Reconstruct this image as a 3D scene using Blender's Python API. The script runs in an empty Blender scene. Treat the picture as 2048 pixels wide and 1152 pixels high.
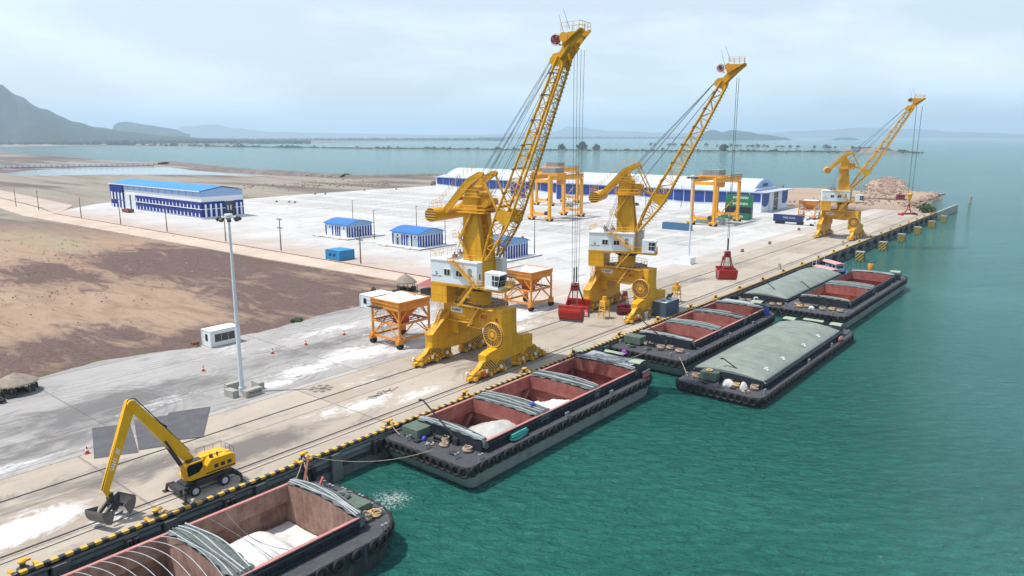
import bpy, math, random
from mathutils import Vector, Matrix
random.seed(7)
SC = bpy.context.scene
COL = SC.collection
R = math.radians
PI = math.pi

# ---------------------------------------------------------------- camera
cam = bpy.data.cameras.new("camera")
cam.lens = 1472.0 / 2048.0 * 36.0
cam.sensor_width = 36.0
cam.clip_start = 0.5
cam.clip_end = 90000.0
camo = bpy.data.objects.new("camera", cam)
COL.objects.link(camo)
camo.location = (0, 0, 37.0)
camo.rotation_euler = (R(90 - 11.66877), 0, R(39.47662 - 90))
SC.camera = camo

# ---------------------------------------------------------------- sky and sun
SUN_EL = 66.0
SUN_AZ = math.atan2(0.68, -0.73)          # direction towards the sun in the ground plane
w = bpy.data.worlds.new("World")
SC.world = w
w.use_nodes = True
nt = w.node_tree
for n in list(nt.nodes):
    nt.nodes.remove(n)
out = nt.nodes.new("ShaderNodeOutputWorld")
bg = nt.nodes.new("ShaderNodeBackground")
sky = nt.nodes.new("ShaderNodeTexSky")
sky.sky_type = 'NISHITA'
sky.sun_disc = False
sky.sun_elevation = R(SUN_EL)
sky.sun_rotation = PI / 2 - SUN_AZ
sky.altitude = 30
sky.air_density = 1.0
sky.dust_density = 2.2
sky.ozone_density = 1.3
tc = nt.nodes.new("ShaderNodeTexCoord")
sep = nt.nodes.new("ShaderNodeSeparateXYZ")
mx = nt.nodes.new("ShaderNodeMath"); mx.operation = 'MAXIMUM'; mx.inputs[1].default_value = 0.012
cmb = nt.nodes.new("ShaderNodeCombineXYZ")
L = nt.links.new
L(tc.outputs['Generated'], sep.inputs[0])
L(sep.outputs[2], mx.inputs[0])
L(sep.outputs[0], cmb.inputs[0]); L(sep.outputs[1], cmb.inputs[1]); L(mx.outputs[0], cmb.inputs[2])
L(cmb.outputs[0], sky.inputs[0])
# thin high cloud: a procedural veil mixed over the clear sky
mp = nt.nodes.new("ShaderNodeMapping"); mp.inputs['Scale'].default_value = (1.0, 1.0, 3.4)
L(tc.outputs['Generated'], mp.inputs[0])
n1 = nt.nodes.new("ShaderNodeTexNoise"); n1.inputs['Scale'].default_value = 2.6
n1.inputs['Detail'].default_value = 9; n1.inputs['Roughness'].default_value = 0.52
n1.inputs['Distortion'].default_value = 0.25
L(mp.outputs[0], n1.inputs['Vector'])
rp = nt.nodes.new("ShaderNodeValToRGB")
rp.color_ramp.elements[0].position = 0.42; rp.color_ramp.elements[0].color = (0.46, 0.46, 0.46, 1)
rp.color_ramp.elements[1].position = 0.64; rp.color_ramp.elements[1].color = (0.88, 0.88, 0.88, 1)
L(n1.outputs[0], rp.inputs[0])
mix = nt.nodes.new("ShaderNodeMix"); mix.data_type = 'RGBA'
fade = nt.nodes.new("ShaderNodeMapRange"); fade.inputs[1].default_value = 0.22; fade.inputs[2].default_value = 0.75
fade.inputs[3].default_value = 1.0; fade.inputs[4].default_value = 0.25
L(sep.outputs[2], fade.inputs[0])
fm = nt.nodes.new("ShaderNodeMath"); fm.operation = 'MULTIPLY'
L(rp.outputs[0], fm.inputs[0]); L(fade.outputs[0], fm.inputs[1])
L(fm.outputs[0], mix.inputs[0]); L(sky.outputs[0], mix.inputs[6])
mix.inputs[7].default_value = (7.3, 8.3, 8.9, 1)
L(mix.outputs[2], bg.inputs[0])
bg.inputs[1].default_value = 0.13
L(bg.outputs[0], out.inputs[0])

sl = bpy.data.lights.new("sun", 'SUN')
sl.energy = 4.2
sl.angle = R(0.6)
sl.color = (1.0, 0.955, 0.89)
so = bpy.data.objects.new("sun", sl)
COL.objects.link(so)
e = R(SUN_EL)
sd = Vector((math.cos(e) * math.cos(SUN_AZ), math.cos(e) * math.sin(SUN_AZ), math.sin(e)))
so.rotation_euler = sd.to_track_quat('Z', 'Y').to_euler()
so.location = (60, 120, 200)

SC.view_settings.view_transform = 'Standard'
SC.view_settings.look = 'None'
SC.view_settings.exposure = 0.20
SC.view_settings.gamma = 1.0
SC.cycles.volume_bounces = 3

# ---------------------------------------------------------------- node helpers
class NB:
    def __init__(s, name):
        s.mat = bpy.data.materials.new(name)
        s.mat.use_nodes = True
        s.t = s.mat.node_tree
        s.b = s.t.nodes['Principled BSDF']
        s.pos = None
    def n(s, typ, **kw):
        x = s.t.nodes.new(typ)
        for k, v in kw.items():
            setattr(x, k, v)
        return x
    def put(s, sock, v):
        if hasattr(v, 'links') or hasattr(v, 'is_linked'):
            s.t.links.new(v, sock)
        else:
            sock.default_value = v
    def world(s):
        g = s.n("ShaderNodeNewGeometry")
        return g.outputs['Position']
    def obj(s):
        return s.n("ShaderNodeTexCoord").outputs['Object']
    def xyz(s, v):
        q = s.n("ShaderNodeSeparateXYZ"); s.put(q.inputs[0], v)
        return q.outputs[0], q.outputs[1], q.outputs[2]
    def vec(s, x, y, z):
        q = s.n("ShaderNodeCombineXYZ")
        for i, a in enumerate((x, y, z)):
            s.put(q.inputs[i], a)
        return q.outputs[0]
    def m(s, op, a, b=0.0, c=0.0, clamp=False):
        q = s.n("ShaderNodeMath", operation=op)
        q.use_clamp = clamp
        s.put(q.inputs[0], a); s.put(q.inputs[1], b)
        if op in ('MULTIPLY_ADD', 'COMPARE', 'WRAP'):
            s.put(q.inputs[2], c)
        return q.outputs[0]
    def map(s, v, sc=(1, 1, 1), rot=(0, 0, 0), loc=(0, 0, 0)):
        q = s.n("ShaderNodeMapping")
        s.put(q.inputs[0], v)
        q.inputs['Scale'].default_value = sc
        q.inputs['Rotation'].default_value = rot
        q.inputs['Location'].default_value = loc
        return q.outputs[0]
    def noise(s, v, scale, detail=4, rough=0.55, dist=0.0):
        q = s.n("ShaderNodeTexNoise")
        s.put(q.inputs['Vector'], v)
        q.inputs['Scale'].default_value = scale
        q.inputs['Detail'].default_value = detail
        q.inputs['Roughness'].default_value = rough
        q.inputs['Distortion'].default_value = dist
        return q.outputs[0]
    def white(s, v):
        q = s.n("ShaderNodeTexWhiteNoise", noise_dimensions='3D')
        s.put(q.inputs['Vector'], v)
        return q.outputs['Value']
    def ramp(s, f, stops):
        q = s.n("ShaderNodeValToRGB")
        el = q.color_ramp.elements
        while len(el) < len(stops):
            el.new(0.5)
        for i, (p, c) in enumerate(stops):
            if not isinstance(c, (tuple, list)):
                c = (c, c, c)
            el[i].position = p
            el[i].color = (c[0], c[1], c[2], 1)
        s.put(q.inputs[0], f)
        return q.outputs[0]
    def step(s, f, a, b):
        q = s.n("ShaderNodeMapRange")
        q.clamp = True
        s.put(q.inputs[0], f)
        q.inputs[1].default_value = a; q.inputs[2].default_value = b
        return q.outputs[0]
    def mix(s, f, a, b, mode='MIX'):
        q = s.n("ShaderNodeMix", data_type='RGBA', blend_type=mode)
        s.put(q.inputs[0], f)
        for i, v in ((6, a), (7, b)):
            if isinstance(v, (tuple, list)):
                q.inputs[i].default_value = (v[0], v[1], v[2], 1)
            else:
                s.put(q.inputs[i], v)
        return q.outputs[2]
    def bump(s, h, strength=0.3, dist=0.05):
        q = s.n("ShaderNodeBump")
        q.inputs['Strength'].default_value = strength
        q.inputs['Distance'].default_value = dist
        s.put(q.inputs['Height'], h)
        s.t.links.new(q.outputs[0], s.b.inputs['Normal'])
        return q
    def done(s, col, rough=0.6, metal=0.0, spec=0.4):
        if isinstance(col, (tuple, list)):
            col = (col[0], col[1], col[2], 1)
        s.put(s.b.inputs['Base Color'], col)
        s.put(s.b.inputs['Roughness'], rough)
        s.b.inputs['Metallic'].default_value = metal
        s.b.inputs['Specular IOR Level'].default_value = spec
        return s.mat

def paint(name, col, rough=0.5, var=0.18, scale=0.7, dirt=(0.10, 0.07, 0.05), dirtamt=0.25, metal=0.0, streak=True, spec=0.4):
    """worn paint: colour drift, grime blotches and vertical runs"""
    b = NB(name)
    o = b.obj()
    drift = b.noise(o, scale, 3)
    c = b.mix(b.step(drift, 0.3, 0.7), tuple(x * (1 - var) for x in col), tuple(min(1, x * (1 + var * 0.6)) for x in col))
    g = b.noise(b.map(o, (1, 1, 0.18)) if streak else o, 2.6, 6, 0.65)
    c = b.mix(b.m('MULTIPLY', b.step(g, 0.52, 0.74), dirtamt), c, dirt)
    b.bump(b.noise(o, 9, 3), 0.08, 0.02)
    return b.done(c, b.m('MULTIPLY_ADD', g, 0.3, rough - 0.15), metal, spec)

def plate_paint(name, col):
    """machine paint on welded plate: seams, faded panels, rust runs from the seams"""
    b = NB(name)
    o = b.obj(); x, y, z = b.xyz(o)
    jn, cell = joints_(b, b.m('ADD', x, b.m('MULTIPLY', y, 0.97)), z, 2.7, 1.9, 0.022)
    g = b.noise(o, 0.8, 5, 0.6)
    st = b.noise(b.map(o, (1.6, 1.6, 0.13)), 1.8, 7, 0.7)
    c = b.mix(b.step(b.m('ADD', b.m('MULTIPLY', g, 0.6), b.m('MULTIPLY', cell, 0.4)), 0.25, 0.75), tuple(q * 0.80 for q in col), tuple(q * 1.08 for q in col))
    c = b.mix(b.m('MULTIPLY', b.step(st, 0.52, 0.72), 0.45), c, (0.26, 0.10, 0.02))
    c = b.mix(b.m('MULTIPLY', b.step(b.noise(o, 2.4, 6, 0.7), 0.60, 0.70), 0.4), c, (0.14, 0.075, 0.03))
    c = b.mix(b.m('MULTIPLY', jn, 0.5), c, (0.18, 0.08, 0.015))
    return b.done(c, b.m('MULTIPLY_ADD', g, 0.35, 0.32), 0, 0.4)
def joints_(b, X, Y, px, py, wd):
    fx = b.m('ABSOLUTE', b.m('SUBTRACT', b.m('FRACT', b.m('DIVIDE', X, px)), 0.5))
    fy = b.m('ABSOLUTE', b.m('SUBTRACT', b.m('FRACT', b.m('DIVIDE', Y, py)), 0.5))
    j = b.m('MAXIMUM', b.m('GREATER_THAN', fx, 0.5 - wd / px), b.m('GREATER_THAN', fy, 0.5 - wd / py))
    return j, b.white(b.vec(b.m('FLOOR', b.m('DIVIDE', X, px)), b.m('FLOOR', b.m('DIVIDE', Y, py)), 0.0))

def hazard(name, c1, c2, period=0.5, ax=(1, 0, 1)):
    b = NB(name)
    x, y, z = b.xyz(b.obj())
    t = b.m('ADD', b.m('ADD', b.m('MULTIPLY', x, ax[0]), b.m('MULTIPLY', y, ax[1])), b.m('MULTIPLY', z, ax[2]))
    f = b.m('GREATER_THAN', b.m('FRACT', b.m('DIVIDE', t, period)), 0.5)
    g = b.noise(b.obj(), 3.0, 5)
    c = b.mix(f, c1, c2)
    c = b.mix(b.m('MULTIPLY', b.step(g, 0.45, 0.75), 0.45), c, (0.16, 0.13, 0.10))
    return b.done(c, 0.6)

# ---------------------------------------------------------------- mesh helpers
class MB:
    def __init__(s, xf=None):
        s.v = []; s.f = []; s.mi = []; s.m = 0; s.xf = xf
    def _add(s, vs, fs):
        o = len(s.v)
        if s.xf is not None:
            vs = [s.xf @ Vector(p) for p in vs]
        s.v.extend([tuple(p) for p in vs])
        for f in fs:
            s.f.append(tuple(o + i for i in f))
            s.mi.append(s.m)
        return s
    def box(s, x0, x1, y0, y1, z0, z1):
        vs = [(x0, y0, z0), (x1, y0, z0), (x1, y1, z0), (x0, y1, z0), (x0, y0, z1), (x1, y0, z1), (x1, y1, z1), (x0, y1, z1)]
        return s._add(vs, [(0, 3, 2, 1), (4, 5, 6, 7), (0, 1, 5, 4), (1, 2, 6, 5), (2, 3, 7, 6), (3, 0, 4, 7)])
    def cbox(s, c, sz):
        return s.box(c[0] - sz[0] / 2, c[0] + sz[0] / 2, c[1] - sz[1] / 2, c[1] + sz[1] / 2, c[2] - sz[2] / 2, c[2] + sz[2] / 2)
    def _frame(s, p, q, up=None):
        p = Vector(p); q = Vector(q)
        d = (q - p)
        if d.length < 1e-6:
            d = Vector((0, 0, 1))
        d.normalize()
        u = Vector(up) if up is not None else (Vector((0, 0, 1)) if abs(d.z) < 0.95 else Vector((1, 0, 0)))
        a = d.cross(u); a.normalize()
        b = a.cross(d); b.normalize()
        return p, q, a, b
    def bar(s, p, q, w, h=None, w2=None, h2=None, up=None):
        """rectangular bar, w across, h along the 'up' side"""
        h = w if h is None else h
        w2 = w if w2 is None else w2
        h2 = h if h2 is None else h2
        p, q, a, b = s._frame(p, q, up)
        vs = []
        for c, ww, hh in ((p, w, h), (q, w2, h2)):
            for i, j in ((-1, -1), (1, -1), (1, 1), (-1, 1)):
                vs.append(c + a * (i * ww / 2) + b * (j * hh / 2))
        return s._add(vs, [(0, 1, 2, 3), (7, 6, 5, 4), (0, 4, 5, 1), (1, 5, 6, 2), (2, 6, 7, 3), (3, 7, 4, 0)])
    def tube(s, p, q, r, n=6, r2=None, caps=True):
        r2 = r if r2 is None else r2
        p, q, a, b = s._frame(p, q)
        vs = []
        for c, rr in ((p, r), (q, r2)):
            for i in range(n):
                t = 2 * PI * i / n
                vs.append(c + a * (math.cos(t) * rr) + b * (math.sin(t) * rr))
        fs = [(i, i + n, (i + 1) % n + n, (i + 1) % n) for i in range(n)]
        if caps:
            fs.append(tuple(range(n))); fs.append(tuple(range(2 * n - 1, n - 1, -1)))
        return s._add(vs, fs)
    def path(s, pts, r, n=5):
        for i in range(len(pts) - 1):
            s.tube(pts[i], pts[i + 1], r, n)
        return s
    def torus(s, c, ax, R_, r, n=16, k=8):
        c = Vector(c)
        z = Vector(ax).normalized()
        a = z.orthogonal().normalized(); b = z.cross(a)
        vs = []
        for i in range(n):
            t = 2 * PI * i / n
            d = a * math.cos(t) + b * math.sin(t)
            for j in range(k):
                u = 2 * PI * j / k
                vs.append(c + d * (R_ + r * math.cos(u)) + z * (r * math.sin(u)))
        fs = []
        for i in range(n):
            for j in range(k):
                fs.append((i * k + j, ((i + 1) % n) * k + j, ((i + 1) % n) * k + (j + 1) % k, i * k + (j + 1) % k))
        return s._add(vs, fs)
    def prism(s, poly, fn, a, b):
        """poly: 2-D points; fn(u, v, w) -> 3-D; extruded from w=a to w=b"""
        n = len(poly)
        vs = [fn(u, v, a) for u, v in poly] + [fn(u, v, b) for u, v in poly]
        fs = [tuple(range(n - 1, -1, -1)), tuple(range(n, 2 * n))]
        for i in range(n):
            j = (i + 1) % n
            fs.append((i, j, j + n, i + n))
        return s._add(vs, fs)
    def lathe(s, c, prof, n=16):
        vs = []
        for r, z in prof:
            for i in range(n):
                t = 2 * PI * i / n
                vs.append((c[0] + r * math.cos(t), c[1] + r * math.sin(t), c[2] + z))
        fs = []
        for k in range(len(prof) - 1):
            for i in range(n):
                j = (i + 1) % n
                fs.append((k * n + i, k * n + j, (k + 1) * n + j, (k + 1) * n + i))
        fs.append(tuple(range(n - 1, -1, -1)))
        m = (len(prof) - 1) * n
        fs.append(tuple(range(m, m + n)))
        return s._add(vs, fs)
    def grid(s, nx, ny, fn):
        vs = [fn(i / nx, j / ny) for j in range(ny + 1) for i in range(nx + 1)]
        fs = []
        for j in range(ny):
            for i in range(nx):
                a = j * (nx + 1) + i
                fs.append((a, a + 1, a + nx + 2, a + nx + 1))
        return s._add(vs, fs)
    def quad(s, a, b, c, d):
        return s._add([a, b, c, d], [(0, 1, 2, 3)])
    def poly(s, pts):
        return s._add(pts, [tuple(range(len(pts)))])
    def rail(s, pts, h=1.1, sp=1.6, r=0.035, closed=False, mid=True):
        P = [Vector(p) for p in pts]
        if closed:
            P.append(P[0])
        up = Vector((0, 0, h))
        for i in range(len(P) - 1):
            a, b = P[i], P[i + 1]
            n = max(1, int(round((b - a).length / sp)))
            for k in range(n + (1 if (i == len(P) - 2 and not closed) else 0)):
                p = a.lerp(b, k / n)
                s.tube(p, p + up, r, 4, caps=False)
            s.tube(a + up, b + up, r, 4, caps=False)
            if mid:
                s.tube(a + up * 0.5, b + up * 0.5, r * 0.8, 4, caps=False)
        return s
    def stair(s, p, q, wdir, w=0.8, hr=True):
        """two stringers, treads and hand rails from p up to q"""
        p = Vector(p); q = Vector(q); wd = Vector(wdir).normalized() * (w / 2)
        for k in (-1, 1):
            s.bar(p + wd * k, q + wd * k, 0.06, 0.26)
            if hr:
                up = Vector((0, 0, 1.0))
                s.tube(p + wd * k + up, q + wd * k + up, 0.03, 4, caps=False)
                n = max(2, int((q - p).length / 1.2))
                for i in range(n + 1):
                    c = p.lerp(q, i / n) + wd * k
                    s.tube(c, c + up, 0.028, 4, caps=False)
        n = max(2, int(abs(q.z - p.z) / 0.28))
        for i in range(n + 1):
            c = p.lerp(q, (i + 0.5) / (n + 1))
            s.bar(c - wd, c + wd, 0.26, 0.05)
        return s
    def ladder(s, p, q, wdir, w=0.5, step=0.35, r=0.03):
        p = Vector(p); q = Vector(q); wd = Vector(wdir).normalized() * (w / 2)
        s.tube(p - wd, q - wd, r, 4, caps=False); s.tube(p + wd, q + wd, r, 4, caps=False)
        n = max(2, int((q - p).length / step))
        for i in range(n + 1):
            c = p.lerp(q, i / n)
            s.tube(c - wd, c + wd, r * 0.8, 4, caps=False)
        return s
    def build(s, name, mats, parent=None, smooth=False, loc=None):
        me = bpy.data.meshes.new(name)
        me.from_pydata(s.v, [], s.f)
        if not isinstance(mats, (list, tuple)):
            mats = [mats]
        for m in mats:
            me.materials.append(m)
        if len(mats) > 1:
            me.polygons.foreach_set('material_index', s.mi)
        if smooth:
            me.polygons.foreach_set('use_smooth', [True] * len(me.polygons))
            try:
                me.set_sharp_from_angle(angle=R(40))
            except Exception:
                pass
        me.update()
        o = bpy.data.objects.new(name, me)
        COL.objects.link(o)
        if parent is not None:
            o.parent = parent
        if loc is not None:
            o.location = loc
        return o

def tag(o, label, cat=None, group=None, kind=None):
    if label: o['label'] = label
    if cat: o['category'] = cat
    if group: o['group'] = group
    if kind: o['kind'] = kind
    return o
def thing(name, label, cat, loc=(0, 0, 0), rz=0.0, group=None):
    o = bpy.data.objects.new(name, None)
    o.empty_display_size = 0.3
    COL.objects.link(o)
    o.location = loc
    o.rotation_euler = (0, 0, rz)
    return tag(o, label, cat, group)
def structure(mb, name, mats, smooth=False):
    o = mb.build(name, mats, None, smooth)
    o['kind'] = 'structure'
    return o
def dup(o, loc=None, rz=None, label=None, parent=None):
    c = o.copy()
    COL.objects.link(c)
    if parent is not None: c.parent = parent
    if loc is not None: c.location = loc
    if rz is not None: c.rotation_euler = (0, 0, rz)
    if label: c['label'] = label
    for k in list(o.children):
        dup(k, parent=c)
    return c
def text(s, size, mt, parent, org, xd, yd, depth=0.012, name='lettering', align='CENTER', bold=0.0):
    """flat raised lettering on a face: org = middle of the line, xd/yd = face directions"""
    cu = bpy.data.curves.new(name, 'FONT')
    cu.body = s; cu.size = size; cu.extrude = depth; cu.align_x = align; cu.align_y = 'CENTER'; cu.offset = bold
    cu.resolution_u = 2
    tmp = bpy.data.objects.new('tmp', cu)
    COL.objects.link(tmp)
    bpy.context.view_layer.update()
    me = bpy.data.meshes.new_from_object(tmp.evaluated_get(bpy.context.evaluated_depsgraph_get()))
    bpy.data.objects.remove(tmp)
    bpy.data.curves.remove(cu)
    x = Vector(xd).normalized(); y = Vector(yd).normalized(); z = x.cross(y)
    M = Matrix((x, y, z)).transposed().to_4x4()
    M.translation = Vector(org)
    me.transform(M)
    me.materials.clear(); me.materials.append(mt)
    me.name = name
    o = bpy.data.objects.new(name, me)
    COL.objects.link(o)
    o.parent = parent
    return o
def hash2(i, j=0, k=0):
    v = math.sin(i * 127.1 + j * 311.7 + k * 74.7) * 43758.5453
    return v - math.floor(v)
def vnoise(x, y, s=0):
    xi, yi = math.floor(x), math.floor(y); fx, fy = x - xi, y - yi
    fx = fx * fx * (3 - 2 * fx); fy = fy * fy * (3 - 2 * fy)
    a = hash2(xi, yi, s); b = hash2(xi + 1, yi, s); c = hash2(xi, yi + 1, s); d = hash2(xi + 1, yi + 1, s)
    return a + (b - a) * fx + (c - a) * fy + (a - b - c + d) * fx * fy
def fbm(x, y, o=4, s=0):
    t = 0; a = 0.5
    for i in range(o):
        t += a * vnoise(x, y, s + i); x *= 2.03; y *= 2.03; a *= 0.5
    return t

# ---------------------------------------------------------------- paints
M = {}
M['yellow'] = plate_paint('crane_yellow', (0.70, 0.355, 0.006))
M['yellow2'] = paint('rail_yellow', (0.66, 0.36, 0.03), 0.5, 0.2, 0.9, (0.25, 0.13, 0.04), 0.4)
M['excy'] = paint('excavator_yellow', (0.78, 0.40, 0.006), 0.32, 0.08, 0.5, (0.30, 0.17, 0.03), 0.25)
M['orange'] = paint('gantry_orange', (0.78, 0.36, 0.02), 0.45, 0.12, 0.3, (0.35, 0.18, 0.06), 0.3)
M['horange'] = paint('hopper_orange', (0.66, 0.26, 0.03), 0.5, 0.15, 0.6, (0.55, 0.42, 0.30), 0.4)
M['red'] = paint('grab_red', (0.55, 0.035, 0.02), 0.45, 0.15, 0.8, (0.25, 0.08, 0.07), 0.4)
M['dred'] = paint('dark_red_steel', (0.20, 0.018, 0.02), 0.5, 0.2, 0.8, (0.08, 0.03, 0.03), 0.5)
M['white'] = paint('white_panel', (0.66, 0.72, 0.74), 0.5, 0.04, 0.4, (0.35, 0.36, 0.34), 0.22)
M['cwhite'] = paint('cabin_white', (0.72, 0.75, 0.75), 0.5, 0.05, 0.4, (0.4, 0.4, 0.38), 0.25)
M['bwhite'] = paint('plaster_white', (0.74, 0.76, 0.80), 0.75, 0.04, 0.1, (0.5, 0.48, 0.44), 0.25)
M['rblue'] = paint('roof_blue', (0.012, 0.22, 0.52), 0.4, 0.06, 0.2, (0.1, 0.3, 0.5), 0.2)
M['rblue2'] = paint('tile_roof_blue', (0.025, 0.15, 0.42), 0.5, 0.06, 0.2, (0.1, 0.2, 0.4), 0.2)
M['navy'] = paint('navy_panel', (0.006, 0.024, 0.20), 0.6, 0.10, 0.2, (0.02, 0.03, 0.12), 0.2, spec=0.15)
M['pale'] = paint('pale_blue_panel', (0.28, 0.42, 0.68), 0.55, 0.05, 0.2, (0.3, 0.35, 0.45), 0.2)
M['grey'] = paint('steel_grey', (0.22, 0.24, 0.26), 0.5, 0.15, 0.8, (0.10, 0.09, 0.08), 0.4)
M['galv'] = paint('galvanised', (0.60, 0.67, 0.71), 0.4, 0.08, 0.5, (0.35, 0.38, 0.4), 0.3)
M['dark'] = paint('dark_steel', (0.035, 0.037, 0.042), 0.5, 0.25, 0.8, (0.10, 0.08, 0.06), 0.35)
M['black'] = paint('rubber_black', (0.018, 0.018, 0.020), 0.75, 0.3, 2.0, (0.09, 0.085, 0.08), 0.45, streak=False)
M['rope'] = paint('hemp_rope', (0.40, 0.31, 0.22), 0.9, 0.25, 3.0, (0.2, 0.16, 0.12), 0.4, streak=False)
M['yrope'] = paint('straw_rope', (0.55, 0.38, 0.18), 0.9, 0.2, 3.0, (0.3, 0.2, 0.1), 0.4, streak=False)
M['wire'] = paint('wire_rope', (0.10, 0.11, 0.12), 0.5, 0.2, 1.0, (0.05, 0.05, 0.05), 0.2)
M['canvas'] = paint('green_canvas', (0.10, 0.14, 0.11), 0.85, 0.2, 0.8, (0.2, 0.22, 0.19), 0.4, streak=False)
M['awning'] = paint('pale_green_awning', (0.30, 0.36, 0.27), 0.8, 0.1, 0.8, (0.2, 0.22, 0.16), 0.3, streak=False)
M['hazard'] = hazard('hazard_stripes', (0.62, 0.34, 0.03), (0.05, 0.03, 0.02), 0.52, (1, 0.0, 1))
M['hazardz'] = hazard('counterweight_stripes', (0.66, 0.36, 0.03), (0.06, 0.02, 0.015), 0.42, (0.0, 0.0, 1))
M['wood'] = paint('weathered_wood', (0.20, 0.15, 0.11), 0.9, 0.2, 1.0, (0.1, 0.08, 0.06), 0.4)
M['brown'] = paint('rusty_brown', (0.20, 0.07, 0.04), 0.8, 0.2, 0.8, (0.1, 0.05, 0.03), 0.4)
M['conc'] = paint('block_concrete', (0.36, 0.35, 0.31), 0.9, 0.15, 0.9, (0.16, 0.15, 0.13), 0.45)
M['skiff'] = paint('skiff_turquoise', (0.06, 0.38, 0.32), 0.5, 0.1, 0.8, (0.1, 0.3, 0.3), 0.3)
M['ltext'] = NB('letter_white').done((0.8, 0.8, 0.8), 0.6)
M['dtext'] = NB('letter_dark').done((0.04, 0.05, 0.07), 0.6)
M['rtext'] = NB('letter_red').done((0.45, 0.02, 0.02), 0.6)
M['ctext'] = NB('letter_grey').done((0.45, 0.47, 0.5), 0.6)
def glassm():
    b = NB('dark_glass')
    return b.done((0.012, 0.016, 0.020), 0.06, 0.0, 0.8)
M['glass'] = glassm()
def foliage(name, c):
    b = NB(name)
    r = b.noise(b.world(), 0.9, 4)
    return b.done(b.mix(b.step(r, 0.35, 0.65), tuple(x * 0.55 for x in c), tuple(x * 1.3 for x in c)), 0.8, 0, 0.2)
M['leaf'] = foliage('leaf_green', (0.075, 0.115, 0.04))
M['leaf2'] = foliage('far_leaf', (0.06, 0.075, 0.035))
M['bark'] = paint('bark', (0.12, 0.09, 0.07), 0.9, 0.2, 1.0)
# ================================================================ SETTING
def ell(b, X, Y, cx, cy, rx, ry):
    """1 inside a soft ellipse, 0 outside"""
    dx = b.m('DIVIDE', b.m('SUBTRACT', X, cx), rx)
    dy = b.m('DIVIDE', b.m('SUBTRACT', Y, cy), ry)
    return b.m('SUBTRACT', 1.0, b.m('SQRT', b.m('ADD', b.m('MULTIPLY', dx, dx), b.m('MULTIPLY', dy, dy))), clamp=True)
def ellsum(b, X, Y, lst):
    t = None
    for cx, cy, rx, ry, k in lst:
        v = b.m('MULTIPLY', ell(b, X, Y, cx, cy, rx, ry), k)
        t = v if t is None else b.m('MAXIMUM', t, v)
    return t
def joints(b, X, Y, px, py, wd, ox=0.0, oy=0.0):
    fx = b.m('ABSOLUTE', b.m('SUBTRACT', b.m('FRACT', b.m('DIVIDE', b.m('ADD', X, ox), px)), 0.5))
    fy = b.m('ABSOLUTE', b.m('SUBTRACT', b.m('FRACT', b.m('DIVIDE', b.m('ADD', Y, oy), py)), 0.5))
    jx = b.m('GREATER_THAN', fx, 0.5 - wd / px)
    jy = b.m('GREATER_THAN', fy, 0.5 - wd / py)
    cell = b.vec(b.m('FLOOR', b.m('DIVIDE', b.m('ADD', X, ox), px)), b.m('FLOOR', b.m('DIVIDE', b.m('ADD', Y, oy), py)), 0.0)
    return b.m('MAXIMUM', jx, jy), b.white(cell)

# ---- water
def water_mat():
    b = NB('sea_water')
    p = b.world()
    X, Y, Z = b.xyz(p)
    big = b.noise(b.map(p, (0.012, 0.006, 1), (0, 0, R(25))), 1.0, 3, 0.5)
    base = b.mix(b.step(big, 0.35, 0.68), (0.014, 0.135, 0.106), (0.036, 0.190, 0.158))
    # shallow, silt-laden water along the land
    sh = b.m('MULTIPLY', b.step(b.m('SUBTRACT', Y, b.m('MULTIPLY', X, 0.22)), 150.0, 700.0), 0.85)
    base = b.mix(sh, base, (0.13, 0.24, 0.205))
    far = b.step(b.m('SQRT', b.m('ADD', b.m('MULTIPLY', X, X), b.m('MULTIPLY', Y, Y))), 80.0, 700.0)
    base = b.mix(b.m('MULTIPLY', far, 0.65), base, (0.06, 0.17, 0.165))
    # foam where the hull of the second barge is being washed, and rare flecks
    f1 = b.noise(p, 3.6, 6, 0.75)
    patch = ellsum(b, X, Y, [(51, 60, 6.5, 6.0, 1.0)])
    fm = b.step(b.m('MULTIPLY', f1, b.m('POWER', patch, 0.5)), 0.43, 0.50)
    f2 = b.step(b.m('MULTIPLY', b.noise(b.map(p, (1, 2.2, 1), (0, 0, R(40))), 0.9, 3, 0.8), b.step(b.noise(p, 0.05, 2), 0.45, 0.6)), 0.735, 0.76)
    foam = b.m('MAXIMUM', b.m('MULTIPLY', fm, 0.6), b.m('MULTIPLY', f2, 0.7))
    col = b.mix(foam, base, (0.75, 0.8, 0.8))
    # waves: wind chop running roughly along the quay, on top of a low swell
    a = b.noise(b.map(b.map(p, (1, 1, 1), (0, 0, R(56))), (0.42, 0.85, 1)), 1.0, 6, 0.62, 0.6)
    c = b.noise(b.map(b.map(p, (1, 1, 1), (0, 0, R(38))), (0.055, 0.12, 1)), 1.0, 4, 0.5, 0.8)
    d = b.noise(b.map(b.map(p, (1, 1, 1), (0, 0, R(66))), (1.2, 2.3, 1)), 1.0, 4, 0.6, 0.3)
    gust = b.noise(b.map(b.map(p, (1, 1, 1), (0, 0, R(60))), (0.010, 0.024, 1)), 1.0, 4, 0.6, 0.5)
    h = b.m('ADD', b.m('ADD', b.m('MULTIPLY', a, b.m('MULTIPLY_ADD', gust, 1.6, 0.35)), b.m('MULTIPLY', c, 1.5)), b.m('MULTIPLY', d, b.m('MULTIPLY_ADD', gust, 0.7, 0.05)))
    b.bump(h, 1.0, 2.0)
    b.b.inputs['IOR'].default_value = 1.33
    return b.done(col, b.m('MULTIPLY_ADD', foam, 0.5, 0.10), 0.0, 0.5)
WZ = -3.7
mb = MB()
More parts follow.
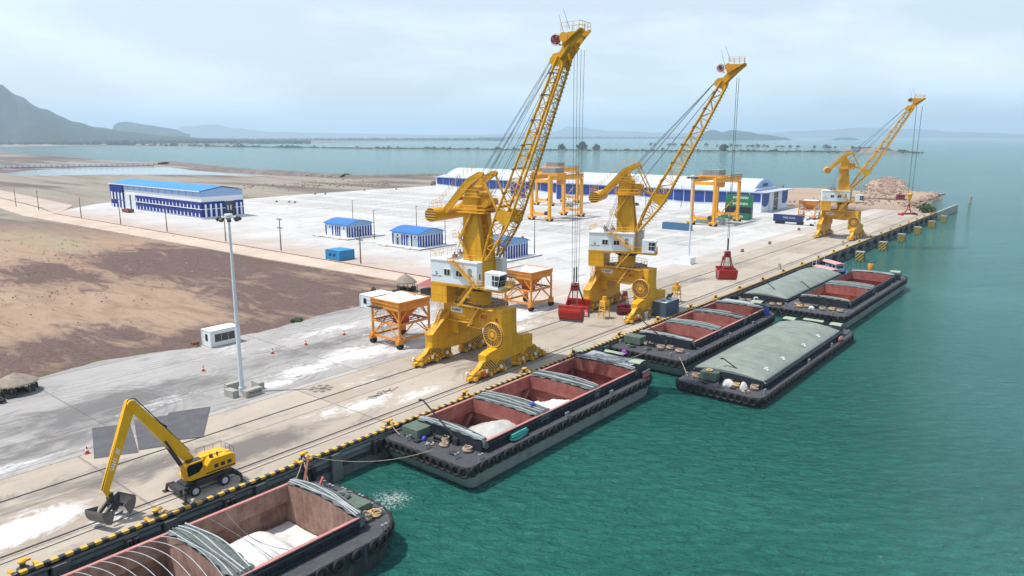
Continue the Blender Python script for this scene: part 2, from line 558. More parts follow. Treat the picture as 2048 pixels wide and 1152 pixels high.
# finer quads near the quay, one sheet out to the horizon
xs = [-32000, -4000, -600, 0, 600, 2500, 8000, 32000]
for i in range(len(xs) - 1):
    for j in range(len(xs) - 1):
        mb.quad((xs[i], xs[j], WZ), (xs[i + 1], xs[j], WZ), (xs[i + 1], xs[j + 1], WZ), (xs[i], xs[j + 1], WZ))
structure(mb, 'water', water_mat())

# ---- land
def dirt_mat():
    b = NB('red_dirt')
    p = b.world()
    X, Y, Z = b.xyz(p)
    big = b.noise(b.map(p, (0.018, 0.008, 1), (0, 0, R(8))), 1.0, 5, 0.6, 0.6)
    mid = b.noise(b.map(p, (0.16, 0.05, 1), (0, 0, R(12))), 1.0, 7, 0.68, 0.7)
    fine = b.noise(p, 1.3, 6, 0.7)
    tan = b.mix(b.step(mid, 0.32, 0.66), (0.24, 0.165, 0.115), (0.40, 0.30, 0.215))
    tan = b.mix(b.m('MULTIPLY', b.step(big, 0.40, 0.62), 0.7), tan, (0.33, 0.225, 0.16))
    dk = ellsum(b, X, Y, [(108, 215, 42, 62, 1.25), (106, 158, 30, 40, 1.15), (122, 205, 14, 70, 1.1), (74, 225, 20, 40, 1.1),
                          (60, 129, 60, 16, 1.05), (100, 138, 34, 22, 1.05), (45, 140, 30, 26, 0.9)])
    dk = b.step(b.m('ADD', dk, b.m('MULTIPLY', b.m('SUBTRACT', mid, 0.5), 2.8)), 0.18, 0.62)
    dark = b.mix(b.step(fine, 0.35, 0.65), (0.072, 0.048, 0.048), (0.145, 0.098, 0.090))
    c = b.mix(b.m('MULTIPLY', dk, 0.9), tan, dark)
    # silty olive and grey ground past the road and towards the ponds
    far = b.step(b.m('ADD', b.m('MULTIPLY', Y, 0.55), X), 262.0, 330.0)
    band = b.noise(b.map(p, (0.020, 0.0035, 1), (0, 0, R(-14))), 1.0, 6, 0.6, 0.5)
    fc = b.ramp(band, [(0.32, (0.080, 0.060, 0.058)), (0.47, (0.13, 0.105, 0.092)), (0.52, (0.24, 0.215, 0.175)), (0.61, (0.29, 0.265, 0.215)), (0.70, (0.15, 0.13, 0.085))])
    fc = b.mix(b.m('MULTIPLY', fine, 0.35), fc, (0.30, 0.26, 0.22))
    c = b.mix(far, c, fc)
    ol = ellsum(b, X, Y, [(98, 298, 16, 60, 1.0), (40, 330, 40, 60, 0.6)])
    c = b.mix(b.m('MULTIPLY', b.step(b.m('ADD', ol, b.m('MULTIPLY', b.m('SUBTRACT', mid, 0.5), 1.2)), 0.2, 0.7), 0.75), c, (0.30, 0.26, 0.175))
    # reddish bank towards the rock mole
    rk = b.step(X, 395.0, 430.0)
    c = b.mix(b.m('MULTIPLY', b.m('MULTIPLY', rk, b.m('LESS_THAN', Y, 420.0)), 0.75), c, b.mix(b.step(fine, 0.35, 0.65), (0.30, 0.19, 0.13), (0.52, 0.40, 0.30)))
    # weeds along the edge of the apron
    wd = b.m('MULTIPLY', b.m('MULTIPLY', b.m('LESS_THAN', Y, 131.5), b.m('LESS_THAN', X, 56.0)), b.step(mid, 0.50, 0.60))
    c = b.mix(wd, c, (0.10, 0.12, 0.04))
    c = b.mix(b.m('MULTIPLY', b.step(fine, 0.60, 0.70), 0.55), c, (0.07, 0.05, 0.045))
    sk = b.noise(b.map(p, (0.40, 0.045, 1), (0, 0, R(-18))), 1.0, 6, 0.7, 1.0)
    c = b.mix(b.m('MULTIPLY', b.step(sk, 0.56, 0.68), 0.5), c, (0.10, 0.065, 0.058))
    c = b.mix(b.m('MULTIPLY', b.step(b.noise(p, 3.2, 5, 0.7), 0.60, 0.72), 0.35), c, (0.55, 0.45, 0.36))
    b.bump(b.m('ADD', b.m('MULTIPLY', mid, 1.2), b.m('MULTIPLY', fine, 0.35)), 0.9, 0.6)
    return b.done(c, 0.95, 0, 0.1)
dirt = dirt_mat()
LAND = [(-300, 69.4), (414, 69.4), (433, 80), (440, 92), (462, 95), (505, 94), (558, 95), (566, 100), (578, 122), (700, 146), (690, 166), (592, 140),
        (556, 137), (549, 146), (560, 176), (549, 190), (512, 300), (508, 436), (520, 520), (471, 524), (444, 546), (439, 603), (436, 666),
        (437, 749), (462, 850), (478, 925), (492, 959), (531, 1086), (500, 1100), (496, 1196), (523, 1400), (559, 1723), (608, 2102), (720, 3200), (700, 4200),
        (-300, 4200)]
def sheet(poly, z, skirt=None, grow=0.0):
    mb = MB()
    mb.poly([(x, y, z) for x, y in poly])
    if skirt is not None:
        n = len(poly)
        # outward bank
        top = [Vector((x, y, z)) for x, y in poly]
        bot = []
        for i in range(n):
            a = Vector(poly[i - 1]); c = Vector(poly[i]); d = Vector(poly[(i + 1) % n])
            t1 = (c - a).normalized(); t2 = (d - c).normalized()
            nn = Vector((t1.y + t2.y, -(t1.x + t2.x)))
            nn = nn.normalized() if nn.length > 1e-3 else Vector((0, 0))
            gw = 0.0 if c.y < 69.6 else grow
            bot.append(Vector((c.x + nn.x * gw, c.y + nn.y * gw, skirt)))
        for i in range(n):
            j = (i + 1) % n
            mb.quad(top[i], bot[i], bot[j], top[j])
    return mb
def densify(poly, amp, step, seed=0):
    res = []
    n = len(poly)
    for i in range(n):
        a = Vector(poly[i]); c = Vector(poly[(i + 1) % n])
        L_ = (c - a).length
        k = max(1, min(160, int(L_ / step)))
        nn = Vector((c.y - a.y, a.x - c.x)).normalized()
        for q in range(k):
            p = a.lerp(c, q / k)
            am = amp if q else 0
            if a.y < 69.5 and c.y < 69.5: am = 0
            if a.x < -200 or c.x < -200 : am = 0
            off = (fbm(p.x / step * 0.8 + seed, p.y / step * 0.8, 3) - 0.45) * 2 * am
            res.append((p.x + nn.x * off, p.y + nn.y * off))
    return res
structure(sheet(densify(LAND, 7, 12), -0.30, -5.5, 7.0), 'ground', dirt)

# ---- concrete surfaces
def concrete_mat(name, c1, c2, jx, jy, jw, jcol, white=None, oil=None, tracks=False, lanes=False, edge=None, jk=0.75):
    b = NB(name)
    p = b.world()
    X, Y, Z = b.xyz(p)
    big = b.noise(b.map(p, (0.05, 0.05, 1)), 1.0, 5, 0.6, 0.4)
    strk = b.noise(b.map(p, (0.03, 0.35, 1)), 1.0, 5, 0.6, 0.3)
    fine = b.noise(p, 2.2, 6, 0.65)
    j, cell = joints(b, X, Y, jx, jy, jw)
    t = b.m('ADD', b.m('MULTIPLY', big, 0.55), b.m('ADD', b.m('MULTIPLY', strk, 0.25), b.m('MULTIPLY', cell, 0.20)))
    c = b.mix(b.step(t, 0.32, 0.66), c1, c2)
    if oil:
        o = ellsum(b, X, Y, oil)
        om = b.step(b.m('ADD', o, b.m('MULTIPLY', b.m('SUBTRACT', b.noise(b.map(p, (0.12, 0.22, 1)), 1.0, 7, 0.7, 0.8), 0.5), 2.2)), 0.10, 0.62)
        c = b.mix(b.m('MULTIPLY', om, 0.75), c, (0.095, 0.09, 0.09))
    if lanes:
        # container lanes: gravel cells between concrete beams
        inside = b.m('MULTIPLY', b.m('MULTIPLY', b.m('GREATER_THAN', X, 228.0), b.m('LESS_THAN', X, 352.0)), b.m('MULTIPLY', b.m('GREATER_THAN', Y, 112.0), b.m('LESS_THAN', Y, 392.0)))
        lane = b.m('LESS_THAN', b.m('FRACT', b.m('DIVIDE', b.m('SUBTRACT', X, 231.0), 30.0)), 0.72)
        gx = b.m('GREATER_THAN', b.m('FRACT', b.m('DIVIDE', X, 3.6)), 0.42)
        gy = b.m('GREATER_THAN', b.m('FRACT', b.m('DIVIDE', Y, 13.0)), 0.13)
        g = b.m('MULTIPLY', b.m('MULTIPLY', inside, lane), b.m('MULTIPLY', gx, gy))
        c = b.mix(b.m('MULTIPLY', g, 0.48), c, b.mix(b.step(fine, 0.3, 0.7), (0.17, 0.155, 0.145), (0.27, 0.25, 0.235)))
    if edge:
        # dust blown in from the road side
        e_ = b.step(b.m('ADD', X, b.m('MULTIPLY', b.m('SUBTRACT', big, 0.5), 26.0)), edge[1], edge[0])
        c = b.mix(b.m('MULTIPLY', e_, 0.8), c, (0.42, 0.33, 0.27))
    c = b.mix(b.m('MULTIPLY', b.step(fine, 0.55, 0.8), 0.35), c, tuple(x * 0.6 for x in c1))
    if tracks:
        # tyre scrub marks left by turning trucks
        for cx, cy, r0 in ((52, 112, 7.0), (34, 104, 12.0), (62, 100, 5.0)):
            dx = b.m('SUBTRACT', X, cx); dy = b.m('SUBTRACT', Y, cy)
            d = b.m('SQRT', b.m('ADD', b.m('MULTIPLY', dx, dx), b.m('MULTIPLY', dy, dy)))
            ring = b.m('GREATER_THAN', b.m('FRACT', b.m('MULTIPLY', d, 0.85)), 0.62)
            rr = b.m('SUBTRACT', 1.0, b.m('DIVIDE', b.m('ABSOLUTE', b.m('SUBTRACT', d, r0)), 4.0), clamp=True)
            side = b.m('GREATER_THAN', dx, -2.0)
            k = b.m('MULTIPLY', b.m('MULTIPLY', b.m('MULTIPLY', ring, rr), side), b.step(big, 0.35, 0.7))
            c = b.mix(b.m('MULTIPLY', k, 0.5), c, (0.10, 0.10, 0.10))
        wv = b.m('GREATER_THAN', b.m('FRACT', b.m('ADD', b.m('MULTIPLY', Y, 0.33), b.m('MULTIPLY', big, 3.5))), 0.86)
        c = b.mix(b.m('MULTIPLY', b.m('MULTIPLY', wv, b.step(strk, 0.45, 0.6)), 0.35), c, (0.11, 0.11, 0.11))
    if white:
        wm = ellsum(b, X, Y, white)
        nz = b.noise(b.map(p, (0.16, 0.34, 1), (0, 0, R(-6))), 1.0, 8, 0.72, 0.9)
        nz2 = b.noise(p, 1.1, 6, 0.75)
        wmask = b.step(b.m('ADD', b.m('ADD', wm, b.m('MULTIPLY', b.m('SUBTRACT', nz, 0.5), 2.3)), b.m('MULTIPLY', b.m('SUBTRACT', nz2, 0.5), 1.4)), 0.42, 0.95)
        c = b.mix(b.m('MULTIPLY', wmask, 0.88), c, (0.66, 0.66, 0.66))
    jn = b.m('MULTIPLY', j, b.m('MULTIPLY', b.step(fine, 0.25, 0.6), jk))
    c = b.mix(jn, c, jcol)
    b.bump(b.m('SUBTRACT', b.m('MULTIPLY', fine, 0.4), j), 0.25, 0.03)
    return b.done(c, 0.88, 0, 0.25)
quay_c = concrete_mat('quay_concrete', (0.30, 0.255, 0.205), (0.43, 0.38, 0.315), 30.0, 9.1, 0.13, (0.12, 0.10, 0.085),
    white=[(20, 77.5, 8.5, 4.5, 1.7), (26, 73, 5, 2.4, 1.1), (63, 78.5, 8, 3.6, 1.1), (70, 76, 9, 3, 0.9), (58, 80, 7, 5, 0.7), (70, 86, 16, 4, 0.45), (108, 88, 14, 5, 0.9), (190, 84, 9, 3, 0.5)],
    oil=[(44, 77.5, 13, 4.5, 1.2), (33, 82, 12, 5, 0.8), (88, 78, 8, 4, 0.75), (160, 83, 60, 4, 0.3), (25, 84, 14, 4, 0.6)])
apron_c = concrete_mat('apron_concrete', (0.25, 0.243, 0.235), (0.39, 0.375, 0.36), 36.0, 8.4, 0.11, (0.10, 0.095, 0.09),
    white=[(66, 98, 16, 5, 1.0), (78, 99, 13, 7, 1.25), (92, 95, 22, 6, 1.05), (116, 96, 20, 8, 1.1), (60, 96, 8, 3, 1.0), (84, 116, 22, 6, 0.7), (100, 108, 20, 14, 0.75), (44, 101, 12, 4, 0.55), (66, 118, 20, 5, 0.6), (20, 93, 16, 4, 0.6)],
    oil=[(40, 106, 26, 9, 0.85), (80, 108, 30, 7, 0.6), (30, 98, 22, 6, 0.6)], tracks=True)
yard_c = concrete_mat('yard_concrete', (0.42, 0.415, 0.40), (0.53, 0.53, 0.52), 24.0, 7.0, 0.10, (0.30, 0.29, 0.27), lanes=True, edge=(139.0, 158.0), jk=0.8,
    oil=[(260, 200, 60, 60, 0.25)])
strip_c = concrete_mat('strip_concrete', (0.36, 0.325, 0.29), (0.50, 0.46, 0.42), 24.0, 6.5, 0.10, (0.25, 0.22, 0.2))
road_c = concrete_mat('road_concrete', (0.42, 0.335, 0.265), (0.54, 0.445, 0.36), 7.0, 6.0, 0.06, (0.28, 0.22, 0.18))
dust_c = concrete_mat('dusty_concrete', (0.36, 0.28, 0.225), (0.50, 0.42, 0.355), 24.0, 6.0, 0.06, (0.22, 0.16, 0.13))

def slab(poly, z, th):
    mb = MB()
    mb.poly([(x, y, z) for x, y in poly])
    n = len(poly)
    for i in range(n):
        a = poly[i]; c = poly[(i + 1) % n]
        mb.quad((a[0], a[1], z), (a[0], a[1], z - th), (c[0], c[1], z - th), (c[0], c[1], z))
    return mb
structure(slab([(-120, 69.05), (414, 69.05), (414, 91.2), (-120, 91.2)], 0.0, 1.2), 'quay_deck', quay_c)
edge_pts = [(-60, 112), (31, 120), (34, 124.6), (37, 127), (43, 128), (48, 128.8), (55, 127), (61, 124.4), (70, 125), (79, 125), (90, 127), (102, 127.4), (114, 129), (122, 129.6)]
pp = []
for i in range(len(edge_pts) - 1):
    a, c = edge_pts[i], edge_pts[i + 1]
    k = max(1, int(abs(c[0] - a[0]) / 1.5))
    for q in range(k):
        t = q / k
        pp.append((a[0] + (c[0] - a[0]) * t, a[1] + (c[1] - a[1]) * t + (fbm(q * 0.7 + i * 3.1, i, 3) - 0.45) * 1.3))
structure(slab([(-60, 91.22), (128, 91.22), (128, 129.8)] + [(x, y) for x, y in reversed(pp)], -0.004, 0.6), 'apron', apron_c)
structure(slab([(128.02, 91.22), (414, 91.22), (414, 98), (394, 99.4), (128.02, 99.4)], -0.004, 0.4), 'apron', strip_c)
structure(slab([(136.6, 99.42), (394, 99.42), (398, 130), (400, 404), (329, 408), (282, 409), (236, 404), (192, 446), (170, 440), (146, 416), (136.6, 400)], -0.008, 0.4), 'yard', yard_c)
structure(slab([(128.02, 99.42), (135.0, 99.42), (135.0, 400), (141, 440), (148, 520), (200, 1100), (190, 1100), (138, 520), (126, 440), (122, 400), (124.5, 200), (127.0, 129.8), (128.02, 120)], -0.012, 0.3), 'road', road_c)
structure(slab([(135.02, 99.42), (136.58, 99.42), (136.58, 400), (146, 417), (158, 440), (215, 1100), (204, 1100), (150, 520), (143, 440), (135.02, 400)], -0.010, 0.3), 'pavement', dust_c)
# rusty pipe / kerb line between road and yard
mb = MB(); mb.box(134.7, 135.05, 132, 400, -0.05, 0.14)
structure(mb, 'kerb', M['brown'])

# crane rails and the cable slot
def rail_thing(y, label, w=0.16, name='crane_rail'):
    mb = MB()
    mb.box(-60, 410, y - w / 2, y + w / 2, 0.0, 0.05)
    o = mb.build(name, M['dark'])
    tag(o, label, 'rail', 'crane rails along the quay')
rail_thing(73.25, 'dark steel crane rail nearer the water, along the quay edge', 0.22)
rail_thing(85.1, 'dark steel crane rail on the landward side of the quay', 0.22)
mb = MB(); mb.box(-60, 410, 71.95, 72.08, 0.0, 0.03)
tag(mb.build('cable_slot', M['dark']), 'thin dark cable slot running beside the waterside crane rail', 'cable slot')
# drain covers beside the rails
mb = MB()
# ponds
def pond_mat():
    b = NB('pond_water')
    b.bump(b.noise(b.world(), 0.6, 4), 0.1, 0.1)
    return b.done((0.22, 0.29, 0.28), 0.12, 0, 0.5)
pond = pond_mat()
structure(slab(densify([(247, 864), (297, 937), (349, 953), (385, 931), (437, 905), (411, 790), (401, 692), (410, 640), (396, 628), (371, 701), (310, 777), (256, 809)], 5, 14), -0.27, 0.1), 'pond', pond)
# embankment between pond and sea
def bank(name, pts, wd, hh, mt):
    mb = MB()
    seg = []
    for i in range(len(pts) - 1):
        a = Vector(pts[i]); c = Vector(pts[i + 1]); k = max(1, int((c - a).length / 5))
        for q in range(k): seg.append(a.lerp(c, q / k))
    seg.append(Vector(pts[-1]))
    prof = [(-0.5, -0.6), (-0.28, 0.55), (-0.1, 0.9), (0.12, 1.0), (0.3, 0.5), (0.5, -0.6)]
    vs = []
    for i, p in enumerate(seg):
        d = (seg[min(i + 1, len(seg) - 1)] - seg[max(i - 1, 0)]).normalized()
        nn = Vector((d.y, -d.x))
        for k, (u, v) in enumerate(prof):
            h = hh * v * (0.6 + 0.8 * fbm(i * 0.35, k * 1.7, 3)) if v > 0 else -0.8
            vs.append((p.x + nn.x * u * wd * (0.8 + 0.5 * hash2(i, k)), p.y + nn.y * u * wd, h - 0.3))
    n = len(prof); fs = []
    for i in range(len(seg) - 1):
        for k in range(n - 1):
            fs.append((i * n + k, (i + 1) * n + k, (i + 1) * n + k + 1, i * n + k + 1))
    mb._add(vs, fs)
    o = mb.build(name, mt); o['kind'] = 'structure'
    return o
bankm = paint('embankment_soil', (0.17, 0.145, 0.125), 0.95, 0.35, 0.08, (0.06, 0.05, 0.045), 0.6, streak=False)
bank('embankment', [(478, 1000), (505, 1050), (480, 960), (470, 905), (445, 800), (428, 700), (432, 620), (437, 560)], 24, 3.4, bankm)
bank('embankment', [(437, 560), (455, 530), (500, 520), (512, 440), (508, 300), (540, 190)], 16, 2.4, bankm)

# ---- quay face: kerb, wall panels, bollards, rubber fenders
def kerb_mat():
    b = NB('kerb_paint')
    X, Y, Z = b.xyz(b.world())
    f = b.m('GREATER_THAN', b.m('FRACT', b.m('DIVIDE', X, 1.22)), 0.5)
    g = b.noise(b.world(), 2.5, 5)
    c = b.mix(f, (0.62, 0.38, 0.06), (0.035, 0.035, 0.035))
    c = b.mix(b.m('MULTIPLY', b.step(g, 0.48, 0.72), 0.6), c, (0.28, 0.25, 0.21))
    return b.done(c, 0.8)
mb = MB(); mb.box(-60, 412, 68.82, 69.28, 0.003, 0.27)
structure(mb, 'kerb', kerb_mat())
qw = paint('quay_face_concrete', (0.16, 0.165, 0.16), 0.9, 0.25, 0.3, (0.05, 0.055, 0.05), 0.6)
pl = paint('quay_panel_grey', (0.22, 0.26, 0.26), 0.8, 0.12, 0.5, (0.07, 0.08, 0.075), 0.5)
wall = thing('quay_wall', 'dark concrete quay wall with grey panels below the striped kerb', 'wall', (0, 69.0, 0))
mb = MB(); mb.box(-60, 414, 0.05, 1.4, -5.5, -0.02); mb.build('wall_face', qw, wall)
mb = MB()
for k in range(-6, 42):
    x = k * 10.0
    mb.box(x + 0.9, x + 9.1, -0.28, 0.05, -0.95, -0.22)
    for q in range(1, 8):
        mb.box(x + 0.9 + q * 1.02, x + 0.96 + q * 1.02, -0.31, -0.27, -0.95, -0.22)
mb.build('panel_band', pl, wall)
mb = MB()
for k in range(-6, 42):
    x = k * 10.0
    mb.tube((x + 0.6, -0.35, -0.30), (x + 9.4, -0.35, -0.30), 0.13, 6)
    mb.bar((x + 0.6, -0.15, -2.0), (x + 9.4, -0.15, -2.0), 0.3, 0.45)
mb.build('steel_pipe', M['dark'], wall)
mb = MB()
for k in range(-4, 41):
    x = k * 10.0 + 0.2
    mb.box(x - 0.75, x + 0.75, -0.5, 0.1, -3.9, -0.3)
mb.build('pier_column', qw, wall)
f0 = None
for k in range(-2, 40):
    x = k * 10.0 + 6.2
    if f0 is None:
        f0 = thing('quay_fender', 'black rubber fender block bolted to the quay wall', 'fender', (x, 68.45, -0.4), 0, 'rubber fenders along the quay wall')
        mb = MB(); mb.box(-0.62, 0.62, -0.1, 0.25, -1.9, 0.1); mb.build('backing_plate', M['dark'], f0)
        mb = MB()
        for q in (-0.33, 0.33):
            mb.prism([(-0.28, 0), (-0.16, -0.55), (0.16, -0.55), (0.28, 0)], lambda u, v, w_, q=q: (q + u, v, w_), -1.75, -0.05)
        mb.build('rubber_block', M['black'], f0)
    else:
        dup(f0, (x, 68.45, -0.4))
bx = [17.6, 29.2, 40.5, 46.3, 59.4, 73.8, 87.7, 101.5, 116.5, 131.5, 146.3, 159.1, 173, 188, 203, 218.5, 233.5, 249, 264, 279, 294, 309, 324, 340, 356, 372, 388, 402]
b0 = None
for i, x in enumerate(bx):
    if i == 2: continue
    if b0 is None:
        b0 = thing('quay_bollard', 'yellow and black bollard on the quay kerb', 'bollard', (x, 69.75, 0), 0, 'mooring bollards along the quay kerb')
        mb = MB(); mb.lathe((0, 0, 0.02), [(0.52, 0), (0.52, 0.1), (0.30, 0.18), (0.24, 0.3), (0.24, 0.62)], 12); mb.build('bollard_post', M['dark'], b0, True)
        mb = MB(); mb.lathe((0, 0, 0.60), [(0.25, 0), (0.36, 0.08), (0.38, 0.24), (0.26, 0.34)], 12); mb.box(0.1, 0.62, -0.2, 0.2, 0.68, 0.86)
        mb.build('bollard_cap', M['yellow2'], b0, True)
        for q in (-0.95, 0.95):
            mb = MB(); mb.box(q - 0.16, q + 0.16, -0.45, 0.25, 0.0, 0.30)
            mb.build('base_block', M['yellow2'], b0)
    else:
        dup(b0, (x, 69.75, 0))
# low wall running on past the end of the deck
mb = MB(); mb.box(414.2, 470, 68.6, 69.4, -5.5, 0.25)
tag(mb.build('breakwater_wall', M['conc']), 'bare concrete wall running out into the sea beyond the quay', 'wall')

# ---- mooring dolphins
sd0 = None
hz = hazard('dolphin_stripes', (0.50, 0.38, 0.05), (0.012, 0.012, 0.012), 1.15, (0, 1, 1))
spec = [(259.5, 'nearest of the six, beside the small wooden boats'), (289.5, 'second in the row, counted from the boats'), (318, 'third in the row, counted from the boats'),
        (347, 'fourth in the row, counted from the boats'), (376, 'fifth in the row, counted from the boats'), (404.5, 'farthest of the six, by the quay end')]
for x, l in spec:
    lb = 'striped yellow and black mooring dolphin, ' + l
    if sd0 is None:
        sd0 = thing('mooring_dolphin', lb, 'dolphin', (x, 64.4, WZ), 0, 'mooring dolphins standing in the water')
        mb = MB(); mb.box(0, 1.9, -1.3, 1.3, -1.5, 2.9); mb.build('dolphin_body', M['dark'], sd0)
        mb = MB(); mb.box(-0.06, 0.0, -1.3, 1.3, 0.1, 2.9); mb.build('striped_face', hz, sd0)
        mb = MB(); mb.box(-0.1, 1.95, -1.35, 1.35, 2.9, 3.15); mb.build('dolphin_cap', M['conc'], sd0)
    else:
        dup(sd0, (x, 64.4, WZ), label=lb)
mb = MB(); mb.lathe((537, 72.3, -6), [(0.9, 0), (0.9, 6.2), (0.7, 6.3)], 10)
tag(mb.build('marker_post', M['conc']), 'lone grey concrete post standing in open water past the quay', 'post')

# ---- rock mole, rocks, stranded pontoon
def rocks(name, pts, n, smin, smax, seed, z0=-1.5, spread=6, mt=None):
    rnd = random.Random(seed)
    mb = MB()
    for i in range(n):
        k = rnd.randrange(len(pts) - 1)
        a = Vector(pts[k]); c = Vector(pts[k + 1])
        p = a.lerp(c, rnd.random())
        s_ = rnd.uniform(smin, smax)
        x = p.x + rnd.gauss(0, spread); y = p.y + rnd.gauss(0, spread); z = z0 + rnd.uniform(-0.4, 0.7)
        ico = [(0, 0, 1), (0.9, 0, 0.3), (0.3, 0.85, 0.3), (-0.7, 0.5, 0.35), (-0.7, -0.5, 0.3), (0.3, -0.85, 0.35), (0, 0, -0.6)]
        vs = [(x + q[0] * s_ * rnd.uniform(0.6, 1.2), y + q[1] * s_ * rnd.uniform(0.6, 1.2), z + q[2] * s_ * rnd.uniform(0.5, 0.9)) for q in ico]
        mb._add(vs, [(0, 1, 2), (0, 2, 3), (0, 3, 4), (0, 4, 5), (0, 5, 1), (6, 2, 1), (6, 3, 2), (6, 4, 3), (6, 5, 4), (6, 1, 5)])
    o = mb.build(name, mt)
    o['kind'] = 'stuff'
    return o
def rock_mat():
    b = NB('rubble_rock')
    p = b.world()
    f = b.noise(p, 0.8, 6, 0.7)
    w_ = b.white(b.map(p, (0.6, 0.6, 0.6)))
    c = b.ramp(f, [(0.3, (0.10, 0.065, 0.05)), (0.5, (0.30, 0.20, 0.15)), (0.7, (0.50, 0.41, 0.34))])
    return b.done(c, 0.95, 0, 0.1)
rock = rock_mat()
tag(rocks('shore_rocks', [(433, 86), (445, 94), (505, 94), (562, 96), (570, 102)], 420, 0.7, 1.9, 3, -1.6, 2.6, rock), 'loose pale and brown boulders edging the spit past the quay')
mb = MB()
def molef(u, v):
    # raised rubble mole running away from the shore
    x = 530 + u * 215; wdt = 8.5 + 3 * u
    yc = 119 + u * 47
    t = v * 2 - 1
    z = -4.4 + 4.9 * max(0.0, 1 - abs(t) ** 3.0) + (fbm(x * 0.25, v * 9, 3) - 0.5) * 1.6
    return (x, yc + t * wdt * (1 + 0.18 * (fbm(x * 0.12, v * 3 + 5, 2) - 0.4)), z)
mb.grid(60, 14, molef)
o = mb.build('rubble_mole', rock); o['kind'] = 'structure'
tag(rocks('mole_rocks', [(540, 121), (742, 166)], 700, 0.6, 1.4, 15, -0.2, 3.0, rock), 'broken brown rubble covering the top of the mole')
tag(rocks('shore_rocks', [(440, 110), (470, 125), (530, 118), (560, 130), (640, 145)], 520, 0.4, 1.3, 16, -0.5, 10.0, rock), 'stones strewn over the bare spit beyond the quay')
tag(rocks('ground_debris', [(40, 185), (60, 200), (88, 195), (60, 240), (96, 240), (80, 320), (98, 215)], 700, 0.10, 0.42, 17, -0.3, 13.0, rock), 'small stones and clods scattered over the bare dirt field')
tag(rocks('shore_rocks', [(545, 131), (745, 178)], 240, 0.8, 1.9, 5, -3.0, 1.2, rock), 'dark boulders along the left foot of the rubble mole')
tag(rocks('shore_rocks', [(545, 112), (748, 156)], 240, 0.8, 1.9, 6, -3.0, 1.2, rock), 'dark boulders along the right foot of the rubble mole')
tag(rocks('shore_rocks', [(415, 130), (425, 250), (430, 330)], 150, 0.6, 1.6, 8, -0.4, 9.0, rock), 'scattered stones on the bare ground behind the long warehouse')
tag(rocks('shore_rocks', [(437, 560), (430, 640), (434, 720), (470, 880)], 420, 0.8, 1.8, 12, -0.5, 6.0, rock), 'grey brown rubble lining the embankment beside the sea')
tag(rocks('shore_rocks', [(410, 440), (350, 470), (300, 490), (420, 520)], 260, 0.5, 1.3, 13, -0.4, 12.0, rock), 'rubble heaps on the waste ground behind the yard')

t = thing('pontoon', 'long dark stranded pontoon with a crimson winch house lying on the spit', 'pontoon', (486, 115, -1.0), R(97))
mb = MB(); mb.prism([(-17, 0.2), (-15.5, -0.9), (15.5, -0.9), (17, 0.2), (17, 1.1), (-17, 1.1)], lambda u, v, w_: (u, w_, v), -3, 3); mb.build('hull', M['dark'], t)
mb = MB(); mb.box(-16.8, 16.8, -2.9, 2.9, 1.1, 1.2); mb.build('deck', M['brown'], t)
mb = MB(); mb.box(-16, -11.5, -2, 2, 1.2, 3.6); mb.box(-16.4, -11, -2.3, 2.3, 3.6, 3.8); mb.tube((-13, 0, 3.6), (-13, 0, 4.8), 0.3); mb.build('winch_house', M['dred'], t)

# ---- perimeter wall far left
t = thing('perimeter_wall', 'long white panel wall with navy posts and plinth on the far shore', 'wall', (293, 1021, -0.3), math.atan2(954 - 1021, 442 - 293))
Lw = math.hypot(149, 67)
mb = MB(); mb.box(-60, Lw, -0.1, 0.1, 0.7, 3.0); mb.build('wall_panel', M['bwhite'], t)
mb = MB(); mb.box(-60, Lw, -0.16, 0.16, -0.3, 0.75); mb.build('plinth', M['navy'], t)
p0 = None
for k in range(-10, 29):
    x = k * Lw / 28.0
    if p0 is None:
        mb = MB(); mb.box(-0.22, 0.22, -0.3, 0.3, 0, 3.5); p0 = mb.build('post', M['navy'], t, loc=(x, 0, 0))
    else:
        c = p0.copy(); COL.objects.link(c); c.parent = t; c.location = (x, 0, 0)

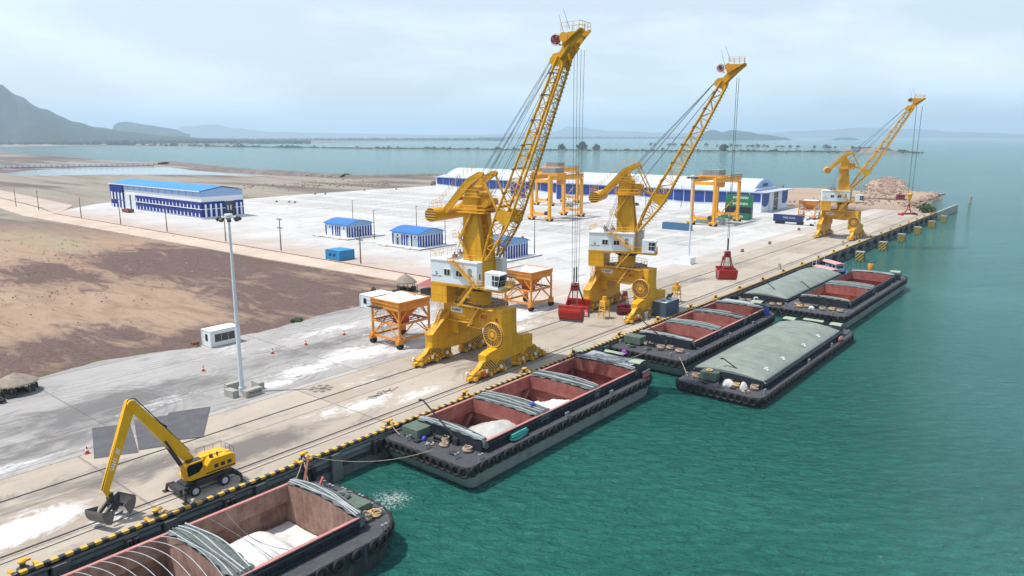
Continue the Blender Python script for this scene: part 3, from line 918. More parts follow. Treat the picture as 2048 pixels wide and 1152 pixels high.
# ---- hills, islands, far shore
def hill_mat(name, c1, c2):
    b = NB(name)
    f = b.noise(b.map(b.world(), (1, 1, 2)), 0.006, 6, 0.7)
    g = b.noise(b.world(), 0.03, 5, 0.7)
    c = b.mix(b.step(f, 0.35, 0.65), c1, c2)
    c = b.mix(b.m('MULTIPLY', b.step(g, 0.45, 0.65), 0.5), c, (0.018, 0.028, 0.015))
    return b.done(c, 0.95, 0, 0.05)
hm = hill_mat('forest_hill', (0.018, 0.032, 0.026), (0.050, 0.058, 0.045))
CA = math.radians(39.47662)
def bearing(px):
    """direction in the ground plane seen at image column px (2048 wide)"""
    return CA - math.atan((px - 1024.0) / 1503.0)
def ridge(name, prof, dist, depth, seed, z0=-3.7, rough=0.10, kind='structure', label=None, mt=None, nd=14):
    """prof: (column, apparent height in metres) pairs; a real relief 'depth' metres deep"""
    pts = []
    for i in range(len(prof) - 1):
        (a, ha), (c, hc) = prof[i], prof[i + 1]
        k = max(1, int(abs(c - a) / 7))
        for q in range(k):
            t = q / k
            s_ = t * t * (3 - 2 * t)
            pts.append((a + (c - a) * t, ha + (hc - ha) * s_))
    pts.append(prof[-1])
    mb = MB()
    nx = len(pts) - 1
    def fn(u, v):
        i = int(round(u * nx)); px, h = pts[i]
        th = bearing(px)
        r = dist + depth * (v - 0.45) + (fbm(px * 0.012, v * 3 + seed, 3) - 0.5) * depth * 0.25
        sh = math.sin(PI * min(1, max(0, v))) ** 0.9
        rr = fbm(px * 0.06 + seed, v * 9, 4, seed) - 0.45
        z = z0 - 2 + (h * (1 + rr * rough * 2.5)) * sh + (rr * rough * h * 2.0 if 0.02 < v < 0.98 else 0)
        return (math.cos(th) * r, math.sin(th) * r, z)
    mb.grid(nx, nd, fn)
    o = mb.build(name, mt or hm, None, True)
    o['kind'] = kind
    if label: o['label'] = label
    return o
ridge('hills', [(-200, 430), (-120, 445), (-30, 450), (10, 400), (50, 322), (95, 238), (150, 155), (200, 108), (250, 78), (330, 44), (420, 24), (520, 8)], 6600, 3600, 1.0, rough=0.035, nd=18)
ridge('hills', [(215, 60), (238, 185), (262, 200), (300, 160), (345, 130), (380, 60)], 9500, 1500, 4.0, rough=0.05)
ridge('hills', [(330, 140), (380, 280), (420, 330), (470, 230), (540, 150), (640, 120), (760, 100), (860, 70), (960, 80), (1050, 130), (1105, 150), (1140, 300), (1165, 250), (1230, 170), (1330, 130), (1400, 110), (1500, 110), (1620, 170), (1720, 240), (1810, 210), (1930, 130), (2048, 80), (2200, 40)], 20000, 2500, 7.0, rough=0.05, nd=10)
ridge('island', [(1385, 0), (1400, 60), (1425, 108), (1445, 80), (1462, 108), (1490, 88), (1530, 55), (1570, 26), (1592, 0)], 8500, 900, 11.0, rough=0.10)
ridge('island', [(1655, 0), (1680, 24), (1705, 26), (1722, 0)], 8700, 500, 13.0, rough=0.10)

# low far shore with woodland: one belt nobody could count
def belt(name, prof, dist, wdt, label, seed, hmul=1.0, mt=None):
    rnd = random.Random(seed)
    mb = MB()
    for (a, ha), (c, hc) in zip(prof[:-1], prof[1:]):
        k = max(1, int(abs(c - a) / 2.6))
        for q in range(k):
            px = a + (c - a) * q / k
            hh = (ha + (hc - ha) * q / k) * hmul
            for z in range(3):
                th = bearing(px + rnd.uniform(-2, 2)); r = dist + rnd.uniform(0, wdt) + z * wdt * 0.6
                s_ = hh * rnd.uniform(0.5, 1.15)
                x, y = math.cos(th) * r, math.sin(th) * r
                wd2 = dist * 0.0017 * rnd.uniform(0.8, 1.7)
                n = 6
                vs = [(x, y, -3 + s_)]
                for i in range(n):
                    t = 2 * PI * i / n; vs.append((x + math.cos(t) * wd2 * 0.7, y + math.sin(t) * wd2 * 0.7, -3 + s_ * 0.72))
                for i in range(n):
                    t = 2 * PI * i / n; vs.append((x + math.cos(t) * wd2, y + math.sin(t) * wd2, -4))
                fs = [(0, 1 + i, 1 + (i + 1) % n) for i in range(n)] + [(1 + i, 1 + n + i, 1 + n + (i + 1) % n, 1 + (i + 1) % n) for i in range(n)]
                mb._add(vs, fs)
    o = mb.build(name, mt or M['leaf2']); o['kind'] = 'stuff'; o['label'] = label
    return o
mb = MB()
# flat far coast under the trees
shore = [(-120, 3300), (60, 3350), (300, 3700), (500, 4300), (760, 5200), (1000, 7000), (1160, 9000), (1390, 12000)]
top = [Vector((math.cos(bearing(p)) * d, math.sin(bearing(p)) * d, -2.6)) for p, d in shore]
back = [Vector((math.cos(bearing(p)) * (d + 4500), math.sin(bearing(p)) * (d + 4500), -2.6)) for p, d in shore]
for i in range(len(shore) - 1):
    mb.quad(top[i], top[i + 1], back[i + 1], back[i])
    mb.quad(top[i], top[i] + Vector((0, 0, -2)), top[i + 1] + Vector((0, 0, -2)), top[i + 1])
structure(mb, 'far_shore', dirt)
belt('woodland', [(-100, 16), (120, 20), (330, 22), (520, 17), (620, 17)], 4200, 400, 'blue green woodland belt below the hill on the far shore', 2)
belt('woodland', [(420, 20), (600, 22), (800, 24), (1010, 26)], 6600, 500, 'distant tree line along the low far coast', 3)
belt('woodland', [(960, 30), (1150, 34), (1390, 30)], 10500, 700, 'faint tree line on the farthest low coast', 5)

# narrow causeways in the lagoon with scrub
def causeway(pts, wd, z=-3.1):
    mb = MB()
    seg = []
    for i in range(len(pts) - 1):
        a = Vector(pts[i]); c = Vector(pts[i + 1]); k = max(1, int((c - a).length / 40))
        for q in range(k): seg.append(a.lerp(c, q / k))
    seg.append(Vector(pts[-1]))
    vs = []; n = 4
    for i, p in enumerate(seg):
        d = (seg[min(i + 1, len(seg) - 1)] - seg[max(i - 1, 0)]).normalized(); nn = Vector((d.y, -d.x))
        for u, h in ((-1, -4.4), (-0.6, z), (0.6, z), (1, -4.4)):
            vs.append((p.x + nn.x * u * wd * (0.7 + 0.6 * hash2(i, 3)), p.y + nn.y * u * wd * (0.7 + 0.6 * hash2(i, 5)), h))
    fs = [(i * n + k, (i + 1) * n + k, (i + 1) * n + k + 1, i * n + k + 1) for i in range(len(seg) - 1) for k in range(n - 1)]
    mb._add(vs, fs)
    structure(mb, 'causeway', dirt)
C1 = [(1316, 4700), (1330, 3848), (1463, 3600), (1469, 3375), (1504, 2839), (1536, 2216), (1620, 1798), (1693, 1440), (1800, 1077), (1893, 759), (1996, 541), (2034, 407)]
C2 = [(3077, 1709), (2950, 1377), (2790, 1106), (2750, 848), (2520, 663), (2275, 499), (2050, 420)]
C3 = [(1107, 3555), (1157, 3494), (1300, 3300), (1440, 3120)]
causeway(C1, 30); causeway(C2, 22); causeway(C3, 25)
bank_ = MB()
o = ridge('island', [(1712, 0), (1725, 9), (1745, 12), (1768, 9), (1795, 5), (1822, 0)], 2080, 170, 21.0, rough=0.2, mt=dirt)

def bush_mesh(name, s_, seed, tall=1.0, mt=None, leaves=70, leaf=0.30):
    rnd = random.Random(seed)
    mb = MB()
    for i in range(leaves):
        t = rnd.random() * 2 * PI; u = rnd.random() ** 0.5
        zz = rnd.random()
        rr = s_ * u * (math.sin(PI * (0.15 + 0.8 * zz)) + 0.1)
        c = Vector((math.cos(t) * rr, math.sin(t) * rr, s_ * tall * (0.15 + 1.3 * zz)))
        sz = s_ * leaf * rnd.uniform(0.6, 1.3)
        a = Vector((rnd.gauss(0, 1), rnd.gauss(0, 1), rnd.gauss(0, 1))).normalized() * sz
        b_ = a.cross(Vector((rnd.gauss(0, 1), rnd.gauss(0, 1), rnd.gauss(0, 1)))).normalized() * sz
        n_ = a.cross(b_).normalized() * sz * 0.6
        mb._add([c - a, c + b_, c + a, c - b_, c + n_], [(0, 1, 4), (1, 2, 4), (2, 3, 4), (3, 0, 4), (0, 3, 2, 1)])
    return mb
def tree(name, label, cat, loc, s_, seed, tall=1.4, group=None, trunk=True, mt='leaf2', leaves=80):
    t = thing(name, label, cat, loc, 0, group)
    mb = bush_mesh('c', s_, seed, tall, leaves=leaves)
    c = mb.build('crown', M[mt], t); c.location = (0, 0, s_ * 0.12 if trunk else 0)
    if trunk:
        mb = MB(); mb.tube((0, 0, -0.5), (0.1 * s_, 0, s_ * 0.9), 0.10 * s_, 6, 0.06 * s_)
        for k in range(4):
            a = k * 1.6 + seed
            mb.tube((0.05 * s_, 0, s_ * 0.6), (math.cos(a) * s_ * 0.5, math.sin(a) * s_ * 0.5, s_ * (1.0 + 0.2 * k)), 0.05 * s_, 5, 0.02 * s_)
        mb.build('trunk', M['bark'], t)
    return t
def along(pts, t):
    n = len(pts) - 1; k = min(n - 1, int(t * n)); a = Vector(pts[k]); c = Vector(pts[k + 1])
    return a.lerp(c, t * n - k)
rnd = random.Random(11)
g0 = None
for C_, n_, smin, smax in ((C1[:8], 150, 3.0, 6.5), (C1[7:], 60, 3.0, 6.0), (C2, 60, 3.5, 6.5)):
    for i in range(n_):
        p = along(C_, rnd.random()); s_ = rnd.uniform(smin, smax)
        if g0 is None:
            g0 = [tree('scrub_bush', 'dark round scrub bush on a narrow causeway in the lagoon', 'bush', (0, 0, 0), 1.0, q, 0.7, 'scrub bushes dotted along the lagoon causeways', False, leaves=26) for q in range(3)]
            protos = [q.children[0] for q in g0]
            for q in g0:
                q.location = (along(C1, 0.3 + 0.1 * g0.index(q)).x, along(C1, 0.3 + 0.1 * g0.index(q)).y, -3.1); q.scale = (4, 4, 4)
        s_ *= math.hypot(p.x, p.y) / 2000.0
        c = dup(g0[i % 3], (p.x + rnd.uniform(-8, 8), p.y + rnd.uniform(-8, 8), -3.1), rnd.uniform(0, 6))
        c.scale = (s_, s_, s_ * rnd.uniform(0.7, 1.2))
for i, (px, h, l) in enumerate([(1124, 10, 'broad grey lagoon tree just left of the first crane ropes'), (1168, 14, 'tallest grey lagoon tree, beside the hoist ropes of the nearest crane'), (1195, 10, 'spreading lagoon tree right of the tallest one'), (1451, 11, 'lone lagoon tree beside the ropes of the middle crane')]):
    th = bearing(px); 
    # distance where this bearing meets the causeway
    best = min((abs(math.atan2(along(C1, q / 400.0).y, along(C1, q / 400.0).x) - th), q) for q in range(400))[1]
    p = along(C1, best / 400.0)
    tree('lagoon_tree', l, 'tree', (p.x, p.y, -3.1), h, 31 + i, 1.05, 'taller trees on the lagoon causeway', True, leaves=90)
tag(rocks('lagoon_scrub', C1[4:], 2400, 2.8, 5.6, 41, -3.2, 10.0, M['leaf2']), 'low dark scrub along the right hand run of the causeway')

# grass tufts and bushes near the apron
tree('green_bush', 'small green bush at the apron edge behind the floodlight mast', 'bush', (84.5, 126.5, -0.2), 1.1, 61, 0.5, None, False, 'leaf', 70)
tree('green_bush', 'leafy green shrub growing at the far end of the quay', 'bush', (411, 73.5, 0.0), 3.4, 62, 0.75, None, False, 'leaf', 120)
tree('green_bush', 'slim dark sapling on the dirt left of the thatched hut', 'bush', (113.5, 137, -0.3), 0.7, 63, 1.4, None, False, 'leaf', 50)

# ---- haze
def haze():
    m_ = bpy.data.materials.new('haze_air'); m_.use_nodes = True
    t_ = m_.node_tree
    for n in list(t_.nodes): t_.nodes.remove(n)
    o_ = t_.nodes.new('ShaderNodeOutputMaterial'); v_ = t_.nodes.new('ShaderNodeVolumePrincipled')
    v_.inputs['Color'].default_value = (0.66, 0.83, 1.0, 1)
    v_.inputs['Density'].default_value = HAZE
    v_.inputs['Anisotropy'].default_value = 0.15
    t_.links.new(v_.outputs[0], o_.inputs['Volume'])
    mb = MB(); mb.box(-33000, 33000, -33000, 33000, -8, 560)
    o = mb.build('haze', m_); o['kind'] = 'stuff'; o['label'] = 'thin pale sea haze filling the air over the harbour'
    return o
HAZE = 1.0e-4
# ================================================================ BARGES
def hull_mat(name, c_lo, c_hi, zsplit=-1.5):
    b = NB(name)
    x, y, z = b.xyz(b.obj())
    st = b.noise(b.map(b.obj(), (0.9, 0.9, 0.10)), 1.6, 7, 0.7)
    g = b.noise(b.obj(), 0.5, 6, 0.65)
    zz = b.m('ADD', z, b.m('MULTIPLY', b.m('SUBTRACT', g, 0.5), 0.25))
    low = b.step(zz, zsplit + 0.06, zsplit - 0.06)
    c = b.mix(low, c_hi, c_lo)
    c = b.mix(b.m('MULTIPLY', b.step(st, 0.48, 0.72), 0.55), c, (0.20, 0.21, 0.20))
    c = b.mix(b.m('MULTIPLY', b.step(g, 0.55, 0.72), 0.5), c, (0.03, 0.032, 0.03))
    c = b.mix(b.m('MULTIPLY', b.step(b.noise(b.map(b.obj(), (1, 1, 0.2)), 3.0, 5, 0.6), 0.62, 0.7), 0.4), c, (0.16, 0.08, 0.05))
    wl = b.step(zz, -2.75, -2.95)
    c = b.mix(wl, c, (0.03, 0.045, 0.035))
    b.bump(g, 0.2, 0.05)
    return b.done(c, 0.65, 0, 0.35)
M['hull'] = hull_mat('hull_grey_black', (0.20, 0.22, 0.21), (0.050, 0.054, 0.056), -1.35)
M['hulldark'] = hull_mat('hull_black', (0.035, 0.036, 0.04), (0.025, 0.026, 0.03))
M['deck'] = paint('barge_deck', (0.055, 0.057, 0.066), 0.7, 0.15, 0.5, (0.19, 0.17, 0.15), 0.5, streak=False)
M['coam'] = paint('coaming_outside', (0.018, 0.022, 0.032), 0.55, 0.2, 0.5, (0.08, 0.08, 0.09), 0.4)
def hold_mat():
    b = NB('hold_red_lead')
    o = b.obj(); x, y, z = b.xyz(o)
    g = b.noise(o, 0.55, 6, 0.65); st = b.noise(b.map(o, (1.2, 1.2, 0.12)), 1.5, 6, 0.7)
    _, cell = joints(b, b.m('ADD', x, y), z, 2.4, 2.2, 0.02)
    c = b.mix(b.step(g, 0.35, 0.65), (0.20, 0.048, 0.040), (0.34, 0.115, 0.095))
    c = b.mix(b.m('MULTIPLY', cell, 0.35), c, (0.36, 0.17, 0.15))
    c = b.mix(b.m('MULTIPLY', b.step(st, 0.50, 0.75), 0.4), c, (0.16, 0.06, 0.04))
    return b.done(c, 0.8, 0, 0.2)
M['hold'] = hold_mat()
def hold2_mat():
    b = NB('hold_worn_brown')
    o = b.obj()
    g = b.noise(o, 0.35, 6, 0.7); st = b.noise(b.map(o, (1.2, 1.2, 0.12)), 1.2, 6, 0.7)
    c = b.mix(b.step(g, 0.36, 0.62), (0.19, 0.095, 0.075), (0.36, 0.24, 0.19))
    c = b.mix(b.m('MULTIPLY', b.step(st, 0.45, 0.75), 0.5), c, (0.11, 0.06, 0.05))
    return b.done(c, 0.8, 0, 0.2)
M['holdbrown'] = hold2_mat()
M['rim'] = paint('coaming_rim', (0.46, 0.20, 0.18), 0.6, 0.15, 0.6, (0.2, 0.1, 0.09), 0.4, streak=False)
M['sheetgrey'] = paint('folded_cover_grey', (0.115, 0.135, 0.13), 0.7, 0.3, 1.2, (0.05, 0.055, 0.05), 0.7, streak=False)
M['pipe'] = paint('cover_pipe', (0.36, 0.40, 0.41), 0.5, 0.15, 1.0, (0.2, 0.2, 0.2), 0.4, streak=False)
def tarp_mat():
    b = NB('grey_green_tarp')
    o = b.obj(); x, y, z = b.xyz(o)
    g = b.noise(o, 0.3, 6, 0.6); f = b.noise(b.map(o, (1.0, 0.3, 1)), 2.2, 5, 0.6)
    c = b.mix(b.step(g, 0.35, 0.68), (0.165, 0.198, 0.172), (0.235, 0.270, 0.240))
    sm = b.m('GREATER_THAN', b.m('FRACT', b.m('DIVIDE', x, 2.15)), 0.955)
    c = b.mix(b.m('MULTIPLY', sm, 0.6), c, (0.12, 0.14, 0.12))
    c = b.mix(b.m('MULTIPLY', b.step(b.noise(o, 1.1, 6, 0.7), 0.60, 0.72), 0.4), c, (0.42, 0.44, 0.42))
    b.bump(f, 0.5, 0.12)
    return b.done(c, 0.62, 0, 0.3)
M['tarp'] = tarp_mat()
def cargo_mat(name, c1, c2):
    b = NB(name)
    g = b.noise(b.obj(), 0.6, 7, 0.7)
    c = b.mix(b.step(g, 0.35, 0.65), c1, c2)
    b.bump(b.noise(b.obj(), 2.5, 6, 0.7), 0.7, 0.10)
    return b.done(c, 0.95, 0, 0.1)
M['salt'] = cargo_mat('white_cargo', (0.52, 0.50, 0.47), (0.72, 0.71, 0.69))
M['powder'] = cargo_mat('pale_grey_cargo', (0.36, 0.36, 0.34), (0.50, 0.50, 0.48))
M['corn'] = cargo_mat('yellow_cargo', (0.62, 0.42, 0.17), (0.75, 0.55, 0.26))

def outline(L_, W, rb, rs, nb=9):
    """plan of the hull, from the bow (x=0) round; rb, rs corner sizes (x, y)"""
    pts = []
    hw = W / 2
    for (cx, cy, rx, ry, a0) in ((rb[0], hw - rb[1], rb[0], rb[1], 180), (L_ - rs[0], hw - rs[1], rs[0], rs[1], 90), (L_ - rs[0], -hw + rs[1], rs[0], rs[1], 0), (rb[0], -hw + rb[1], rb[0], rb[1], -90)):
        for i in range(nb + 1):
            a = R(a0 - 90.0 * i / nb)
            ca, sa = math.cos(a), math.sin(a)
            pts.append((cx + rx * math.copysign(abs(ca) ** 0.8, ca), cy + ry * math.copysign(abs(sa) ** 0.8, sa)))
    return pts
tyre_proto = [None]
def tyre_mesh(r=0.46, t=0.17, nm='tyre'):
    mb = MB(); mb.torus((0, 0, 0), (1, 0, 0), r, t, 14, 7)
    me = mb.build(nm, M['black'], None, True)
    d = me.data; bpy.data.objects.remove(me)
    return d
TY = tyre_mesh(); TYB = tyre_mesh(0.56, 0.21)
def place_tyre(root, p, nrm, big=False, name='tyre_fender'):
    o = bpy.data.objects.new(name, TYB if big else TY)
    COL.objects.link(o); o.parent = root
    o.location = (p[0] + nrm[0] * 0.15, p[1] + nrm[1] * 0.15, p[2])
    o.rotation_euler = (random.uniform(-0.12, 0.12), random.uniform(-0.05, 0.10), math.atan2(nrm[1], nrm[0]) + random.uniform(-0.12, 0.12))
    return o

def barge(label, x, y, L_, W, holds, hw, bow=(3.0, 2.6), stern=(5.0, 4.5), hullm='hull', coam=1.35, tarp=None, tyre_sides=(-1,), rev=False,
          depth=2.95, rim='rim', camber=0.24, group='flat topped cargo barges moored at the quay', rot=0.0, dz=0.0, tstep=1.45, far_brown=False, tyre_stern=True, ntmax=99, recess=0.7, tyre_big=False):
    """x, y: bow end middle at deck level; rev mirrors the barge so its bow points away"""
    root = thing('cargo_barge', label, 'barge', (x, y, -0.6 + dz), rot, group)
    S = -1 if rev else 1
    X = (lambda v: v) if not rev else (lambda v: L_ - v)
    olP = outline(L_, W, bow, stern) if not rev else outline(L_, W, stern, bow)
    n = len(olP)
    # hull with raked ends
    def lvl(z, inx, iny):
        r = []
        for px, py in olP:
            t = px / L_
            dx = 0.0
            if t < 0.12: dx = inx * (1 - t / 0.12)
            elif t > 0.88: dx = -inx * ((t - 0.88) / 0.12)
            r.append((px + dx, py * (1 - iny / (W / 2)), z))
        return r
    rings = [lvl(0, 0, 0), lvl(-0.25, 0, 0), lvl(-0.75, 0.0, 0.0), lvl(-1.6, 0.12, 0.05), lvl(-2.4, 0.45, 0.10), lvl(-3.1, 0.9, 0.15), lvl(-4.6, 3.4, 0.3)]
    mb = MB()
    vs = [p for r_ in rings for p in r_]
    fs = []
    for k in range(len(rings) - 1):
        for i in range(n):
            j = (i + 1) % n
            fs.append((k * n + i, k * n + j, (k + 1) * n + j, (k + 1) * n + i))
    mb._add(vs, fs)
    mb.build('hull', M[hullm], root, True)
    # rubbing strake
    mb = MB()
    for i in range(n):
        a, c = olP[i], olP[(i + 1) % n]
        mb.bar((a[0], a[1], -0.12), (c[0], c[1], -0.12), 0.16, 0.18)
    mb.build('rubbing_strake', M['dark'], root)
    # deck around the holds
    h0, h1 = holds[0][0] - 0.25, holds[-1][1] + 0.25
    mb = MB()
    def clip(side):
        r = []
        for i in range(n):
            a, c = olP[i], olP[(i + 1) % n]
            ina = a[0] <= h0 if side < 0 else a[0] >= h1
            inc = c[0] <= h0 if side < 0 else c[0] >= h1
            lim = h0 if side < 0 else h1
            if ina: r.append((a[0], a[1], 0))
            if ina != inc:
                t = (lim - a[0]) / (c[0] - a[0]); r.append((lim, a[1] + (c[1] - a[1]) * t, 0))
        return r
    mb.poly(clip(-1)); mb.poly(clip(1))
    mb.box(h0, h1, hw + 0.2, W / 2, -0.05, 0); mb.box(h0, h1, -W / 2, -hw - 0.2, -0.05, 0)
    mb.build('deck', M['deck'], root)
    arch = lambda yy: coam + camber * (1 - (yy / hw) ** 2)
    # coaming: long side walls, cross bulkheads
    mb = MB()
    for s_ in (-1, 1):
        mb.box(h0 - 0.1, h1 + 0.1, s_ * hw + (0.02 if s_ > 0 else -0.28), s_ * hw + (0.28 if s_ > 0 else -0.02), -0.02, coam - 0.04)
        ya = s_ * (hw + 0.28); yb = s_ * (hw + 0.50)
        mb.box(h0, h1, min(ya, yb), max(ya, yb), coam - 0.42, coam - 0.30)     # cleat ledge
        xx = h0
        while xx < h1:
            mb.box(xx, xx + 0.1, min(ya, ya + s_ * 0.18), max(ya, ya + s_ * 0.18), 0, coam - 0.42); xx += 1.9
        mb.box(h0, h1, min(ya, ya + s_ * 0.35), max(ya, ya + s_ * 0.35), 0.30, 0.38)
    mb.build('coaming', M['coam'], root)
    mb = MB()
    for s_ in (-1, 1):
        mb.box(h0 - 0.15, h1 + 0.15, s_ * hw + (-0.04 if s_ > 0 else -0.32), s_ * hw + (0.32 if s_ > 0 else 0.04), coam - 0.04, coam + 0.06)
    mb.build('coaming_rim', M[rim], root)
    # end walls and walls between holds, arched on top
    def crosswall(mb, xa, xb, y0=-1, zb=-0.02):
        pts = [(-hw, zb), (hw, zb)] + [(hw * (1 - 2 * i / 12.0), arch(hw * (1 - 2 * i / 12.0))) for i in range(13)]
        mb.prism(pts, lambda u, v, w_: (w_, u, v), xa, xb)
    for k, (a, c) in enumerate(holds):
        far = (k == len(holds) - 1)
        lin = MB()
        # upper band: plating from the rim down to just below the deck
        zb = -0.55
        for s_ in (-1, 1):
            yy = s_ * hw
            lin.quad((a, yy, coam - 0.04), (c, yy, coam - 0.04), (c, yy, zb), (a, yy, zb))
        for xx in (a, c):
            lin.poly([(xx, -hw, zb), (xx, hw, zb)] + [(xx, hw * (1 - 2 * i / 12.0), arch(hw * (1 - 2 * i / 12.0))) for i in range(13)])
        # recess under the side decks, hopper plates and floor
        rc = recess; fl = -depth
        ex = 0.02 if far_brown else min(0.45, rc)
        x0_, x1_ = a - ex, c + ex
        yw = hw + rc
        lin.quad((a, hw, zb), (c, hw, zb), (x1_, yw, zb), (x0_, yw, zb)); lin.quad((a, -hw, zb), (c, -hw, zb), (x1_, -yw, zb), (x0_, -yw, zb))
        lin.quad((a, -hw, zb), (a, hw, zb), (x0_, yw, zb), (x0_, -yw, zb)); lin.quad((c, -hw, zb), (c, hw, zb), (x1_, yw, zb), (x1_, -yw, zb))
        for s_ in (-1, 1):
            lin.quad((x0_, s_ * yw, zb), (x1_, s_ * yw, zb), (x1_, s_ * yw, fl), (x0_, s_ * yw, fl))
        for xx in (x0_, x1_):
            lin.quad((xx, -yw, zb), (xx, yw, zb), (xx, yw, fl), (xx, -yw, fl))
        lin.quad((x0_, -yw, fl), (x1_, -yw, fl), (x1_, yw, fl), (x0_, yw, fl))
        if not far_brown:
            # diagonal stiffening bracket in the far quay-side corner
            lin.bar((c - 0.2, hw + 0.1, zb - 0.2), (c - 2.0, hw + 0.3, fl), 0.7, 0.35)
        lin.build('hold_lining', M['holdbrown'] if far_brown else M['hold'], root)
    # cross decks with folded cover, pipes and crumpled canvas
    edges = [(h0 - 1.3, h0)] if not rev else []
    gaps = [(holds[i][1], holds[i + 1][0]) for i in range(len(holds) - 1)]
    if not tarp:
        for gi, (ga, gc) in enumerate(gaps + [(h0 - 0.9, holds[0][0]), (holds[-1][1], h1 + 0.9)]):
            mb = MB(); crosswall(mb, ga + 0.03, gc - 0.03)
            mb.build('bulkhead', M['coam'], root)
            wd = gc - ga
            mb = MB()
            def cl(u, v, ga=ga, wd=wd):
                yy = (v * 2 - 1) * (hw + 0.35)
                bump_ = 0.40 * fbm(u * 4 + gi * 9, v * 17 + u * 6, 3) + (0.10 if 0.1 < u < 0.9 else -0.05)
                sag = 0 if abs(yy) < hw else -0.6 * (abs(yy) - hw) * 3
                return (ga + wd * (0.03 + 0.94 * u) + 0.12 * math.sin(v * 40), yy, arch(min(hw, abs(yy))) + bump_ + sag)
            mb.grid(8, 46, cl)
            for s_ in (-1, 1):    # canvas hanging over the coaming ends
                mb.grid(5, 6, lambda u, v, s_=s_, ga=ga, wd=wd: (ga + wd * (0.25 + 0.5 * u) + 0.25 * (fbm(u * 4, v * 4 + gi) - 0.5), s_ * (hw + 0.36 + 0.20 * fbm(u * 5 + 2, v * 5, 2)), coam + 0.12 - v * 1.35 * (0.6 + 0.6 * hash2(gi, s_))))
            mb.build('folded_canvas', M['sheetgrey'], root, True)
            for q in range(6):
                mb = MB()
                xx = ga + wd * (0.12 + 0.15 * q) + 0.05 * math.sin(q * 5.0)
                zz = 0.30 + 0.08 * (q % 2)
                pts = [(xx + 0.15 * math.sin(i * 0.5 + q), hw * (-1 + 2 * i / 14.0), arch(hw * (-1 + 2 * i / 14.0)) + zz) for i in range(15)]
                mb.path(pts, 0.06 + 0.02 * (q % 2), 5)
                mb.build('cover_pipe', M['pipe'] if (gi + q) % 3 != 1 else M['sheetgrey'], root)
    else:
        # arched canvas over each pair of holds
        t0, t1 = h0 - 0.2, h1 + 0.2
        for (ta, tb) in tarp:
            mb = MB()
            nx = int((tb - ta) / 0.55)
            def tf(u, v, ta=ta, tb=tb):
                xx = ta + (tb - ta) * u; yy = (v * 2 - 1) * (hw + 0.34)
                q = abs(v * 2 - 1)
                rise = 1.45 * (1 - q ** 2.3)
                rib = abs(math.sin(PI * (xx - ta) / 2.15))
                rise *= (0.86 + 0.14 * (1 - rib) ** 1.5)
                endd = min(1.0, min(u, 1 - u) * (tb - ta) / 1.9)
                rise *= 0.38 + 0.62 * math.sin(endd * PI / 2)
                return (xx, yy, coam + 0.02 + rise + 0.20 * (fbm(xx * 0.55, yy * 0.5, 4) - 0.45) * (1 - q ** 4) - (0.30 if q > 0.985 else 0))
            mb.grid(nx, 26, tf)
            for xx, e_ in ((ta, 0), (tb, 1)):
                pts = [tf(e_, i / 26.0) for i in range(27)]
                mb.poly([(xx, p[1], p[2]) for p in pts] + [(xx, pts[-1][1], coam - 0.35), (xx, pts[0][1], coam - 0.35)])
            mb.build('canvas_cover', M['tarp'], root, True)
        mb = MB(); crosswall(mb, h0 - 0.5, h0); mb.build('bulkhead', M['coam'], root)
        mb = MB(); crosswall(mb, h1, h1 + 0.5); mb.build('bulkhead', M['coam'], root)
    # tyres
    cnt = 0
    dist = 0.0; nxt = 0.4
    for i in range(n):
        a = Vector(olP[i]); c = Vector(olP[(i + 1) % n]); sl_ = (c - a).length
        if sl_ < 1e-4: continue
        nn = Vector(((c - a).y, -(c - a).x)).normalized()
        if nn.dot(Vector((a.x + c.x, a.y + c.y)) / 2 - Vector((L_ / 2, 0))) < 0: nn = -nn
        end = max(a.x, c.x) < bow[0] + 0.5 or min(a.x, c.x) > L_ - stern[0] - 0.5
        while nxt <= dist + sl_:
            p = a.lerp(c, (nxt - dist) / sl_)
            ok = (p.y < -0.2 and -1 in tyre_sides) or (p.y > 0.2 and 1 in tyre_sides) or p.x < bow[0] * 0.8 or (tyre_stern and p.x > L_ - stern[0] * 0.6)
            if ok and cnt < ntmax:
                place_tyre(root, (p.x, p.y, -0.62), nn, tyre_big or end); cnt += 1
            nxt += (1.12 if end else tstep) * random.uniform(0.93, 1.07)
        dist += sl_
    # mooring bitts
    bits = [(X(1.3), -W * 0.30), (X(1.3), W * 0.28), (X(1.1), 0.4), (X(3.0), -W / 2 + 0.55), (X(L_ * 0.45), -W / 2 + 0.45), (X(L_ * 0.7), -W / 2 + 0.45), (X(L_ - 3.5), -W / 2 + 0.8), (X(3.0), W / 2 - 0.55)]
    for bx_, by_ in bits:
        mb = MB()
        for q in (-0.24, 0.24):
            mb.lathe((bx_ + q, by_, 0), [(0.13, 0), (0.13, 0.55), (0.17, 0.58), (0.17, 0.66)], 8)
        mb.build('mooring_bitt', M['grey'], root, True)
    root['_x'] = 0
    del root['_x']
    return root, arch

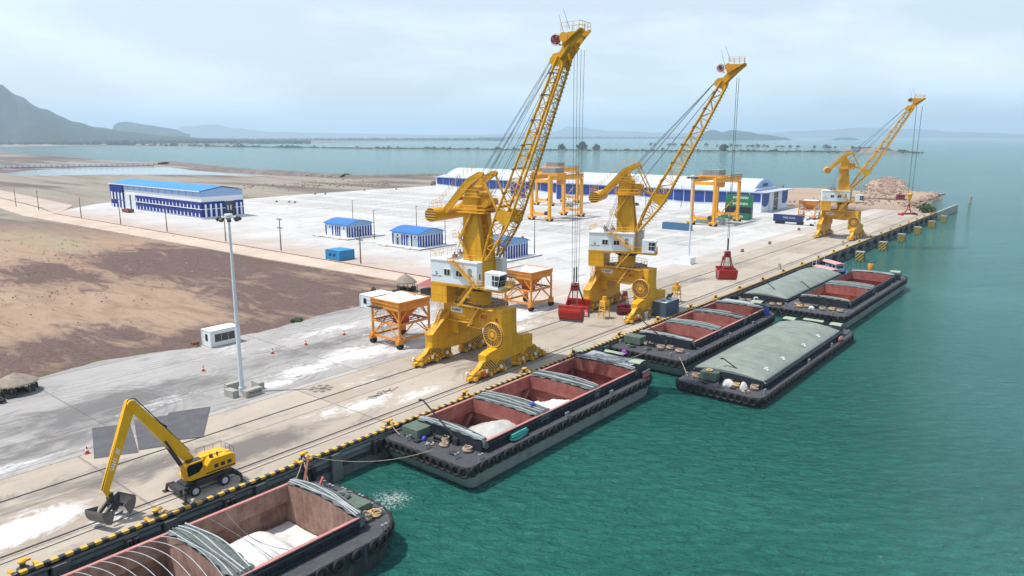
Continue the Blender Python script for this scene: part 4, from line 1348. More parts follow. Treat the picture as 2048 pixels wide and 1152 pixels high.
def on(root, v):
    """barge-local point to the world"""
    r = root.rotation_euler.z
    return (root.location.x + v[0] * math.cos(r) - v[1] * math.sin(r), root.location.y + v[0] * math.sin(r) + v[1] * math.cos(r), root.location.z + v[2])
def coil(label, root, v, r=0.65, h=0.35, mt='rope', messy=0.0, group='rope coils lying on the barge decks'):
    w_ = on(root, v)
    mb = MB(); rnd = random.Random(int(w_[0] * 13 + w_[1] * 7))
    nt = 7
    pts = []
    for i in range(nt * 10):
        a = 2 * PI * i / 10
        rr = r * (0.62 + 0.38 * math.sin(i * 0.37 + 1) ** 2) * (1 + messy * rnd.uniform(-0.4, 0.4))
        pts.append((math.cos(a) * rr, math.sin(a) * rr, 0.06 + h * i / (nt * 10.0) + messy * rnd.uniform(0, 0.15)))
    mb.path(pts, 0.075, 5)
    mb.path([pts[-1], (r * 0.4, r * 0.9, h + 0.1), (r * 1.5, r * 0.8, 0.06), (r * 2.1, r * 0.2, 0.06)], 0.055, 4)
    o = mb.build('rope_coil', M[mt]); o.location = w_
    return tag(o, label, 'rope coil', group)
def bundle(name, label, cat, root, v, sz, mt, seed=1, group=None):
    """a slumped sack or crumpled sheet"""
    w_ = on(root, v)
    mb = MB()
    def fn(u, t):
        a = 2 * PI * u; q = PI * t * 0.5
        k = 0.75 + 0.5 * fbm(math.cos(a) * 2 + seed, math.sin(a) * 2 + t * 3, 3)
        return (sz[0] * math.cos(a) * math.cos(q) * k, sz[1] * math.sin(a) * math.cos(q) * k, sz[2] * math.sin(q) * k)
    mb.grid(16, 6, fn)
    o = mb.build(name, M[mt], None, True); o.location = w_
    return tag(o, label, cat, group)
def heap(name, label, cat, root, x0, x1, hw, z0, fn, mt, nx=26, ny=22):
    mb = MB()
    def f(u, v):
        xx = x0 + (x1 - x0) * u; yy = -hw + 2 * hw * v
        return (xx, yy, z0 + fn(u, v))
    mb.grid(nx, ny, f)
    o = mb.build(name, M[mt], None, True)
    o.location = root.location; o.rotation_euler = root.rotation_euler
    return tag(o, label, cat)
def deckbox(label, root, v, sz, mt='canvas', group=None):
    w_ = on(root, v)
    t = thing('deck_locker', label, 'locker', w_, root.rotation_euler.z)
    a, b_, c = sz
    mb = MB(); mb.box(-a / 2, a / 2, -b_ / 2, b_ / 2, 0.0, c * 0.85); mb.build('box', M['dark'], t)
    mb = MB()
    def fn(u, q):
        return (-a * 0.54 + a * 1.08 * u, -b_ * 0.54 + b_ * 1.08 * q, c + 0.09 * fbm(u * 4, q * 5, 3))
    mb.grid(8, 10, fn)
    P_ = [(-a * .54, -b_ * .54), (a * .54, -b_ * .54), (a * .54, b_ * .54), (-a * .54, b_ * .54)]
    for i in range(4):
        p, q = P_[i], P_[(i + 1) % 4]
        mb.grid(8, 3, lambda u, s_, p=p, q=q: (p[0] + (q[0] - p[0]) * u, p[1] + (q[1] - p[1]) * u, (c + 0.05) - s_ * c * (0.78 + 0.2 * fbm(u * 4 + p[0], 1, 2)) + 0))
    mb.build('canvas_sheet', M[mt], t, True)
    return t
def derrick(root, v, tip, mt='dark', r=0.13):
    mb = MB()
    mb.box(v[0] - 0.35, v[0] + 0.35, v[1] - 0.35, v[1] + 0.35, 0, 0.9)
    mb.tube((v[0], v[1], 0.7), tip, r, 8, r * 0.75)
    mb.tube(tip, (tip[0] - 0.4, tip[1] + 0.35, tip[2] + 0.05), r, 6)
    mb.build('derrick_boom', M[mt], root)
def winch(root, x, y):
    mb = MB()
    mb.box(x - 0.5, x + 0.5, y - 0.7, y + 0.7, 0, 0.18)
    mb.tube((x, y - 0.6, 0.5), (x, y + 0.6, 0.5), 0.28, 10); mb.tube((x, y - 0.65, 0.5), (x, y - 0.57, 0.5), 0.45, 12); mb.tube((x, y + 0.57, 0.5), (x, y + 0.65, 0.5), 0.45, 12)
    for q in (-0.75, 0.75): mb.bar((x - 0.3, y + q, 0.1), (x, y + q, 0.8), 0.08, 0.1)
    mb.tube((x + 0.3, y - 0.9, 0), (x + 0.3, y - 0.9, 1.2), 0.05, 5); mb.tube((x - 0.1, y + 0.9, 0), (x - 0.1, y + 0.9, 1.0), 0.05, 5)
    mb.build('winch', M['dark'], root)
def hatches(root, pts):
    for x, y in pts:
        mb = MB(); mb.box(x - 0.35, x + 0.35, y - 0.35, y + 0.35, 0, 0.22); mb.box(x - 0.42, x + 0.42, y - 0.42, y + 0.42, 0.22, 0.28)
        mb.build('deck_hatch', M['dark'], root)
def deckhouse(root, x0, x1, hy, h=2.0, rings=True):
    mb = MB(); mb.box(x0, x1, -hy, hy, 0.0, h); mb.build('deckhouse', M['hull'], root)
    mb = MB(); mb.box(x0 - 0.3, x1 + 0.35, -hy - 0.3, hy + 0.3, h, h + 0.10); mb.build('deckhouse_roof', M['sheetroof'], root)
    k = -hy + 0.8
    while k < hy - 0.8:
        mb = MB(); mb.box(x0 - 0.06, x0 - 0.0, k, k + 0.75, h - 0.75, h - 0.25); mb.build('window', M['glass'], root); k += 1.55
    if rings:
        for q in (-hy * 0.55, hy * 0.55):
            mb = MB(); mb.torus((x0 + 1.3, q, h + 0.2), (0, 0, 1), 0.62, 0.12, 16, 6); mb.build('hatch_ring', M['pipe'], root, True)
def canopy(root, x0, x1, y0, y1, z, sides=True, mt='awning'):
    mb = MB()
    def fn(u, v):
        return (x0 + (x1 - x0) * u, y0 + (y1 - y0) * v, z + 0.22 * math.sin(PI * u) + 0.05 * hash2(u * 9, v * 9))
    mb.grid(6, 6, fn)
    mb.build('canopy', M[mt], root, True)
    for xx in (x0 + 0.08, x1 - 0.08):
        for yy in (y0 + 0.08, y1 - 0.08):
            mb = MB(); mb.tube((xx, yy, 0), (xx, yy, z), 0.05, 5); mb.build('canopy_post', M['dark'], root)
    if sides:
        mb = MB(); mb.box(x0 + 0.2, x1 - 0.2, y0 + 0.2, y1 - 0.2, 0, z - 0.75); mb.build('canopy_body', M['coam'], root)
M['sheetroof'] = paint('deckhouse_roof_grey', (0.33, 0.35, 0.38), 0.6, 0.08, 0.5, (0.45, 0.45, 0.45), 0.4, streak=False)
M['lring'] = paint('life_ring_red', (0.55, 0.12, 0.10), 0.6, 0.1, 1.0)
M['purple'] = paint('purple_cloth', (0.30, 0.06, 0.40), 0.8, 0.1, 1.0)
M['bluep'] = paint('blue_plastic', (0.02, 0.05, 0.35), 0.5, 0.1, 1.0)

# --- barge 1 (nearest, partly outside the picture): bow points away, seen from its hold side
B0, ar = barge('nearest black barge, half out of the picture, white heap in its brown hold', 2.0, 58.75, 43.6, 16.2, [(10.0, 25.6), (27.9, 38.6)], 5.6,
    bow=(5.6, 6.6), stern=(4, 4), hullm='hulldark', rev=True, camber=0.55, far_brown=True, depth=2.98, tyre_sides=(-1,), tstep=2.0, tyre_big=True)
heap('cargo_heap', 'large white cargo heap half covered by sheets in the nearest open hold', 'cargo heap', B0, 27.95, 38.5, 5.5, -2.97,
     lambda u, v: 3.3 * math.exp(-((u - 0.22) / 0.40) ** 4 - ((v - 0.40) / 0.40) ** 4) + 0.5 * fbm(u * 4, v * 4, 3) + 0.35 * abs(fbm(u * 9, v * 9, 3) - 0.5), 'salt', 60, 52)
heap('cargo_heap', 'grey white cargo mound under the curved hoops in the nearest barge', 'cargo heap', B0, 10.1, 25.5, 5.5, -2.97,
     lambda u, v: 2.6 * math.exp(-((u - 0.62) / 0.3) ** 2 - ((v - 0.40) / 0.40) ** 2) + 0.3 * fbm(u * 5, v * 5, 3), 'powder')
for k in range(15):
    mb = MB(); xx = 10.6 + k * 1.05
    mb.path([(xx + 0.25 * math.sin(i * 0.22), 5.6 * (-1 + 2 * i / 16.0), 1.38 + 0.95 * (1 - (-1 + 2 * i / 16.0) ** 2)) for i in range(17)], 0.035, 5)
    mb.build('cover_hoop', M['pipe'], B0)
for k, (xx, tl) in enumerate(((29.8, 0.8), (31.5, -0.6), (26.8, 0.3))):
    mb = MB(); mb.path([(xx + tl * math.sin(PI * i / 16.0) * 0.8, 5.5 * (-1 + 2 * i / 16.0), 1.3 - (0.6 if k < 2 else 0) * math.sin(PI * i / 16.0)) for i in range(17)], 0.03, 5); mb.build('slack_line', M['wire'], B0)
bundle('canvas_heap', 'crumpled grey canvas bunched at the hold corner of the nearest barge', 'canvas', B0, (39.6, -4.6, 0), (0.9, 0.9, 1.5), 'sheetgrey', 3)
deckbox('low green locker with ropes on top, on the rounded bow of the nearest barge', B0, (41.3, -1.3, 0), (1.9, 4.2, 0.9))
coil('tangled straw rope coil nearest the tip of the bow of the nearest barge', B0, (41.9, -4.6, 0), 0.62, 0.35, 'yrope', 0.5)
coil('brown rope coil beside the straw coil on the nearest barge', B0, (40.7, -4.7, 0), 0.55, 0.7, 'rope')
coil('straw rope coil behind the black winch on the nearest barge', B0, (40.9, 2.3, 0), 0.7, 0.3, 'yrope', 0.5)
coil('small straw rope coil touching the winch on the nearest barge', B0, (40.7, 3.5, 0), 0.5, 0.35, 'yrope', 0.3)
coil('grey rope coil by the foot of the red spar on the nearest barge', B0, (39.9, 6.1, 0), 0.6, 0.4, 'rope')
coil('loose grey rope heaped on the green locker of the nearest barge', B0, (41.0, -0.6, 0.95), 0.7, 0.2, 'sheetgrey', 0.6)
mb = MB(); mb.bar((39.9, 4.8, 0.2), (43.6, 8.8, 1.9), 0.32, 0.4, 0.2, 0.25); mb.build('derrick_boom', M['brown'], B0)
t = thing('anchor_bracket', 'orange red steel bracket standing on the bow of the nearest barge', 'bracket', on(B0, (41.8, 4.6, 0)))
mb = MB(); mb.bar((0, 0, 0), (0.5, -0.2, 1.2), 0.45, 0.16); mb.box(-0.2, 0.5, -0.3, 0.3, 0, 0.15); mb.build('bracket_arm', M['lring'], t)
t = thing('pump_unit', 'small black pump frame on the bow deck between red spar and coils', 'pump', on(B0, (41.4, 3.7, 0)))
mb = MB(); mb.box(-0.55, 0.55, -0.4, 0.4, 0, 0.35); mb.build('base_frame', M['pipe'], t)
mb = MB(); mb.box(-0.4, 0.4, -0.3, 0.3, 0.35, 0.75); mb.build('motor', M['dark'], t)
winch(B0, 41.0, 1.7)
for k, (dx, dy) in enumerate(((43.1, -1.0), (42.9, 1.6), (42.5, 3.3), (42.7, -3.0))):
    mb = MB()
    for q in (-0.24, 0.24): mb.lathe((dx, dy + q, 0), [(0.13, 0), (0.13, 0.5), (0.17, 0.53), (0.17, 0.6)], 8)
    mb.build('mooring_bitt', M['grey'], B0, True)

# --- barge 2
B1, ar = barge('long black barge with three open red holds in the middle foreground', 57.6, 61.35, 45.6, 14.4, [(5.4, 14.8), (18.3, 27.8), (30.6, 40.0)], 5.55, bow=(1.0, 1.0), stern=(5.0, 4.6), tstep=1.5)
heap('cargo_heap', 'pale grey and white cargo mound in the nearest hold of the three hold barge', 'cargo heap', B1, 5.2, 15.0, 6.1, -2.93,
     lambda u, v: 3.1 * math.exp(-((u - 0.78) / 0.50) ** 2 - ((v - 0.40) / 0.40) ** 2) + 0.4 * fbm(u * 5, v * 5, 3) + 0.9 * abs(fbm(u * 7, v * 7, 3) - 0.5) - 0.3, 'powder', 50, 44)
heap('cargo_heap', 'bright white cargo patch on top of the mound in the nearest hold', 'cargo heap', B1, 8.6, 14.7, 3.4, -2.3,
     lambda u, v: 2.6 * math.sin(PI * u) ** 0.6 * math.sin(PI * min(1, v * 1.3)) ** 0.7 * (0.6 + 0.4 * fbm(u * 6, v * 6, 2)) + 0.25 * fbm(u * 7, v * 7, 3) - 0.6, 'salt')
heap('cargo_heap', 'crumpled white cargo heap in the middle hold of the three hold barge', 'cargo heap', B1, 18.2, 27.9, 6.1, -2.93,
     lambda u, v: 2.6 * math.exp(-((u - 0.7) / 0.5) ** 2 - ((v - 0.35) / 0.33) ** 2) + 0.5 * fbm(u * 6, v * 6, 3) + 1.6 * abs(fbm(u * 6, v * 6, 3, 4) - 0.5) - 0.3, 'salt', 50, 44)
deckbox('olive canvas covered locker at the quay side of the three hold barge bow', B1, (3.3, 4.5, 0), (2.6, 2.6, 1.25))
derrick(B1, (4.2, -1.5), (3.2, 3.3, 5.0))
winch(B1, 3.6, 0.9)
hatches(B1, [(1.7, 2.9), (2.6, 1.5), (1.9, -3.2)])
coil('pale rope coil on the seaward bow corner of the foreground three hold barge', B1, (3.5, -4.0, 0), 0.6, 0.55)
coil('brown rope coil behind the derrick foot of the three hold barge', B1, (2.9, -0.6, 0), 0.55, 0.3)
coil('stacked grey rope coil between winch and derrick of the three hold barge', B1, (3.7, -0.1, 0), 0.5, 0.75)
coil('flat rope coil lying in front of the winch of the three hold barge', B1, (2.2, 1.1, 0), 0.5, 0.12)
bundle('blue_bag', 'small blue plastic bag beside the olive locker of the three hold barge', 'bag', B1, (2.6, 2.6, 0), (0.45, 0.4, 0.55), 'bluep', 5)
bundle('canvas_heap', 'grey canvas slumped over the near hold corner of the three hold barge', 'canvas', B1, (5.0, -5.5, 0.6), (0.5, 0.6, 0.9), 'sheetgrey', 8)
t = thing('skiff', 'small turquoise skiff lashed to the side coaming of the three hold barge', 'skiff', on(B1, (10.6, -6.35, 0.55)), R(2))
mb = MB()
def skf(u, v):
    a = (v * 2 - 1); wd = 0.42 * math.sin(PI * (0.08 + 0.84 * u)) ** 0.6
    return (-1.75 + 3.5 * u, a * 0.12 + 0.16 * (1 - a * a), a * wd * 1.25)
mb.grid(12, 8, skf); mb.grid(12, 8, lambda u, v: (skf(u, v)[0], -skf(u, v)[1] * 1.2, skf(u, v)[2])); mb.build('hull', M['skiff'], t, True)
mb = MB(); mb.bar((-1.6, 0.0, 0.42), (1.6, 0.0, 0.42), 0.2, 0.06); mb.build('gunwale', M['skiff'], t)
deckhouse(B1, 41.1, 44.0, 4.4, 1.75)
canopy(B1, 40.6, 43.0, -6.4, -4.4, 2.5); canopy(B1, 41.0, 43.4, 4.8, 6.9, 2.3)
canopy(B1, 43.9, 45.0, -1.5, 2.3, 2.2, False)
mb = MB(); mb.box(41.4, 43.4, -6.75, -6.6, 0.1, 0.75); mb.build('name_board', M['lring'], B1)
mb = MB(); mb.box(41.2, 43.5, -6.72, -6.55, 0.95, 1.15); mb.build('fascia', M['pipe'], B1)
bundle('blue_bag', 'blue plastic bag on the cover pipes between the first two holds', 'bag', B1, (16.9, -3.6, 2.1), (0.45, 0.4, 0.3), 'bluep', 15)

# --- barge 3
B2, ar = barge('black barge with three open red holds lying behind the large foreground barge', 111.2, 61.3, 45.8, 14.6, [(8.4, 17.4), (20.4, 29.2), (32.0, 40.6)], 5.3, bow=(1.2, 1.2), stern=(5.0, 4.6), tstep=1.5)
heap('cargo_heap', 'flat white cargo patch in the nearest hold of the barge behind', 'cargo heap', B2, 8.2, 17.6, 5.9, -2.93,
     lambda u, v: 3.1 * math.exp(-((u - 0.12) / 0.42) ** 2 - ((v - 0.12) / 0.42) ** 2) + 0.3 * fbm(u * 5, v * 5, 3), 'salt')
heap('cargo_heap', 'small white cargo patch in the middle hold of the barge behind', 'cargo heap', B2, 20.2, 29.4, 5.9, -2.93,
     lambda u, v: 3.3 * math.exp(-((u - 0.15) / 0.35) ** 2 - ((v - 0.10) / 0.36) ** 2) + 0.3 * fbm(u * 5, v * 5, 3), 'salt')
deckbox('green metal locker on the bow of the barge behind the foreground one', B2, (4.6, 4.6, 0), (2.2, 3.0, 1.5))
derrick(B2, (7.0, -0.5), (5.6, 4.2, 4.6))
winch(B2, 4.8, 1.4); hatches(B2, [(2.2, 3.6), (2.6, 0.6), (3.6, -1.2)])
coil('grey brown rope coil beside the green locker of the barge behind', B2, (5.0, 2.4, 0), 0.65, 0.6)
coil('grey rope coil at mid bow of the barge behind', B2, (4.6, -0.7, 0), 0.7, 0.55)
coil('grey rope coil at the derrick foot of the barge behind', B2, (5.2, -2.2, 0), 0.6, 0.6)
coil('pinkish sacking coil by the hold corner of the barge behind', B2, (4.6, -4.4, 0), 0.7, 0.5)
bundle('purple_cloth', 'purple cloth hung over the bow tyres of the barge behind', 'cloth', B2, (-0.3, 3.9, -0.7), (0.35, 0.7, 0.8), 'purple', 9)
bundle('blue_bag', 'dark blue bag at the stern hold corner of the barge behind', 'bag', B2, (41.9, -5.6, 0.2), (0.8, 0.9, 1.5), 'bluep', 25)
deckhouse(B2, 41.4, 43.8, 4.0, 1.75, False)
canopy(B2, 41.6, 44.2, -4.6, -2.2, 2.4); 

# --- barge 4: covered, outer
B3, ar = barge('outer barge with its whole hold under an arched grey green canvas cover', 105.4, 45.2, 52.0, 14.2, [(5.0, 24.0), (25.0, 43.6)], 5.8, dz=-1.4, bow=(1.7, 1.7), stern=(5.0, 5.0), hullm='hulldark', rim='coam',
               tarp=[(4.4, 24.6), (24.6, 44.2)], tstep=1.35)
def mark(root, xx, v, hw_=6.14, coam_=1.35):
    mb = MB()
    q = abs(v); rise = 1.34 * (1 - q ** 2.3)
    z = coam_ + rise + 0.12; yy = v * (hw_)
    sl = 0.62
    for (a, b_, c, d) in ((0, 0, 0.9, 0.12), (0, 0, 0.12, 0.35), (0.30, 0.15, 0.7, 0.26), (0.55, 0.30, 1.3, 0.42), (-0.1, 0.42, 0.35, 0.55), (0.5, 0.50, 0.9, 0.60)):
        mb.quad((xx + a, yy + b_, z + b_ * sl), (xx + c, yy + b_, z + b_ * sl), (xx + c, yy + d, z + d * sl), (xx + a, yy + d, z + d * sl))
    mb.build('painted_mark', M['ltext'], root)
for xx in (8.0, 15.5, 26.0, 34.0): mark(B3, xx, -0.80)
deckbox('dark green locker with a rope ring on its lid on the outer barge bow', B3, (3.6, 2.7, 0), (1.8, 2.6, 1.45))
derrick(B3, (5.6, -3.6), (5.0, 1.2, 3.6))
winch(B3, 4.0, -0.4); hatches(B3, [(1.6, 2.6), (1.9, -1.9)])
coil('orange brown rope ring on the lid of the dark green locker', B3, (3.6, 2.9, 1.55), 0.5, 0.12, 'yrope')
coil('brown rope coil at the quay side corner of the outer barge bow', B3, (3.2, 5.0, 0), 0.65, 0.7, 'rope')
coil('brown rope coil nearest the open water on the outer barge bow', B3, (3.6, -4.7, 0), 0.65, 0.65, 'rope')
coil('straw rope coil between the two sacks on the outer barge bow', B3, (3.2, -1.9, 0), 0.55, 0.5, 'yrope')
coil('flat rope ring at the very edge of the outer barge bow', B3, (1.8, -4.0, 0), 0.6, 0.12)
bundle('white_sack', 'bright white sack on the outer barge bow beside the brown coil', 'sack', B3, (2.9, -3.2, 0), (0.65, 0.6, 1.15), 'salt', 11)
bundle('white_sack', 'large grey white sack heap at mid bow of the outer barge', 'sack', B3, (2.9, -0.7, 0), (0.8, 0.9, 1.05), 'salt', 12)
canopy(B3, 44.2, 46.8, 3.2, 5.6, 2.0); canopy(B3, 44.4, 47.0, -5.8, -3.6, 2.2)
mb = MB(); mb.box(44.3, 48.2, -3.2, 3.0, 0.9, 1.0); mb.build('stern_platform', M['deck'], B3)
canopy(B3, 46.6, 48.0, -1.8, 2.2, 1.9, False)
t = tag(bundle('pink_float', 'pink inflatable float lashed along the seaward side of the outer barge', 'float', B3, (42.0, -6.65, 0.2), (1.1, 0.35, 0.7), 'rim', 17), None)

# --- barge 5: open, far outer; barge 6: covered, inner
B4, ar = barge('farthest outer barge with two open maroon holds and a patch of yellow cargo', 160.6, 48.6, 60.8, 14.0, [(10.0, 26.4), (31.6, 49.6)], 5.2, bow=(2.4, 2.4), stern=(6.0, 5.2), tstep=1.6, dz=0.2, rim='coam')
heap('cargo_heap', 'bright yellow grain heap in the corner of the near hold of the farthest outer barge', 'cargo heap', B4, 9.8, 26.6, 5.8, -2.93,
     lambda u, v: 2.8 * math.exp(-((u - 0.12) / 0.30) ** 2 - ((v - 0.14) / 0.30) ** 2) + 0.2 * fbm(u * 5, v * 5, 3), 'corn')
derrick(B4, (8.0, -1.2), (6.4, 4.2, 5.2))
winch(B4, 5.0, 0.6)
for k, (a, c_) in enumerate(((4.4, -4.8), (5.0, -2.9), (4.0, -1.2), (4.6, 2.2), (3.6, 3.6), (5.4, 4.6))):
    coil(['brown rope coil nearest the open water on the farthest outer barge', 'second rope coil from the open water on the farthest outer barge', 'third rope coil, before the winch of the farthest outer barge',
          'rope coil just behind the winch of the farthest outer barge', 'rope coil at the inner bow corner of the farthest outer barge', 'rope coil beside the hold corner of the farthest outer barge'][k], B4, (a, c_, 0), 0.65, 0.5, 'yrope' if k in (1, 4) else 'rope')
bundle('white_sack', 'small white sack at mid bow of the farthest outer barge', 'sack', B4, (3.4, 0.9, 0), (0.6, 0.6, 0.8), 'salt', 21)
canopy(B4, 51.5, 54.0, -6.2, -3.8, 2.1); 
mb = MB(); mb.box(51.0, 54.5, -3.4, 3.6, 0, 1.2); mb.build('deckhouse', M['coam'], B4)
mb = MB(); mb.box(50.8, 54.8, -3.6, 3.8, 1.2, 1.32); mb.build('deckhouse_roof', M['sheetroof'], B4)
B5, ar = barge('inner barge beside the quay, grey canvas cover, next to the yellow cargo barge', 165.8, 62.1, 50.0, 12.6, [(4.4, 24.0), (25.0, 45.6)], 5.05, dz=-1.0, bow=(2.4, 2.4), stern=(4.5, 4.5),
               rim='coam', tarp=[(4.0, 24.6), (24.6, 46.2)], tstep=1.7, tyre_sides=(), tyre_stern=False)
derrick(B5, (8.0, -3.6), (7.0, 1.6, 4.6))
winch(B5, 2.4, 0.2)
for k, (a, c_) in enumerate(((2.4, -4.0), (1.8, -2.6), (2.2, 3.2), (1.6, 4.6))):
    coil(['orange brown rope coil at the outer bow corner of the inner covered barge', 'second rope coil from the outer corner of the inner covered barge', 'grey rope coil behind the winch of the inner covered barge', 'rope coil nearest the quay on the inner covered barge'][k],
         B5, (a, c_, 0), 0.62, 0.5, 'yrope' if k == 0 else 'rope')
t = thing('life_ring', 'white life ring standing on the bow rail of the inner covered barge', 'life ring', on(B5, (2.6, 1.6, 0.7)))
mb = MB(); mb.torus((0, 0, 0), (1, 0.3, 0), 0.45, 0.14, 14, 6); mb.build('ring', M['ltext'], t, True)

# mooring lines
def line(label, a, c, sag, r=0.05, mt='rope', name='mooring_rope'):
    a = Vector(a); c = Vector(c)
    pts = []
    for i in range(13):
        t = i / 12.0; p = a.lerp(c, t); p.z -= sag * 4 * t * (1 - t); pts.append(p)
    mb = MB(); mb.path(pts, r, 5)
    return tag(mb.build(name, M[mt]), label, 'rope')
line('mooring line from the quay bollard down to the bow of the nearest barge', (46.3, 69.6, 0.5), on(B0, (40.2, 7.0, 0.4)), 0.4)
line('second mooring line from the same bollard to the red spar barge bow', (46.3, 69.6, 0.5), on(B0, (41.4, 5.8, 0.4)), 0.5)
line('long slack line from the quay bollard to the bow of the three hold barge', (46.6, 69.3, 0.5), on(B1, (0.6, -1.0, 0.4)), 1.1, 0.04)
line('line hanging between the two three hold barges', on(B1, (45.2, 1.0, 0.8)), on(B2, (0.6, 0.0, 0.3)), 0.5, 0.05)
line('steep pale line between the middle barge and the outer covered barge', on(B2, (1.4, -6.0, 0.2)), on(B3, (2.2, 6.0, 0.3)), -0.1, 0.06)
line('mooring line from bollard to the inner bow corner of the three hold barge', (59.4, 69.5, 0.6), on(B1, (1.2, 5.6, 0.4)), 0.1)
line('mooring line from quay bollard to the covered inner barge', (203, 69.5, 0.6), on(B5, (44, 4.8, 0.6)), 0.4)
# quay-side barge cushion: old tyres between hull and wall are hidden from view

# --- two small wooden workboats behind the barges
def boat(label, x, y, rz, cab, roof, stripe, hullc, flip=1):
    t = thing('wooden_boat', label, 'boat', (x, y, WZ), rz)
    mb = MB()
    Lb, Wb = 15.0, 4.2
    def hf(u, v):
        a = v * 2 - 1
        wd = Wb / 2 * (math.sin(PI * min(1, 0.16 + u * 0.75)) ** 0.45 if u < 0.98 else 0.05)
        sheer = 0.9 + 1.1 * (u ** 3) + 0.3 * (1 - u) ** 3
        k = abs(a)
        return (Lb * u, wd * math.copysign(k ** 0.6, a), -0.6 + (sheer + 0.6) * (k ** 2.2))
    mb.grid(18, 14, hf); mb.build('hull', M[hullc], t, True)
    mb = MB()
    mb.poly([hf(i / 18.0, 0)[:2] + (0.95,) for i in range(1, 18)] + [hf(i / 18.0, 1)[:2] + (0.95,) for i in range(17, 0, -1)]); mb.build('deck', M['wood'], t)
    mb = MB(); pts0 = [hf(i / 18.0, 0) for i in range(19)]; pts1 = [hf(i / 18.0, 1) for i in range(19)]
    mb.path(pts0, 0.12, 5); mb.path(pts1, 0.12, 5); mb.build('gunwale', M[stripe], t)
    mb = MB(); mb.box(1.6, 9.0, -1.45, 1.45, 0.95, 3.1); mb.build('cabin', M[cab], t)
    mb = MB(); mb.grid(8, 6, lambda u, v: (1.1 + 8.4 * u, -1.8 + 3.6 * v, 3.12 + 0.25 * math.sin(PI * v))); mb.box(1.1, 9.5, -1.8, 1.8, 3.0, 3.11); mb.build('roof', M[roof], t)
    for k in range(4):
        for s_ in (-1, 1):
            mb = MB(); xx = 2.1 + k * 1.7; yy = s_ * 1.46
            mb.box(xx, xx + 1.0, min(yy, yy + s_ * 0.04), max(yy, yy + s_ * 0.04), 1.95, 2.65); mb.build('window', M['glass'] if k != 2 else M[stripe], t)
    mb = MB(); mb.box(1.55, 1.6, -1.0, 1.0, 1.9, 2.6); mb.build('window', M['glass'], t)
    for k, (xx, hh) in enumerate(((9.8, 5.6), (11.6, 5.2))):
        mb = MB(); mb.tube((xx, 0.3, 0.9), (xx, 0.3, hh), 0.13, 6, 0.08); mb.tube((xx, -0.5, hh * 0.85), (xx, 0.9, hh * 0.85), 0.06, 5); mb.build('mast', M['ltext'], t)
    return t
M['boatblue'] = paint('boat_blue', (0.10, 0.30, 0.60), 0.5, 0.15, 1.0)
M['boatpale'] = paint('boat_pale_blue', (0.40, 0.58, 0.72), 0.5, 0.1, 1.0)
M['boatpink'] = paint('boat_pink_roof', (0.62, 0.30, 0.28), 0.6, 0.15, 1.0)
boat('small wooden boat with white cabin and pink roof tucked behind the covered barge', 217.5, 59.2, R(52), 'bwhite', 'boatpink', 'lring', 'lring')
boat('small wooden boat with pale blue cabin lying between the white boat and the quay', 229.0, 61.0, R(48), 'boatpale', 'boatpink', 'boatblue', 'boatblue')
t = thing('orange_drum', 'bright orange float drum on the deck behind the farthest outer barge', 'drum', (222.5, 52.0, -0.1))
mb = MB(); mb.lathe((0, 0, 0), [(0.75, 0), (0.8, 0.3), (0.8, 1.5), (0.7, 1.8)], 12); mb.build('drum', M['horange'], t, True)
mb = MB(); mb.bar((0, 0, 1.8), (1.6, -1.6, 2.9), 0.18, 0.18); mb.build('handle', M['dark'], t)
M['reelin'] = paint('reel_cable_brown', (0.14, 0.085, 0.05), 0.8, 0.2, 2.0)
